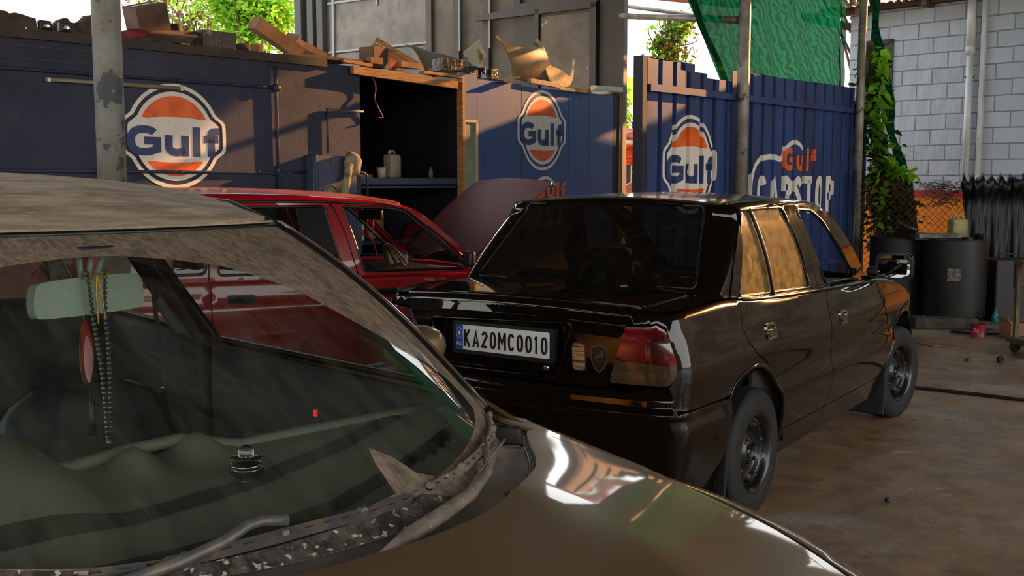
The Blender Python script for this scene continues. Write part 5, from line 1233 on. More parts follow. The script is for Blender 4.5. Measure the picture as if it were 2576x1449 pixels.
    def wiper(name_par, blade, arm, mat):
        e = bpy.data.objects.new('wiper', None); COL.objects.link(e); e.parent = T
        # rubber strip along the glass
        n = 14
        def bp(t, d, lat=0):
            w = blade[0][0]+(blade[1][0]-blade[0][0])*t; s = blade[0][1]+(blade[1][1]-blade[0][1])*t+.006*math.sin(PI*t)+lat
            return Vector(Wm(w, s, d))
        MB().tube([bp(k/n, .006) for k in range(n+1)], .004, 6).build('wiper_rubber', m_rub, e, smooth=True)
        # bridge: chain of narrow channel pieces with slots
        def chan(t0, t1, d0, dm, wd):
            m = max(5, int((t1-t0)*26)); V = []; uv = []
            L = rpoly([(t0, -wd*.55), (t0+.01, -wd), (t1-.01, -wd), (t1, -wd*.55), (t1, wd*.55), (t1-.01, wd), (t0+.01, wd), (t0, wd*.55)], 0)
            hs = []
            k = int((t1-t0)/.055)
            for i in range(k):
                c = t0+(i+.5)*(t1-t0)/k
                if abs(c-.5) < .07: continue
                hs.append([(c-.013, -wd*.35), (c+.013, -wd*.35), (c+.016, 0), (c+.013, wd*.35), (c-.013, wd*.35), (c-.016, 0)])
            f = lambda a, b: tuple(bp(a, d0+dm*math.sin(PI*min(max((a-t0)/(t1-t0), 0), 1)), b))
            return panel('wiper_bridge', mat, e, [L]+hs, f, .03, .009, ctr=wc, thick=0)
        chan(.02, .27, .011, .003, .0060); chan(.73, .98, .011, .003, .0060); chan(.20, .80, .015, .007, .0072)
        for t in (.02, .24, .5, .76, .98): 
            q = bp(t, .012 if t in (.02, .98) else .020); q2 = bp(t+.02, .012 if t in (.02, .98) else .020)
            MB().tube([q, q2], .0062 if t != .5 else .0085, 8).build('wiper_clip', mat, e)
        MB().tube(arm[0], arm[1], 10).build('wiper_arm', mat, e, smooth=True)
        return e
    up = lambda p, d: tuple(Vector(Wm(p[0], p[1], d)))
    w1 = wiper(T, ((-.54, .012), (.262, .044)), ([up((-.70, -.10), .018), up((-.50, -.024), .022), up((-.36, .010), .024), up((-.26, .034), .026), up((-.20, .052), .028), up((-.165, .056), .028), up((-.11, .050), .026)], [.010, .009, .0085, .008, .008, .008, .009]), m_wip)
    w2 = wiper(T, ((.945, .004), (.315, .047)), ([up((.02, -.050), .014), up((.14, -.024), .018), up((.27, -.012), .020), up((.40, -.008), .021), up((.54, .000), .020), up((.655, .040), .026)], [.013, .0145, .013, .011, .008, .005]), m_wipd)
    MB().box(Vector(up((.0, -.055), .014)), (.05, .09, .022), Matrix.Rotation(.15, 3, 'Z'), .008).build('wiper_pivot_cap', m_blk, w2, smooth=True)
    MB().tube([up((.40, .0), .02), up((.60, .012), .022), up((.79, -.018), .02)], .003, 6).build('washer_hose', m_wipd, w2, smooth=True)
    # ---- cabin ----
    def gz(x, y, cx, cy, rx, ry): return math.exp(-((x-cx)/rx)**2-((y-cy)/ry)**2)
    def dash(x, y):
        z = interp(x, [(-.19, .968), (-.05, .955), (.12, .925), (.30, .885)])
        z += .040*gz(x, y, -.175, .020, .055, .038)+.040*gz(x, y, -.155, -.105, .055, .038)
        z += .085*(1/(1+math.exp((x+.02-.0*y)/.035)))*math.exp(-((y+.36)/.13)**4)
        z -= .006*(1 if -.0 < x-.0 < .0 else 0)
        return (x, y, z)
    dl = [(-.19, .55), (-.185, .3), (-.18, .1), (-.205, 0), (-.20, -.1), (-.20, -.2), (-.22, -.5), (-.22, -.60)]
    front = [(.31, 0), (.29, .15), (.24, .3), (.13, .46), (-.02, .56), (-.12, .60)]
    dpoly = [(-.19, .60)]+dl+[(-.12, -.60), (-.02, -.56), (.13, -.46), (.24, -.3), (.29, -.15)]+front
    m_da = M('dash top plastic', srgb(102, 102, 90), .6, bump=.12, bscale=300)
    ds = panel('dashboard', m_da, T, [dpoly], dash, .022, 0, ctr=(0, 0, 0))
    MB().box((-.24, 0, .80), (.10, 1.26, .30), bev=.03).build('dash_front', m_dash, T, smooth=True)
    MB().tube([dash(x, y) for x, y in dl], .012, 8).build('dash_edge', m_da, T, smooth=True)
    # dark strips along the dash top, then the demister grille
    panel('dark_dash_strip', M('strip dark grey', srgb(60, 60, 54), .6), ds, [[(.06, -.50), (.055, -.2), (.02, .03), (-.05, .25), (-.16, .47), (-.19, .46), (-.085, .22), (-.02, .03), (.012, -.2), (.015, -.50)], [(.17, -.40), (.175, -.1), (.15, .12), (.07, .32), (.0, .44), (-.02, .43), (.045, .30), (.12, .11), (.145, -.1), (.14, -.40)]], lambda x, y: tuple(Vector(dash(x, y))+Vector((0, 0, .002))), .06, 0, ctr=(0, 0, 0))
    panel('demister_grille', M('grille black', srgb(14, 14, 14), .6), ds, [[(.06, .30), (.075, .31), (.05, .345), (.065, .35), (.035, .385), (.05, .39), (.02, .42), (.03, .425), (-.0, .455), (.01, .46), (-.02, .485), (-.05, .50), (-.045, .48)]], lambda x, y: tuple(Vector(dash(x, y))+Vector((0, 0, .003))), .05, 0, ctr=(0, 0, 0))
    m_sl = M('black leatherette seat', srgb(50, 55, 54), .5, bump=.03, bscale=120)
    for y in (-.34, .29):
        e = seat(T, -1.08, y, m_sl, h=.54, w=.56, tilt=.30, zb=.34, head=False)
    MB().box((-1.95, 0, .46), (.50, 1.25, .2), bev=.06).box((-2.22, 0, .76), (.16, 1.25, .60), Matrix.Rotation(-.3, 3, 'Y'), .06).build('rear_bench', m_sl, T, smooth=True)
    MB().box((-1.1, 0, .26), (2.6, 1.3, .06)).box((.5, 0, .5), (.9, 1.2, .4)).box((-2.5, 0, .5), (.6, 1.2, .5)).build('floor_pan', m_under, T)
    MB().tube([(-1.62, .60, 1.22), (-1.56, .585, 1.0), (-1.47, .57, .78), (-1.42, .56, .60)], .002, 4)
    V = []; Fc = []
    for i, (x, y, z) in enumerate([(-1.64, .585, 1.24), (-1.585, .575, 1.05), (-1.52, .565, .88), (-1.44, .56, .66)]):
        V += [(x-.022, y, z), (x+.022, y-.004, z)]
        if i: Fc.append((2*i-2, 2*i-1, 2*i+1, 2*i))
    mk('seat_belt', V, Fc, M('belt webbing', srgb(54, 58, 60), .8), T)
    MB().box((-1.50, .555, .80), (.012, .016, .05), bev=.004).build('belt_tongue', m_chrome, T)
    MB().box((-.776, .645, .846), (.012, .01, .017), bev=.002).build('lock_indicator', M('red indicator', srgb(220, 30, 20), .4, emis=((1, .05, .02, 1), .5)), T)
    MB().box((-.80, .652, .846), (.10, .008, .06), bev=.006).build('inner_handle', m_blk, T)
    steering(T, -.42, -.36, .86, .18, .42)
    # interior mirror
    im = bpy.data.objects.new('interior_mirror', None); COL.objects.link(im); im.parent = T; im.location = (-.655, .005, 1.218); im.rotation_euler = (0, R(-4), R(12))
    m_mg = M('grey mirror housing', srgb(160, 172, 158), .6)
    MB().add(*(lambda L: ([(x_, y, z) for x_ in (0.0, .028) for (y, z) in L], [tuple(range(len(L)))[::-1], tuple(range(len(L), 2*len(L)))]+[(i, (i+1) % len(L), (i+1) % len(L)+len(L), i+len(L)) for i in range(len(L))]))(smoothloop([(-.125, -.030), (-.122, .020), (-.09, .036), (.09, .040), (.122, .026), (.125, -.026), (.09, -.038), (-.09, -.040)], 4))).build('mirror_housing', m_mg, im, angle=40)
    MB().box((-.004, 0, 0), (.004, .235, .062), bev=.0015).build('mirror_glass', M('mirror', srgb(190, 195, 195), .02, 1), im)
    for dy in (-.028, 0, .028): MB().tube([(.022, dy*.6, .034), (.040, dy, .085)], .006, 8).build('mirror_stalk', m_mg, im, smooth=True)
    MB().box((.045, 0, .093), (.05, .085, .02), bev=.008).build('mirror_mount', m_dash, im, smooth=True)
    for x in (.60, -1.93):
        wheel(T, x, -.735, .29, .295, .175, -1); wheel(T, x, .735, .29, .295, .175, 1)
    return T, Wm, dash
BRN, BWm, BDash = browncar()
BR_RZ = PI/2-R(137)
def bw(p):      # brown car local -> world
    return BRN_M @ Vector(p)
BRN_M = Matrix.Translation((-.4646, 1.6998, 0)) @ Matrix.Rotation(BR_RZ, 4, 'Z')
# =============== LOOSE THINGS ===============
def ray(px, py):
    a = (px-1288)/2607; b = (724.5-py)/2607; p = R(5.79)
    return Vector((a, math.cos(p)+b*math.sin(p), -math.sin(p)+b*math.cos(p)))
def at(px, py, Y): d = ray(px, py); return d*(Y/d.y)+Vector((0, 0, 1.455))
def onf(fr, px, py, d=0):   # point of a vertical plane frame seen at a pixel -> (s, z)
    r = ray(px, py); n = fr.n; q = fr(0, 0, d); t = (q.x*n.x+q.y*n.y)/(r.x*n.x+r.y*n.y); p = r*t
    return ((p.x-fr.p.x)*fr.u.x+(p.y-fr.p.y)*fr.u.y, p.z+1.455)
def one(name, label, cat, mb_or_obj, mat=None, group=None, smooth=False, angle=None):
    o = mb_or_obj.build(name, mat, None, smooth, angle) if isinstance(mb_or_obj, MB) else mb_or_obj
    return tag(o, label, cat, group)
def blob(c, d, seed=0, n=3, amp=.12, rz=0, flat=False):
    bm = bmesh.new(); bmesh.ops.create_icosphere(bm, subdivisions=n, radius=1); rr = random.Random(seed); ph = [rr.uniform(0, 6) for _ in range(6)]
    Mz = Matrix.Rotation(rz, 3, 'Z')
    for v in bm.verts:
        p = v.co; k = 1+amp*(math.sin(3*p.x+ph[0])*math.cos(4*p.y+ph[1])+.6*math.sin(7*p.z+ph[2]+3*p.x)+.4*math.sin(11*p.y+ph[3]))
        q = Vector((p.x*d[0]/2*k, p.y*d[1]/2*k, p.z*d[2]/2*k))
        if flat and q.z < -d[2]*.3: q.z = -d[2]*.3
        v.co = Mz@q+Vector(c)
    bm.verts.index_update(); V = [v.co.copy() for v in bm.verts]; Fc = [[v.index for v in f.verts] for f in bm.faces]; bm.free()
    return MB().add(V, Fc)
def carton(name, label, c, d, rot, mat, flaps=0, group=None):
    t = thing(name, label, 'box', c, group=group, rot=rot)
    w, l, h = d; b = MB(); th = .006
    b.box((0, 0, -h/2+th/2), (w, l, th)).box((-w/2, 0, 0), (th, l, h)).box((w/2, 0, 0), (th, l, h)).box((0, -l/2, 0), (w, th, h)).box((0, l/2, 0), (w, th, h))
    if not flaps: b.box((0, 0, h/2), (w, l, th))
    b.build('box_body', mat, t)
    if flaps:
        MB().box((w/2+h*.2, 0, h/2+h*.12), (h*.5, l, th), Matrix.Rotation(-.5, 3, 'Y')).build('flap', mat, t)
        MB().box((-w/2-h*.15, 0, h/2+h*.18), (h*.5, l, th), Matrix.Rotation(.9, 3, 'Y')).build('flap', mat, t)
    else: MB().box((0, 0, h/2+th*.6), (w*.98, l*.10, .002)).build('packing_tape', M('packing tape', srgb(170, 140, 96), .3), t)
    return t
TOP = 2.545
def top(px, py, d):  # point above the container roof at setback d
    s, z = onf(FW, px, py, -d); return s, z
RW = FW.rz
m_tarp = M('dusty brown tarpaulin', srgb(92, 80, 70), .85, col2=srgb(66, 56, 50), scale=4, bump=.2, bscale=14)
m_plas = M('black plastic wrap', srgb(26, 26, 26), .22, col2=srgb(120, 96, 50), scale=14, lo=.60, hi=.68, bump=.5, bscale=18)
# --- clutter on the container roof, left to right
V = []; Fc = []; n = 26
for i in range(n+1):
    s = -2.6+1.05*i/n; hgt = .20-.10*max(0, (i-5)/n)**.9+.012*math.sin(i*1.9)
    for j, (dy, k) in enumerate(((-.02, 0), (-.05, .75), (-.22, 1), (-.5, .9), (-.75, 0))):
        V.append(FW(s, TOP+hgt*k+.004*math.sin(i*2.7+j*2), dy))
    if i:
        for j in range(4): a = (i-1)*5+j; Fc.append((a, a+1, a+6, a+5))
one('tarpaulin', 'dusty brown tarpaulin laid over the roof at the far left, left of the steel pole', 'tarpaulin', MB().add(V, Fc), m_tarp, smooth=True)
def lump(name, lab, cat, px, py, w, h, d, mat, seed, depth=.3, group=None):
    s, z = top(px, py, d); return one(name, lab, cat, blob(FW(s, TOP+h/2*.62, -d), (w, depth, h), seed, rz=RW, flat=True), mat, group, smooth=True)
# old bumper piece with loop handle, seen against the sky
s0, _ = top(165, 50, .25)
mb = MB().prism(rpoly([(-.14, 0), (-.10, .07), (-.03, .135), (.02, .14), (.04, .11), (.10, .115), (.16, .085), (.24, .05), (.34, .03), (.36, 0)], .015), lambda u, v, w: FW(s0+u, TOP+v, -.25-w), .10)
o = one('bumper_piece', 'broken dark car trim piece on the roof left of the steel pole', 'car part', mb, m_tarp)
mb = MB().tube([FW(s0+u, TOP+v, -.28) for u, v in [(.12, .10), (.17, .135), (.32, .128), (.33, .10), (.27, .06)]], .011, 8)
one('grab_loop', 'thin dark loop of plastic standing on the roof against the sky', 'car part', mb, m_blk)
lump('rag_heap', 'round heap of brown rags on the roof just left of the steel pole', 'rags', 238, 50, .36, .22, .3, m_tarp, 4)
for i, px in enumerate((113, 163)):
    s, z = top(px, 62, .02); t = thing('lamp_housing', ('small black lamp housing with chrome reflector on the roof edge, far left one', 'small black lamp housing with chrome reflector, nearer the steel pole')[i], 'lamp', FW(s, TOP+.035, -.03), RW, 'old lamps on the roof edge')
    MB().box((0, 0, 0), (.085, .05, .07), bev=.008).build('housing', m_blk, t); MB().lathe([(0, .005), (.022, .010), (.030, 0)], 16, c=(.0, -.027, -.01), M=Matrix(((1, 0, 0), (0, 0, -1), (0, 1, 0)))).build('reflector', m_chrome, t)
def rt(*a): return Euler(a).to_matrix()
s, z = top(372, 45, .35); carton('cardboard_box', 'tilted brown cardboard box standing right of the steel pole against the sky', FW(s, TOP+.17, -.35), (.26, .22, .32), (R(10), R(-16), RW), m_cardd)
s, z = top(435, 45, .42); t = thing('seat_unit', 'black car seat back lying on the roof beside the tilted brown box', 'seat', FW(s, TOP, -.70), RW)
MB().box((0, 0, .13), (.36, .30, .25), Matrix.Rotation(.05, 3, 'Y'), .06).build('seat_back', M('black vinyl', srgb(34, 34, 34), .7, bump=.2, bscale=30), t, smooth=True); MB().box((.11, -.01, .135), (.10, .31, .23), bev=.045).build('side_bolster', MATS['black vinyl'], t, smooth=True)
s, z = top(350, 85, .12); one('red_cloth', 'crumpled dull red cloth on the roof edge right of the steel pole', 'cloth', blob(FW(s+.0, TOP+.045, -.16), (.26, .16, .11), 9, rz=RW, flat=True), M('red cloth', srgb(132, 42, 48), .8), smooth=True)
mb = MB().add([FW(*top(345, 100, .0)[:1], TOP+.005, .02), FW(top(470, 110, .0)[0], TOP+.005, .05), FW(top(497, 72, .3)[0], TOP+.15, -.25), FW(top(385, 80, .3)[0], TOP+.13, -.28)], [(0, 1, 2, 3)])
o = one('cardboard_sheet', 'flat brown cardboard sheet leaning over the roof edge', 'cardboard', mb, m_cardd); sm_ = o.modifiers.new('t', 'SOLIDIFY'); sm_.thickness = .006
s, z = top(535, 98, .25); carton('storage_box', 'glossy black box wrapped in plastic on the roof below the green tree', FW(s, TOP+.075, -.25), (.30, .22, .15), (0, 0, RW), m_plas)
lump('dark_bundle', 'low dark bundle on the roof between the black box and the long carton', 'bundle', 610, 108, .34, .13, .35, m_tarp, 12)
s, z = top(647, 128, .05); carton('small_carton', 'small plain carton on the roof edge below the long tilted carton', FW(s, TOP+.032, -.05), (.09, .06, .06), (0, 0, RW+.3), m_card)
s, z = top(705, 85, .3); t = carton('long_carton', 'long brown carton tilted down to the right with a blue label', FW(s, TOP+.18, -.36), (.50, .14, .11), (R(8), R(27), RW), m_card)
MB().box((-.02, -.0, .058), (.05, .145, .002)).build('blue_label', M('blue label', srgb(70, 140, 170), .5), t); MB().box((.06, -.0715, .01), (.07, .002, .03)).build('white_label', m_white, t)
s, z = top(805, 118, .22); t = thing('open_carton', 'open carton with raised flaps lying beyond the long carton, sunlit', 'box', FW(s, TOP+.11, -.45), rot=(R(14), R(16), RW+.1))
MB().box((0, 0, 0), (.34, .22, .008)).box((0, -.11, .03), (.34, .008, .06)).box((0, .11, .03), (.34, .008, .06)).build('box_body', m_card, t); MB().box((-.19, 0, .05), (.008, .2, .10), Matrix.Rotation(.4, 3, 'Y')).build('flap', m_card, t)
q = MB(); 
for k in range(3): FW.box(q, .45+.05*k, 1.22+.1*k, TOP-.008+.012*k, TOP+.002+.012*k, -.28+.04*k, .02-.03*k)
q.V = [tuple(v) for v in q.V]; one('plywood_sheets', 'thin stack of plywood sheets on the roof left of the timber beam', 'plywood', q, M('plywood', srgb(92, 72, 52), .8, col2=srgb(62, 50, 40), scale=6))
def plank(px0, py0, px1, py1, d0, d1, w, h, lab, mat=None, name='timber_plank', group=None):
    a = FW(top(px0, py0, d0)[0], top(px0, py0, d0)[1], -d0); b = FW(top(px1, py1, d1)[0], top(px1, py1, d1)[1], -d1); d = b-a
    Mx = d.to_track_quat('X', 'Z').to_matrix(); return one(name, lab, 'plank', MB().box((a+b)/2, (d.length, w, h), Mx, .003), mat or m_wood, group)
plank(885, 176, 1148, 214, -.05, -.05, .05, .075, 'long orange-lit timber beam across the top of the dark alcove')
plank(862, 152, 935, 165, -.03, -.03, .03, .03, 'short splintered timber on the roof edge left of the beam')
plank(1060, 182, 1158, 194, -.0, -.0, .08, .028, 'broken timber offcut lying on the right part of the beam')
plank(945, 98, 1052, 163, .30, .08, .02, .045, 'long bright orange plank leaning down to the right over the alcove')
plank(938, 112, 1025, 158, .33, .15, .02, .05, 'darker plank leaning beside the bright orange plank')
s, z = top(940, 138, .3); carton('upright_carton', 'upright dusty carton with torn label over the left of the alcove', FW(s, TOP+.09, -.30), (.20, .18, .19), (0, 0, RW+.2), m_cardd)
s, z = top(1015, 128, .22); one('orange_board', 'square orange-brown board standing behind the leaning plank', 'board', MB().box(FW(s, TOP+.095, -.34), (.18, .015, .19), Matrix.Rotation(RW+.05, 3, 'Z'), .002), M('orange board', srgb(150, 76, 34), .7))
s, z = top(945, 160, .05); carton('small_carton', 'small carton beside the foot of the leaning plank', FW(s, TOP+.03, -.06), (.14, .06, .055), (0, 0, RW), m_card)
s, z = top(1035, 170, .02); carton('flat_carton', 'flat open carton lying on the beam right of the leaning plank', FW(s, TOP+.02, -.06), (.26, .08, .05), (0, 0, RW+.03), m_card)
# curved grey panel behind
sA = top(1000, 120, .9)[0]; sB = top(1150, 120, .9)[0]
V = []; Fc = []
for i in range(17):
    k = i/16
    for j in range(9):
        a = j/8; V.append(FW(sA+(sB-sA)*k, TOP+.02+(.30-.10*k)*math.sin(PI*.55*a)+.008*math.sin(k*14)*a, -.45-.35*a))
    if i:
        for j in range(8): q_ = (i-1)*9+j; Fc.append((q_, q_+1, q_+10, q_+9))
o = one('car_bonnet', 'curved dull grey car bonnet lying on the roof behind the cartons', 'car part', MB().add(V, Fc), M('dull grey primer', srgb(122, 108, 92), .6, col2=srgb(98, 86, 72), scale=3), smooth=True); o.modifiers.new('t', 'SOLIDIFY').thickness = .012
# wrapped cartons with yellow writing
m_yel = M('yellow print', srgb(200, 160, 30), .5)
def wrapped(px, py, w, d, h, lab, grp='plastic wrapped cartons', setb=.05):
    s, z = onf(FP, px, py, -setb) if px > 1165 else top(px, py, setb); fr = FP if px > 1165 else FW
    t = thing('wrapped_carton', lab, 'box', fr(s, TOP-.035 if px > 1165 else TOP, -setb-.02), fr.rz, grp)
    MB().box((0, 0, h/2), (w, d, h), bev=.004).build('box_body', m_plas, t)
    L = fit(text_loops('ROBO', 1, .05), -.045, h*.25-.012, .045, h*.25+.014)
    MBp = panel('printed_word', m_yel, t, L, lambda u, v: (u+.02, -d/2-.003, v), .5, 0, ctr=(0, 1, 0)); return t
wrapped(1130, 170, .26, .16, .12, 'black plastic-wrapped carton with yellow print at the left, catching the sun')
wrapped(1180, 172, .16, .14, .11, 'black plastic-wrapped carton in the middle, next to the white-splashed tin')
wrapped(1238, 186, .10, .10, .11, 'small black carton with yellow print right of the white-splashed tin')
s, z = onf(FP, 1212, 180, -.06); t = thing('paint_tin', 'black tin splashed with white paint on top of the panel wall', 'tin', FP(s, TOP-.03, -.07))
MB().lathe([(0, 0), (.045, 0), (.050, .10), (.052, .105), (.046, .105), (.044, .09), (0, .09)], 24).build('tin_body', M('splashed tin', srgb(24, 24, 24), .5, col2=srgb(220, 220, 220), scale=16, lo=.5, hi=.54), t, smooth=True)
# white star-shaped paper / wedge board
s, z = onf(FP, 1195, 140, -.25); mb = MB().prism([(-.17, .02), (-.13, -.04), (.02, -.13), (.10, -.13), (.12, -.03), (.17, .01), (.06, .17), (-.02, .11)], lambda u, v, w: FP(s+u, z+v, -.25-w+.0), .008)
one('torn_board', 'torn pale board with brown stains standing behind the wrapped cartons', 'board', mb, M('stained board', srgb(188, 180, 158), .8, col2=srgb(120, 96, 48), scale=7, lo=.55, hi=.62))
# big removed bumper: curved shell standing on end
def bumper():
    t = thing('car_bumper', 'large removed olive car bumper standing on the panel wall above the small emblem', 'car part', FP(1.05, TOP-.03, -.15), FP.rz)
    m = M('olive bumper', srgb(140, 120, 84), .5, col2=srgb(108, 90, 62), scale=3, col3=srgb(84, 70, 52), scale3=8)
    pts = [onf(FP, px, py, -.15) for px, py in ((1243, 90), (1262, 112), (1300, 122), (1345, 103), (1352, 130), (1362, 165), (1372, 195), (1378, 212), (1335, 212), (1305, 205), (1280, 196), (1262, 150))]
    L = [(s-1.05, z-TOP+.03) for s, z in pts]
    hole = [(s-1.05, z-TOP+.03) for s, z in (onf(FP, px, py, -.15) for px, py in ((1297, 142), (1325, 146), (1330, 165), (1316, 172)))]
    panel('bumper_skin', m, t, [smoothloop(L, 3)], lambda u, v: (u, -.05+.25*(u-.0)**2-.10*math.sin(v*6), v), .04, .02, ctr=(0, 3, 0), thick=.006)
    pts = [onf(FP, px, py, -.1) for px, py in ((1340, 100), (1352, 118), (1360, 142), (1368, 162), (1400, 178), (1424, 192), (1432, 150), (1430, 195), (1416, 219), (1380, 212), (1368, 195), (1356, 160))]
    L = [(s-1.05, z-TOP+.03) for s, z in pts]
    panel('bumper_return', M('pale bumper inner', srgb(196, 172, 122), .6, col2=srgb(160, 136, 90), scale=9), t, [smoothloop(L, 3)], lambda u, v: (u, -.12, v), .05, .02, ctr=(0, 3, 0), thick=.006)
    return t
bumper()
def batten(px0, py0, px1, py1, h, lab, mat):
    a = onf(FP, px0, py0, .03); b = onf(FP, px1, py1, .03); A_ = FP(a[0], a[1], .03); B_ = FP(b[0], b[1], .03); d = B_-A_
    return one('timber_batten', lab, 'plank', MB().box((A_+B_)/2, (d.length, .05, h), d.to_track_quat('X', 'Z').to_matrix(), .003), mat)
m_pale = M('pale timber', srgb(188, 170, 138), .75, col2=srgb(150, 132, 104), scale=8, col3=srgb(60, 50, 40), scale3=26, lo3=.68, hi3=.71)
batten(1331, 203, 1405, 216, .05, 'pale batten with nail holes under the large bumper', m_pale)
batten(1405, 222, 1443, 228, .035, 'short pale offcut right of the nailed batten', m_pale)
batten(1490, 221, 1563, 226, .055, 'clean pale batten at the right end of the panel wall', M('whitish timber', srgb(214, 204, 188), .7))
one('plank_bundle', 'two thin brown boards stacked flat between the pale battens', 'plank', MB().box(FP(1.85, 2.475, 0), (.34, .10, .02), FP.rot()).box(FP(1.87, 2.50, 0), (.30, .08, .02), FP.rot()), m_cardd)
one('folded_board', 'folded brown board sticking out beside the small black carton', 'board', MB().box(FP(.62, 2.50, .02), (.26, .16, .012), FP.rot()@Matrix.Rotation(-.12, 3, 'Y')).box(FP(.63, 2.525, .03), (.26, .14, .010), FP.rot()@Matrix.Rotation(-.2, 3, 'Y')), m_cardd)
# --- fittings on the painted wall
m_cond = M('painted conduit', srgb(44, 50, 78), .5)
def conduit(lab, pts, r=.012):
    t = thing('conduit_pipe', lab, 'pipe', FW(pts[0][0], pts[0][1], .02))
    w = [FW(a, b, .02)-t.location for a, b in pts]; MB().tube(w, r, 10).build('pipe', m_cond, t, smooth=True)
    for i in range(len(pts)-1):
        a, b = w[i], w[i+1]; L = (b-a).length
        for k in range(1, int(L/.7)+1):
            c = a.lerp(b, k*.7/L) if L > .7 else a.lerp(b, .5); d = (b-a).normalized()
            MB().tube([c-d*.015, c+d*.015], r*1.5, 10).build('saddle', m_cond, t)
    return t
conduit('upper navy conduit running level across the painted wall', [(-4, 2.255), (.36, 2.255)])
conduit('lower navy conduit crossing the bottom of the large emblem', [(-4, 1.545), (.30, 1.54), (.42, 1.52), (.52, 1.55), (.66, 1.55)])
conduit('vertical navy conduit right of the large emblem', [(.38, 2.44), (.38, 2.26), (.39, 1.0)], .014)
conduit('navy conduit elbow left of the alcove', [(1.29, 2.10), (.90, 2.10), (.90, 1.72)])
conduit('short navy conduit from the switch board towards the alcove', [(1.12, 1.545), (1.28, 1.55), (1.32, 1.53), (1.33, 1.2)])
t = thing('junction_box', 'round junction box where the navy conduits cross', 'electrical box', FW(.38, 2.255, .02), RW)
MB().lathe([(0, .03), (.03, .03), (.034, .02), (.034, -.015)], 20, M=Matrix(((1, 0, 0), (0, 0, -1), (0, 1, 0)))).build('box_body', m_cond, t, smooth=True)
MB().lathe([(0, .034), (.006, .034), (.006, .03)], 8, M=Matrix(((1, 0, 0), (0, 0, -1), (0, 1, 0)))).build('screw', m_frame, t)
t = thing('tube_light', 'long unlit fluorescent tube batten above the large emblem', 'lamp', FW(-1.0, 2.195, .0), RW)
MB().box((0, -.02, 0), (1.06, .03, .03), bev=.004).build('batten', M('dusty batten', srgb(120, 110, 92), .7), t); MB().tube([(-.5, -.042, -.004), (.5, -.042, -.004)], .010, 10).build('tube', M('dusty tube', srgb(140, 132, 112), .5), t, smooth=True)
for x in (-.51, .51): MB().box((x, -.04, -.004), (.02, .02, .03), bev=.003).build('tube_holder', m_white, t)
t = thing('switch_board', 'blue wall-mounted switch board with cloth-wrapped gear on its right', 'electrical box', FW(.92, 1.52, .0), RW)
MB().box((-.02, -.06, .0), (.46, .12, .34), bev=.006).build('board', M('board blue', srgb(52, 62, 92), .5, col2=srgb(66, 72, 92), scale=8), t)
MB().box((-.22, -.065, .0), (.03, .14, .36), bev=.006).build('board_edge', m_cond, t); MB().lathe([(0, .02), (.02, .018), (.022, 0)], 12, c=(-.06, -.12, .12), M=Matrix(((1, 0, 0), (0, 0, -1), (0, 1, 0)))).build('knob', m_cardd, t)
m_rag = M('grimy cloth', srgb(150, 138, 112), .9, col2=srgb(92, 80, 62), scale=9, bump=.4, bscale=22)
one('cloth_glove', 'stuffed grimy glove hanging at the right of the switch board', 'glove', blob(FW(1.05, 1.62, .17), (.17, .14, .24), 21, n=3, amp=.10, rz=RW).tube([FW(1.0, 1.62, .20), FW(.97, 1.50, .20), FW(.95, 1.36, .18), FW(.97, 1.26, .17)], [.04, .035, .04, .03], 10), m_rag, smooth=True)
one('rag_bundle', 'crumpled grimy rag bundle under the switch board', 'rags', blob(FW(.84, 1.36, .13), (.15, .14, .15), 33, n=3, amp=.14, rz=RW), m_rag, smooth=True)
one('loose_cable', 'thin curling cable hanging from the timber beam into the alcove', 'cable', MB().tube(smoothloop([FW(1.33, 2.44, .06), FW(1.40, 2.38, .05), FW(1.42, 2.30, .04), FW(1.40, 2.22, .05), FW(1.46, 2.12, .04), FW(1.50, 2.06, .04), FW(1.44, 2.05, .05)], 5, False), .006, 6), M('brown cable', srgb(110, 70, 52), .5), smooth=True)
# --- alcove shelf and bench
t = thing('alcove_shelf', 'navy shelf across the dark alcove', 'shelf', FW(1.9, 1.50, -.30), RW)
MB().box((0, .0, -.012), (1.24, .46, .024), bev=.002).build('shelf_board', M('shelf blue', srgb(50, 58, 86), .6), t); MB().box((0, -.23, -.035), (1.24, .02, .05), bev=.002).build('shelf_lip', MATS['shelf blue'], t); MB().box((.0, .0, -.085), (1.24, .44, .018)).build('lower_board', MATS['shelf blue'], t)
def jerry(lab, c, rz, w, d, h, col, name='jerry_can'):
    t = thing(name, lab, 'can', c, rz); m = M('can '+lab[:12], col, .5, col2=tuple(x*.6 for x in col[:3])+(1,), scale=6)
    MB().box((0, 0, h*.42), (w, d, h*.84), bev=w*.14).build('can_body', m, t, smooth=True)
    MB().tube([(-w*.25, 0, h*.80), (-w*.22, 0, h*.98), (w*.15, 0, h*.98), (w*.28, 0, h*.82)], w*.07, 8).build('handle', m, t, smooth=True)
    MB().lathe([(w*.10, 0), (w*.10, h*.1), (0, h*.1)], 14, c=(-w*.28, 0, h*.86)).build('cap', m, t); return t
jerry('milky white jerry can on the alcove shelf', FW(1.83, 1.502, -.25), RW+.3, .16, .11, .27, srgb(150, 142, 118))
jerry('darker jerry can behind the milky one on the alcove shelf', FW(1.95, 1.502, -.38), RW, .13, .11, .26, srgb(92, 76, 56))
t = thing('white_cup', 'plain white cup beside the milky jerry can', 'cup', FW(1.66, 1.502, -.20)); MB().lathe([(0, .004), (.038, .004), (.046, .10), (.043, .10), (.036, .01), (0, .01)], 20).build('cup_body', M('cup white', srgb(170, 168, 150), .5), t, smooth=True)
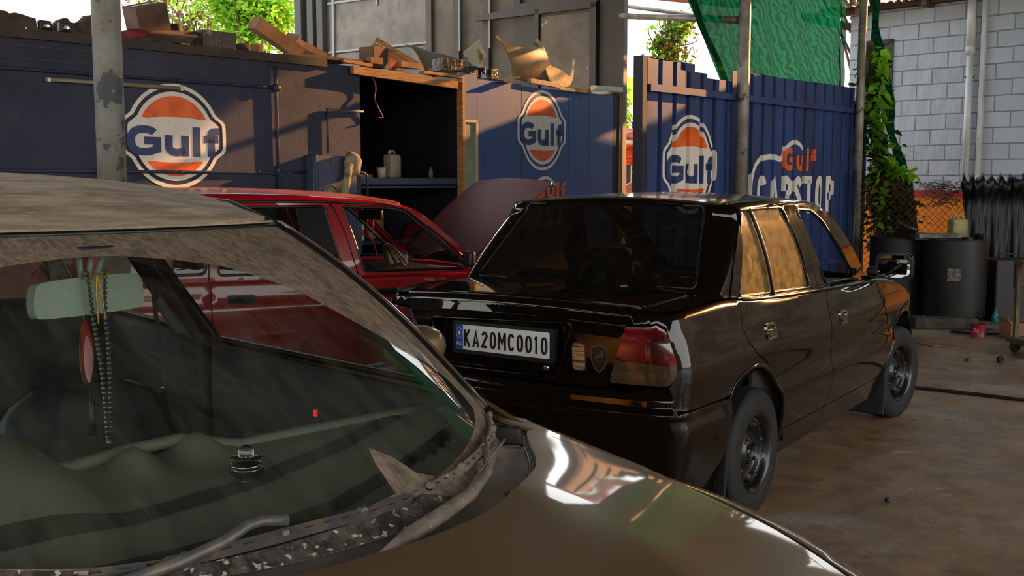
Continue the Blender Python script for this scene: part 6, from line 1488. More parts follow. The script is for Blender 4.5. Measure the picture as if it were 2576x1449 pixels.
t = thing('clear_bottle', 'small clear bottle at the right end of the alcove shelf', 'bottle', FW(2.28, 1.502, -.2)); MB().lathe([(0, 0), (.022, 0), (.024, .06), (.012, .09), (.011, .11), (0, .11)], 16).build('bottle_body', M('dim clear plastic', srgb(110, 120, 130), .1, alpha=.5), t, smooth=True)
one('sanding_block', 'low brown block at the left end of the alcove shelf', 'block', MB().box(FW(1.42, 1.517, -.14), (.14, .06, .03), Matrix.Rotation(RW, 3, 'Z'), .004), M('brown block', srgb(104, 66, 44), .8))
t = thing('work_bench', 'dark work bench deep in the alcove', 'bench', FW(1.9, 0, -1.0), RW)
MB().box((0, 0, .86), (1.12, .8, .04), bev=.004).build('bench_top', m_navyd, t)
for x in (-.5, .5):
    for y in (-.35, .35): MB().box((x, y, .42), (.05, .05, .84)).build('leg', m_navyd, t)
t = thing('label_bottle', 'white plastic bottle with a red label standing on the dark work bench', 'bottle', FW(1.75, .881, -.68))
MB().lathe([(0, 0), (.045, 0), (.048, .02), (.048, .15), (.028, .20), (.016, .22), (.016, .25), (0, .25)], 20).build('bottle_body', M('bottle white', srgb(190, 190, 186), .3), t, smooth=True); MB().lathe([(.049, .05), (.049, .11)], 20).build('bottle_label', M('red label', srgb(190, 40, 36), .4), t, smooth=True); MB().lathe([(.018, .235), (.018, .26), (0, .26)], 14).build('cap', m_white, t)
jerry('yellowed jerry can on the dark work bench', FW(2.05, .881, -.85), RW, .20, .14, .32, srgb(150, 120, 70))
carton('parts_carton', 'worn carton on the dark work bench beside the white bottle', FW(1.60, .94, -.75), (.16, .12, .11), (0, 0, RW), m_cardd)
# --- drums and yard things on the right
def drum(lab, c, r, h, mat, ribs=(.33, .66), bulge=.0):
    t = thing('oil_drum', lab, 'drum', c)
    pr = [(0, 0), (r*.96, 0), (r, .015)]
    for k in range(1, 30):
        z = h*k/30; rr = r*(1+bulge*math.sin(PI*k/30)); 
        for rb in ribs:
            rr += .010*math.exp(-((z-h*rb)/.012)**2)
        pr.append((rr, z))
    pr += [(r, h-.015), (r*.985, h), (r*.93, h), (r*.92, h-.018), (0, h-.018)]
    MB().lathe(pr, 48).build('drum_body', mat, t, smooth=True); MB().lathe([(r*.93, h-.004), (r*.99, h+.004), (r*1.01, h-.006), (r*.99, h-.012)], 48).build('rim', mat, t, smooth=True)
    return t
m_drum = M('black drum paint', srgb(15, 15, 16), .55, col2=srgb(11, 11, 11), scale=5, bump=.05, bscale=12, col3=srgb(92, 90, 86), scale3=9, lo3=.70, hi3=.73)
p1_ = at(2255, 700, 11.42); DR1 = drum('dark blue-black steel drum beside the creeper with a funnel on top', (p1_.x, p1_.y, .0), .29, .86, M('blue black drum', srgb(15, 16, 24), .55, col2=srgb(40, 30, 24), scale=6, lo=.55, hi=.65))
p2_ = at(2400, 700, 11.0); DR2 = drum('wide matt black drum with a silver label patch and a tray on top', (p2_.x, p2_.y, .045), .315, .82, m_drum, ribs=(), bulge=.03)
MB().box((-.13, -.300, .46), (.13, .012, .13), Matrix.Rotation(-.42, 3, 'Z')).build('label_patch', M('torn silver label', srgb(120, 116, 110), .4, col2=srgb(50, 46, 42), scale=20, metal=.4), DR2)
MB().lathe([(0, .84), (.05, .84), (.055, .835), (.055, .80)], 20, c=(.12, -.05, 0)).build('bung_cap', m_blk, DR2)
t = thing('funnel', 'dented metal funnel lying in the top of the dark blue drum', 'funnel', (p1_.x+.06, p1_.y-.05, .935), rot=(.25, .35, 0))
mb = MB().lathe([(.012, -.07), (.03, -.035), (.11, .05), (.125, .06), (.118, .058), (.028, -.03)], 28); mb.build('cone', M('rusty metal', srgb(120, 84, 50), .45, col2=srgb(70, 56, 46), scale=8, metal=.6), t, smooth=True); MB().lathe([(.108, .048), (.127, .058), (.127, .066), (.118, .066)], 28).build('rim', m_frame, t, smooth=True)
one('oily_tray', 'shallow grimy tray on the left half of the wide black drum', 'tray', MB().box((p2_.x-.20, p2_.y-.02, .90), (.42, .26, .045), Matrix.Rotation(-.2, 3, 'Z'), .008), M('grimy tray', srgb(140, 130, 116), .5, col2=srgb(70, 62, 54), scale=7))
one('dark_board', 'dark board under the tray jutting left from the wide black drum', 'board', MB().box((p2_.x-.27, p2_.y+.02, .872), (.34, .16, .03), Matrix.Rotation(-.1, 3, 'Z'), .004), m_frame)
jerry('mottled yellow can standing behind the wide black drum', tuple(at(2408, 600, 11.40)-Vector((0, 0, .0))), .2, .19, .13, .26, srgb(150, 142, 84), 'oil_can')
bl_ = MB().box((0, 0, -.45), (.3, .3, .9)); oc = at(2408, 602, 11.40); one('stand_box', 'dark upright box carrying the mottled can', 'box', MB().box((oc.x, oc.y+.0, (oc.z)/2), (.24, .18, oc.z), bev=.005), m_frame)
t = thing('small_tin', 'small black tin near the right edge of the wide black drum', 'tin', (p2_.x+.20, p2_.y-.10, .865)); MB().lathe([(0, 0), (.04, 0), (.04, .055), (.043, .06), (.036, .06), (.036, .03), (0, .03)], 20).build('tin_body', m_blk, t, smooth=True)
one('concrete_kerb', 'long dark kerb block on the floor in front of the wide black drum', 'kerb', MB().box((4.34, 10.35, .055), (.62, .22, .11), Matrix.Rotation(-.05, 3, 'Z'), .015), M('dirty kerb', srgb(84, 76, 66), .9, col2=srgb(60, 52, 46), scale=6))
rc_ = at(2460, 850, 9.75); t = thing('paint_can', 'small faded red paint can standing on the floor', 'tin', (rc_.x, rc_.y, 0))
MB().lathe([(0, 0), (.068, 0), (.070, .004), (.068, .008), (.068, .118), (.071, .122), (.064, .124), (.062, .10), (0, .10)], 28).build('can_body', M('faded red tin', srgb(160, 34, 52), .4, col2=srgb(120, 36, 44), scale=9), t, smooth=True)
panel('can_lettering', m_white, t, fit(text_loops('ZEA', 1, .04), -1.15, .05, -.35, .085), lambda u, v: (.0693*math.sin(u), -.0693*math.cos(u), v), .2, 0, ctr=(0, 0, .06))
MB().tube([(.071*math.cos(a), .071*math.sin(a), .123) for a in [2*PI*k/24 for k in range(25)]], .003, 6).build('rim', m_frame, t)
one('tyre_ring', 'thin black rubber ring lying behind the red paint can', 'rubber ring', MB().tube([(4.72+.42*math.cos(a), 10.02+.17*math.sin(a), .014) for a in [2*PI*k/36 for k in range(37)]], .012, 8, False), m_dark, smooth=True)
c_ = at(2552, 840, 9.7); carton('carton', 'worn open carton on the floor behind the trolley leg', (c_.x, c_.y, .075), (.20, .16, .14), (0, 0, .2), m_card, flaps=1)
one('fallen_board', 'broken dark board lying in front of the tarpaulin', 'board', MB().box((4.95, 10.25, .03), (.5, .2, .05), Matrix.Rotation(-.15, 3, 'Z'), .01), M('grey board', srgb(92, 84, 74), .9))
b_ = at(2470, 800, 10.9); t = thing('green_bottle', 'small teal bottle standing in the shade right of the wide drum', 'bottle', (b_.x, b_.y-.3, 0)); MB().lathe([(0, 0), (.035, 0), (.037, .09), (.014, .13), (.012, .17), (0, .17)], 16).build('bottle_body', M('teal plastic', srgb(30, 110, 120), .2), t, smooth=True)
t = thing('machine_crate', 'dark tool cabinet with a faded red panel in front of the tarpaulin', 'cabinet', (5.38, 10.95, 0), -.1)
MB().box((0, 0, .33), (.62, .4, .66), bev=.02).build('cabinet_body', m_blk, t); MB().box((.0, -.21, .50), (.24, .02, .26), bev=.006).build('front_panel', m_frame, t); MB().box((.0, -.225, .52), (.15, .006, .15), bev=.003).build('red_label', M('dim red', srgb(70, 26, 28), .5), t)
MB().tube([(-.28, -.12, .68), (-.28, -.12, .72), (.28, -.12, .70)], .01, 6).build('top_rail', m_frame, t)
# trolley leg at the frame edge
t = thing('steel_trolley', 'rusty steel trolley with a blue-handled tool on top at the right edge of the picture', 'trolley', (4.66, 8.62, 0), .1)
m_rst = M('rusty trolley', srgb(104, 86, 58), .6, col2=srgb(70, 54, 38), scale=6)
for x in (-.30, .30):
    for y in (-.25, .25):
        MB().box((x, y, .42), (.035, .035, .70)).build('leg', m_rst, t); q = MB().lathe([(0, -.015), (.045, -.015), (.05, 0), (.045, .015), (0, .015)], 18, c=(x, y, .05), M=Matrix(((1, 0, 0), (0, 0, 1), (0, 1, 0)))); q.build('castor', m_dark, t, smooth=True)
MB().box((0, 0, .78), (.66, .56, .03), bev=.004).build('tray', m_rst, t); MB().box((0, 0, .11), (.70, .60, .05), bev=.006).build('lower_tray', m_rst, t)
one('blue_tool', 'blue-handled hand tool lying on the trolley top', 'tool', MB().tube([(4.22, 8.40, .815), (4.40, 8.43, .817), (4.56, 8.44, .815)], [.008, .018, .014], 10), M('blue rubber', srgb(50, 90, 170), .4), smooth=True)
t = thing('rubber_bush', 'small round black rubber bush with a hole on the floor near the trolley', 'rubber part', (3.97, 8.32, .028), rot=(PI/2-.3, 0, .3)); MB().lathe([(.009, -.018), (.026, -.018), (.030, -.010), (.030, .010), (.026, .018), (.009, .018), (.009, -.018)], 24).build('ring', m_dark, t, smooth=True)
t = thing('floor_nut', 'small dark nut on the floor left of the rubber bush', 'nut', (3.74, 8.40, .012)); MB().lathe([(.008, -.012), (.022, -.012), (.022, .012), (.008, .012), (.008, -.012)], 6).build('nut_body', m_frame, t)
one('cardboard_scrap', 'thin flat cardboard scrap on the floor in front of the kerb', 'cardboard', MB().box((3.95, 9.35, .006), (.50, .28, .006), Matrix.Rotation(.3, 3, 'Z')), m_card)
one('rubber_hose', 'thin black hose snaking from the saloon front wheel across the floor', 'hose', MB().tube(smoothloop([(2.35, 7.45, .012), (2.83, 7.25, .012), (3.2, 7.0, .012), (3.5, 6.78, .012), (4.3, 6.5, .012), (5.2, 6.6, .012)], 6, False), .012, 8), m_dark, smooth=True)
one('floor_pebble', 'small dark pebble on the floor beside the saloon rear wheel', 'pebble', blob((1.72, 4.62, .012), (.03, .025, .024), 3, n=2), m_frame, smooth=True)
# --- tarpaulin on the wire fence
YF = 11.75
def fence_pt(px, z): r = ray(px, 500); return Vector((r.x*YF/r.y, YF, z))
V = []; Fc = []; nx, nz = 60, 26; x0 = fence_pt(2400, 0).x
for i in range(nx+1):
    x = x0+1.35*i/nx
    for j in range(nz+1):
        k = j/nz; z = 1.50*(1-k)+.02; z += (.04*math.sin(i*1.3)+.025*math.sin(i*2.9))*(1-k)**3
        if i < 6: xx = x+(.10*math.sin(k*PI*1.2)*(1-i/6))*(1 if k > .1 else 0)
        else: xx = x
        y = YF-.06-.05*math.sin(i*.62+k*1.2)*(.3+.7*k)-.03*math.sin(i*1.9+k*3)-(.10*math.exp(-((k-.06)/.07)**2)*(1+.5*math.sin(i*1.7)))
        V.append((xx, y, z))
    if i:
        for j in range(nz): a = (i-1)*(nz+1)+j; Fc.append((a, a+nz+1, a+nz+2, a+1))
o = one('plastic_sheet', 'creased black and blue plastic sheet hung over the wire fence', 'plastic sheet', MB().add(V, Fc), M('blue black plastic', srgb(12, 13, 16), .42, col2=srgb(28, 42, 70), scale=3, lo=.52, hi=.72, bump=.08, bscale=12), smooth=True); o.modifiers.new('t', 'SOLIDIFY').thickness = .004
# --- wire fence (diamond mesh)
t = thing('wire_fence', 'rusty diamond-mesh wire fence in front of the orange wall', 'fence', fence_pt(2300, 0))
xa = fence_pt(2150, 0).x-t.location.x; xb_ = fence_pt(2576, 0).x+.55-t.location.x; wm = MB(); st = .075; zz1 = 1.47
k = 0; x = xa-1.5
while x < xb_+.1:
    for sg in (1, -1):
        a = Vector((x if sg > 0 else x+zz1, 0, 0)); b = Vector((x+zz1 if sg > 0 else x, 0, zz1))
        # clip to the span
        t0, t1 = 0, 1; dx = b.x-a.x
        lo, hi = (xa-a.x)/dx, (xb_-a.x)/dx
        if lo > hi: lo, hi = hi, lo
        t0, t1 = max(0, lo), min(1, hi)
        if t1 > t0+.02: wm.tube([a.lerp(b, t0), a.lerp(b, t1)], .0022, 4, False)
    x += st*1.0
wm.build('wire_mesh', M('rusty wire', srgb(92, 66, 48), .6, metal=.4), t)
MB().tube([(xa, 0, 0), (xa, 0, 1.6)], .02, 10).build('post', m_frame, t, smooth=True); MB().tube([(xb_, 0, 0), (xb_, 0, 1.6)], .02, 10).build('post', m_frame, t, smooth=True)
# --- shade net
def net_mat(name, c, fac, c2):
    m = bpy.data.materials.new(name); m.use_nodes = True; nt = m.node_tree; nt.nodes.clear(); L = nt.links
    out = nt.nodes.new('ShaderNodeOutputMaterial'); tr = nt.nodes.new('ShaderNodeBsdfTransparent'); df = nt.nodes.new('ShaderNodeBsdfDiffuse'); tl = nt.nodes.new('ShaderNodeBsdfTranslucent')
    tc = nt.nodes.new('ShaderNodeTexCoord'); wv = nt.nodes.new('ShaderNodeTexWave'); wv.inputs['Scale'].default_value = 5; wv.inputs['Distortion'].default_value = 9; wv.inputs['Detail'].default_value = 3; wv.inputs['Detail Scale'].default_value = 1.6; wv.bands_direction = 'DIAGONAL'; L.new(tc.outputs['Object'], wv.inputs['Vector'])
    mc = nt.nodes.new('ShaderNodeMix'); mc.data_type = 'RGBA'; mc.inputs[6].default_value = c; mc.inputs[7].default_value = c2; L.new(wv.outputs[1], mc.inputs[0]); L.new(mc.outputs[2], df.inputs[0]); L.new(mc.outputs[2], tl.inputs[0])
    a = nt.nodes.new('ShaderNodeMixShader'); a.inputs[0].default_value = .5; L.new(df.outputs[0], a.inputs[1]); L.new(tl.outputs[0], a.inputs[2])
    b = nt.nodes.new('ShaderNodeMixShader'); b.inputs[0].default_value = fac; L.new(tr.outputs[0], b.inputs[1]); L.new(a.outputs[0], b.inputs[2]); L.new(b.outputs[0], out.inputs[0]); return m
nm = net_mat('green shade net', srgb(30, 132, 84), .992, srgb(12, 86, 50)); nmd = net_mat('doubled green net', srgb(30, 92, 62), .97, srgb(10, 52, 34))
def netgrid(name, f, nu, nv, mat, par=None):
    V = []; Fc = []
    for i in range(nu+1):
        for j in range(nv+1): V.append(f(i/nu, j/nv))
        if i:
            for j in range(nv): a = (i-1)*(nv+1)+j; Fc.append((a, a+nv+1, a+nv+2, a+1))
    return mk(name, V, Fc, mat, par, True)
def sl_at(px, py): return onf(FF, px, py, -.22)
L0 = sl_at(1812, 185); L1 = sl_at(1735, 0)
def lft(z): k = (z-L0[1])/(L1[1]-L0[1]); return L0[0]+(L1[0]-L0[0])*k
t = thing('shade_net', 'green shade net hung above the blue fence between the poles', 'net', FF(1.0, 0, -.22))
tl_ = t.location
netgrid('net_sheet', lambda u, v: FF(lft(2.30+2.5*v)+(2.36-lft(2.30+2.5*v))*u, 2.30+2.5*v, -.24-.05*math.sin(u*17+v*2.1)-.03*math.sin(u*41-v*4))-tl_, 70, 24, nm, t)
netgrid('net_hem', lambda u, v: FF(lft(2.30+2.5*v)+.10*(u-.3)+.012*math.sin(v*23), 2.30+2.5*v, -.20-.04*math.sin(PI*u)-.01*math.sin(v*31))-tl_, 8, 40, nmd, t)
netgrid('net_hem', lambda u, v: FF(2.28+.12*u, 2.30+2.5*v, -.18-.03*math.sin(PI*u)-.01*math.sin(v*31))-tl_, 6, 40, nmd, t)
a_ = at(2185, -60, 12.3); b_ = at(2262, 430, 12.4)
o = thing('net_roll', 'rolled dark green net hanging down at a slant right of the thin pole', 'net', tuple(a_))
MB().tube([a_.lerp(b_, k/16)-a_+Vector((.03*math.sin(k*.9), 0, 0)) for k in range(17)], [.055+.02*math.sin(k*1.3) for k in range(17)], 12).build('net_roll_body', nmd, o, smooth=True)
c_ = at(2270, 440, 12.2); d_ = at(2300, 620, 12.0)
netgrid('net_tail', lambda u, v: (lambda p: (p.x-a_.x+.26*(u-.5)*(1-.35*v), p.y-a_.y+.05*math.sin(u*14), p.z-a_.z))(c_.lerp(d_, v)), 20, 12, nmd, o)
# --- leaves
def leaves(name, pts, size, mat, par=None, seed=1, droop=.4, asp=1.5):
    rr = random.Random(seed); V = []; Fc = []
    for p in pts:
        s = size*rr.uniform(.6, 1.3); e = Euler((rr.uniform(-.9, .9)-droop, rr.uniform(-.7, .7), rr.uniform(0, 2*PI))).to_matrix(); b = len(V)
        for q in ((0, 0, 0), (.42, .35, .06), (.34, .8, 0), (0, asp, -.12), (-.34, .8, 0), (-.42, .35, .06), (0, .6, .0)): V.append(tuple(Vector(p)+e@Vector(q)*s))
        Fc += [(b, b+1, b+6), (b+1, b+2, b+6), (b+2, b+3, b+6), (b+3, b+4, b+6), (b+4, b+5, b+6), (b+5, b, b+6)]
    return mk(name, V, Fc, mat, par)
def leafmat(name, c, c2):
    m = bpy.data.materials.new(name); m.use_nodes = True; nt = m.node_tree; nt.nodes.clear(); L = nt.links
    out = nt.nodes.new('ShaderNodeOutputMaterial'); df = nt.nodes.new('ShaderNodeBsdfDiffuse'); tl = nt.nodes.new('ShaderNodeBsdfTranslucent'); gm_ = nt.nodes.new('ShaderNodeNewGeometry'); mc = nt.nodes.new('ShaderNodeMix'); mc.data_type = 'RGBA'
    tc = nt.nodes.new('ShaderNodeTexCoord'); n = nt.nodes.new('ShaderNodeTexNoise'); n.inputs['Scale'].default_value = 3; L.new(tc.outputs['Object'], n.inputs['Vector']); r = nt.nodes.new('ShaderNodeMapRange'); r.inputs['From Min'].default_value = .35; r.inputs['From Max'].default_value = .65; L.new(n.outputs[0], r.inputs[0]); L.new(r.outputs[0], mc.inputs[0])
    mc.inputs[6].default_value = c; mc.inputs[7].default_value = c2; L.new(mc.outputs[2], df.inputs[0]); L.new(mc.outputs[2], tl.inputs[0]); a = nt.nodes.new('ShaderNodeMixShader'); a.inputs[0].default_value = .55; L.new(df.outputs[0], a.inputs[1]); L.new(tl.outputs[0], a.inputs[2]); L.new(a.outputs[0], out.inputs[0]); return m
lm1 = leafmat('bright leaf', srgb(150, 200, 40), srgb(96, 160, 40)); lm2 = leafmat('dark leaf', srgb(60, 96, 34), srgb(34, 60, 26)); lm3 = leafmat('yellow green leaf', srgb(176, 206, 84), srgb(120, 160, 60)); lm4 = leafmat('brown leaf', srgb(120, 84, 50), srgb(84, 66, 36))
m_stem = M('vine stem', srgb(92, 74, 52), .9)
rr = random.Random(5)
t = thing('creeper', 'leafy green creeper climbing beside the thin pole at the end of the fence', 'plant', tuple(at(2230, 640, 12.05)*Vector((1, 1, 0)).x if False else (at(2230, 640, 12.05).x, 12.05, 0)))
t0 = t.location
def spread(path, w, n, Y, jy=.15):
    o = []
    for _ in range(n):
        k = rr.random()*(len(path)-1); i = int(k); f = k-i; a = path[i]; b = path[min(i+1, len(path)-1)]; px = a[0]+(b[0]-a[0])*f+rr.gauss(0, w*(a[2] if len(a) > 2 else 1)); py = a[1]+(b[1]-a[1])*f+rr.gauss(0, w*.5)
        o.append(at(px, py, Y+rr.uniform(-jy, jy))-t0)
    return o
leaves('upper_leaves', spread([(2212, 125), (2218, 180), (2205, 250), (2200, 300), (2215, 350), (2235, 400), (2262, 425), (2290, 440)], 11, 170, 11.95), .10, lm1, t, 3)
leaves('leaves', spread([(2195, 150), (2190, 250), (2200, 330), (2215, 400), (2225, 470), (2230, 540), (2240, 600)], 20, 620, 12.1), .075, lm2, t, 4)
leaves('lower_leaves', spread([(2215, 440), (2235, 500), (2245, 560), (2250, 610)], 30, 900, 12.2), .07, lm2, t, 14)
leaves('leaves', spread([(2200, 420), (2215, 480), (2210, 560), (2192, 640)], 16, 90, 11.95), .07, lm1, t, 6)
leaves('dry_leaves', spread([(2200, 430), (2250, 470), (2260, 540)], 18, 200, 12.0), .05, lm4, t, 5)
sm2 = MB()
for k in range(26):
    p = [at(2178+rr.uniform(0, 20)+j*rr.uniform(1, 12), 110+j*85+rr.uniform(-10, 10), 12.1+rr.uniform(-.08, .08))-t0 for j in range(7)]
    sm2.tube(smoothloop(p, 3, False), .004+.003*rr.random(), 5)
sm2.build('stems', m_stem, t, smooth=True)
one('vine_remains', 'dry thin vines tangled in the top of the wire fence', 'plant', (lambda m_: [m_.tube(smoothloop([at(2310+rr.uniform(0, 110), 450+rr.uniform(0, 25)+j*18, 11.88) for j in range(4)], 3, False), .003, 4) for _ in range(34)] and m_)(MB()), m_stem)
def tree(name, label, base, crown, n, size, mats, trunk_r=.12, seed=1, branches=14):
    rr = random.Random(seed); t = thing(name, label, 'tree', tuple(base)); b0 = Vector(base); tr = MB()
    c0 = Vector(crown[0][0]); tr.tube([Vector((0, 0, 0)), (c0-b0)*.5+Vector((.15, 0, 0)), c0-b0], [trunk_r, trunk_r*.8, trunk_r*.5], 10)
    for _ in range(branches):
        c, rad = crown[rr.randrange(len(crown))]; a = (c0-b0)*rr.uniform(.6, 1); e = Vector(c)-b0+Vector([rr.uniform(-1, 1)*q*.9 for q in rad]); m_ = a.lerp(e, .5)+Vector((rr.uniform(-.3, .3), 0, rr.uniform(-.2, .5)))
        tr.tube(smoothloop([a, m_, e], 4, False), [trunk_r*.28*(1-i/12) for i in range(9)], 6)
    tr.build('trunk', M('bark', srgb(120, 104, 84), .9), t, smooth=True)
    for mi, m in enumerate(mats):
        P_ = []
        for _ in range(n//len(mats)):
            c, rad = crown[rr.randrange(len(crown))]
            while True:
                q = Vector([rr.uniform(-1, 1) for _ in range(3)])
                if q.length < 1: break
            q = q*(.35+.65*rr.random()); q2 = Vector(c)-b0+Vector((q.x*rad[0], q.y*rad[1], q.z*rad[2])); P_.append(q2)
        leaves('foliage', P_, size, m, t, seed+mi)
    return t
C = lambda px, py, Y: tuple(at(px, py, Y))
tree('shade_tree', 'bright green leafy tree above the container roof behind the cartons', (-6.5, 21, 0), [(C(640, 60, 20), (1.0, 1, .8)), (C(600, 20, 20), (.8, 1, .6)), (C(560, -40, 20), (1.4, 1.2, .8)), (C(690, 30, 20), (.6, 1, .8))], 5200, .085, [lm1, lm3], .13, 2)
tree('sparse_tree', 'thin sparse tree with fine pale twigs right of the steel pole', (-8.6, 24, 0), [(C(480, 40, 23), (1.6, 1, .9)), (C(540, 60, 23), (1.0, 1, .8)), (C(400, 0, 23), (1.2, 1, .6))], 1500, .075, [lm3, lm4], .10, 8, 40)
tree('hanging_bush', 'twiggy bush with brown and green leaves above the left of the blue fence', (3.0, 17, 0), [(C(1690, 85, 17), (.42, .5, .45)), (C(1660, 115, 17), (.3, .4, .3)), (C(1700, 140, 17), (.4, .4, .3)), (C(1720, 60, 17), (.3, .4, .3))], 1100, .065, [lm4, lm1], .05, 11, 30)
tree('garden_bush', 'low sunlit bush in the gap between the walls', (2.15, 18, 0), [(C(1575, 430, 18), (.5, .6, .35)), (C(1560, 330, 18), (.28, .5, .5)), (C(1600, 445, 18), (.4, .5, .3)), (C(1562, 250, 18.5), (.2, .4, .3))], 1100, .10, [lm1, lm3], .05, 21, 8)
tree('garden_tree', 'dark leafy tree behind the top right of the green net', (5.3, 15.6, 0), [((4.9, 15.6, 4.9), (1.0, .9, .75)), ((4.3, 15.2, 4.9), (.8, .8, .8)), ((5.2, 16, 5.6), (1.0, .8, .9))], 2600, .15, [lm2, lm2], .08, 31, 12)
# banana plant in the gap
t = thing('banana_plant', 'pale banana plant rising in the gap between the walls', 'plant', (2.75, 23, 0)); mb = MB(); MB().tube([(0, 0, 0), (.05, 0, 1.6), (0, 0, 3.2)], [.12, .10, .06], 10).build('stem', M('banana stem', srgb(150, 160, 110), .8), t, smooth=True)
for k in range(9):
    a = k*2.4; V = []; Fc = []; L_ = 1.1+.2*(k % 3); base = 2.2+.15*k
    for i in range(11):
        f = i/10; x = L_*f*math.cos(a); y = L_*f*math.sin(a)*.6; z = base+.7*math.sin(f*2.2)-.5*f*f; w_ = .17*math.sin(PI*min(f*.9+.08, 1))
        V += [(x-w_*math.sin(a), y+w_*math.cos(a)*.6, z-.06), (x, y, z), (x+w_*math.sin(a), y-w_*math.cos(a)*.6, z-.06)]
        if i: b = 3*(i-1); Fc += [(b, b+1, b+4, b+3), (b+1, b+2, b+5, b+4)]
    mk('banana_leaf', V, Fc, lm3, t, True)
# orange striped tank and pink wall seen through the gap
tk = at(1582, 365, 16.5); t = thing('striped_tank', 'rounded orange and dark red striped tank in the gap between the walls', 'tank', tuple(tk))
MB().lathe([(0, -.32), (.10, -.30), (.20, -.2), (.235, -.02), (.23, .12), (.16, .22), (.06, .26), (0, .26)], 24).build('tank_body', M('orange tank', srgb(214, 96, 30), .5, col2=srgb(126, 44, 22), scale=5, stretch=(1, 1, 4), lo=.45, hi=.55), t, smooth=True)
MB().tube([(-.06, 0, .24), (-.05, 0, .36), (.05, 0, .36), (.06, 0, .24)], .012, 6).build('lifting_loop', m_frame, t); MB().tube([(0, 0, -.3), (0, 0, -tk.z)], .05, 10).build('post', m_frame, t); MB().lathe([(.236, .0), (.24, .03), (.236, .06)], 24).build('white_band', m_white, t)
pk = MB(); pa = at(1560, 485, 15.5); pb = at(1640, 485, 15.5)
pk.prism(smoothloop([(-.4, 0), (-.25, 1.25), (.05, 1.52), (.40, 1.62), (1.2, 1.62), (1.2, 0)], 3), lambda u, v, w: (pa.x+.25+u, 15.5+w, v), .15); o = pk.build('wall_garden', M('pink plaster', srgb(224, 128, 104), .8)); tag(o, kind='structure')
# pipes and red roof edge high in the gap
one('horizontal_pipe', 'pale horizontal pipe high in the gap, upper of the two', 'pipe', MB().tube([at(1560, 13, 15.0), at(1905, 60, 14.0)], .03, 8), m_steel, smooth=True)
one('horizontal_pipe', 'pale horizontal pipe high in the gap, lower of the two', 'pipe', MB().tube([at(1562, 40, 12.62), at(1855, 50, 10.06)], .035, 8), m_steel, smooth=True)
one('roof_fascia', 'dull red roof edge at the top of the gap above the bush', 'roof edge', MB().box(tuple(at(1745, -14, 19)), (2.2, .3, .28), Matrix.Rotation(.1, 3, 'Y')), M('red fascia', srgb(168, 74, 60), .7))
# =============== THINGS IN THE BROWN CAR ===============
def inb(x, y, z): return BRN_M@Vector((x, y, z))
dz_ = BDash(-.01, .026)[2]+.001
t = thing('perfume_bottle', 'round black glass dashboard perfume bottle with a clear ball stopper', 'perfume bottle', tuple(inb(-.01, .026, dz_)), BR_RZ+.6)
gb = M('black glass', srgb(12, 13, 14), .03, coat=1)
cg = M('clear ball glass', (.9, .98, .97, 1), .0, trans=1)
MB().lathe([(0, 0), (.013, 0), (.014, .003), (.012, .005)], 28).build('foot', cg, t, smooth=True)
MB().lathe([(0, .004), (.012, .005), (.022, .010), (.029, .018), (.030, .023), (.028, .028), (.022, .032), (.012, .035), (0, .036)], 36).build('flask', gb, t, smooth=True)
MB().lathe([(.026, .0295), (.0285, .0285), (.0262, .031)], 36).build('silver_ring', m_chrome, t, smooth=True)
MB().lathe([(0, .0375), (.018, .038), (.026, .0405), (.027, .042), (.018, .0435), (0, .044)], 30, sx=1.12, sy=.85).build('collar_disc', gb, t, smooth=True)
MB().lathe([(0, .043)]+[(.0135*math.cos(a), .050+.0135*math.sin(a)) for a in [-.5+2.0*k/12 for k in range(13)]]+[(0, .0637)], 28).build('ball_stopper', cg, t, smooth=True)
# prayer beads over the mirror
bead = M('marbled green bead', srgb(34, 52, 42), .25, col2=srgb(150, 170, 156), scale=60, lo=.55, hi=.6, coat=.6)
path = [(-.612, .035, 1.268), (-.606, .030, 1.20), (-.604, .034, 1.12), (-.606, .035, 1.05), (-.612, .036, .98), (-.616, .034, .915)]
path2 = [(-.612, -.002, 1.268), (-.606, .002, 1.20), (-.605, .012, 1.12), (-.607, .020, 1.05), (-.612, .026, .98), (-.616, .030, .915)]
def beads(lab, path, g, r=.0055):
    t = thing('bead_string', lab, 'beads', tuple(inb(*path[0])), BR_RZ, g); o0 = Vector(path[0]); P_ = [Vector(p)-o0 for p in smoothloop(path, 12, False)]
    MB().tube(P_, .0012, 5).build('cord', M('green cord', srgb(70, 110, 60), .7), t)
    b0 = None; acc = 0; last = P_[0]; n = 0; sp = MB().lathe([(.001, -r)]+[(r*math.cos(a), r*.85*math.sin(a)) for a in [-1.2+2.4*k/6 for k in range(7)]]+[(.001, r)], 12)
    L = 0
    for a, b in zip(P_, P_[1:]):
        d = (b-a).length
        while L <= d and n < 46:
            p = a.lerp(b, L/d)
            if b0 is None: b0 = sp.build('bead', bead, t, smooth=True); b0.location = p
            else: c = b0.copy(); COL.objects.link(c); c.parent = t; c.location = p
            n += 1; L += r*1.95
        L -= d
    return t
beads('outer strand of marbled green prayer beads hanging from the cabin mirror', path, 'prayer beads on the mirror')
beads('inner strand of marbled green prayer beads hanging from the cabin mirror', path2, 'prayer beads on the mirror')
t = thing('tassel', 'thin green cord tail hanging below the prayer beads', 'tassel', tuple(inb(-.616, .032, .915)), BR_RZ)
MB().lathe([(0, 0), (.006, 0), (.0065, -.02), (.004, -.03), (0, -.03)], 12).build('tassel_head', bead, t, smooth=True); 
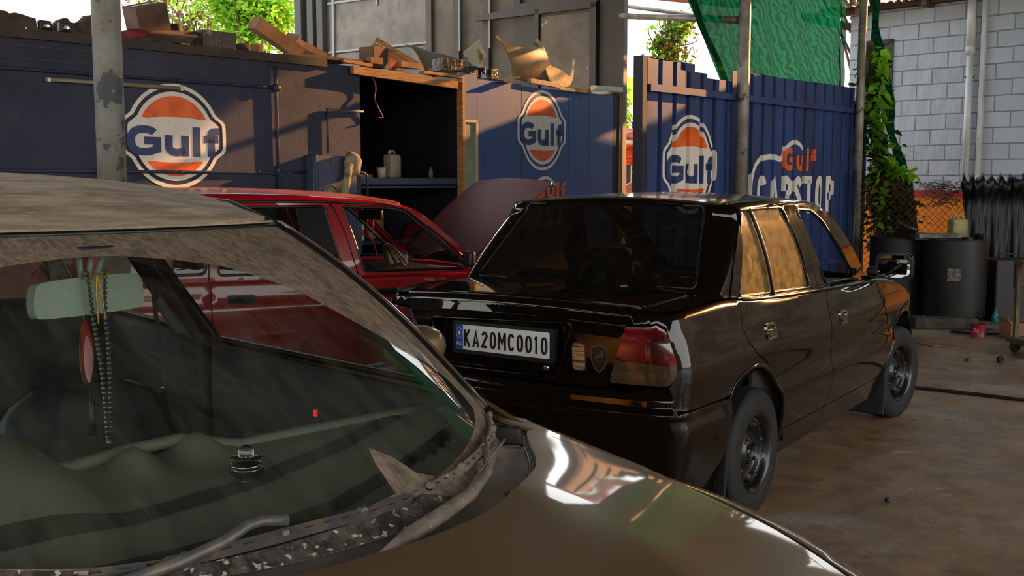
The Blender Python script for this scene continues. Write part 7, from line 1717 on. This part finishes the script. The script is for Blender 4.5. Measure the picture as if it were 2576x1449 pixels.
for k in (-1, 1): MB().tube([(0, .002*k, -.03), (0, .004*k, -.06), (0, .002*k, -.088)], .0016, 6).build('cord', M('green cord', srgb(70, 110, 60), .7), t)
# golden ribbon
t = thing('gold_ribbon', 'thin gold ribbon tied in a bow on the mirror stalk', 'ribbon', tuple(inb(-.606, .015, 1.262)), BR_RZ); gm2 = M('gold thread', srgb(190, 140, 40), .35, metal=.6)
MB().tube(smoothloop([(0, 0, 0), (.004, .016, .008), (.002, .022, 0), (.002, .010, -.005), (0, 0, 0), (.003, -.012, .004), (0, -.014, -.004), (0, 0, 0)], 5, False), .0015, 6).build('bow', gm2, t, smooth=True)
MB().tube([(0, 0, 0), (.006, .006, -.03), (.007, .010, -.07), (.007, .012, -.082)], .0016, 6).build('ribbon_tail', gm2, t); MB().tube([(0, 0, 0), (.004, -.004, -.04), (.006, -.002, -.10)], .0016, 6).build('ribbon_tail', gm2, t); MB().tube([(.007, .012, -.078), (.007, .012, -.092)], .003, 8).build('ribbon_knot', gm2, t)
# red leaf charm
t = thing('hanging_charm', 'red and pink leaf-shaped charm hanging behind the prayer beads', 'charm', tuple(inb(-.63, -.006, 1.19)), BR_RZ+.5)
def charm(w, h, dx, m, th, nm, z0=0): MB().prism(smoothloop([(0, 0), (w, -.3*h), (w*1.1, -.6*h), (w*.3, -h), (-w*.4, -.8*h), (-w*.5, -.4*h)], 4), lambda u, v, q: (dx+q, u, v+z0), th).build(nm, m, t)
charm(.018, .135, 0, M('charm red', srgb(170, 24, 36), .35, coat=.5), .003, 'red_leaf', -.02); charm(.016, .10, .004, M('charm pink', srgb(210, 150, 150), .5), .0015, 'pink_leaf', -.055); charm(.020, .13, -.006, M('charm clear', srgb(120, 110, 84), .15, alpha=.7), .002, 'glitter_leaf', -.03)
MB().tube([(0, 0, .05), (0, 0, -.02)], .001, 5).build('thread', gm2, t); MB().tube([(0, .012, -.15), (0, .014, -.24), (0, .012, -.27)], [.004, .006, .010], 8).build('black_tassel', m_blk, t, smooth=True)
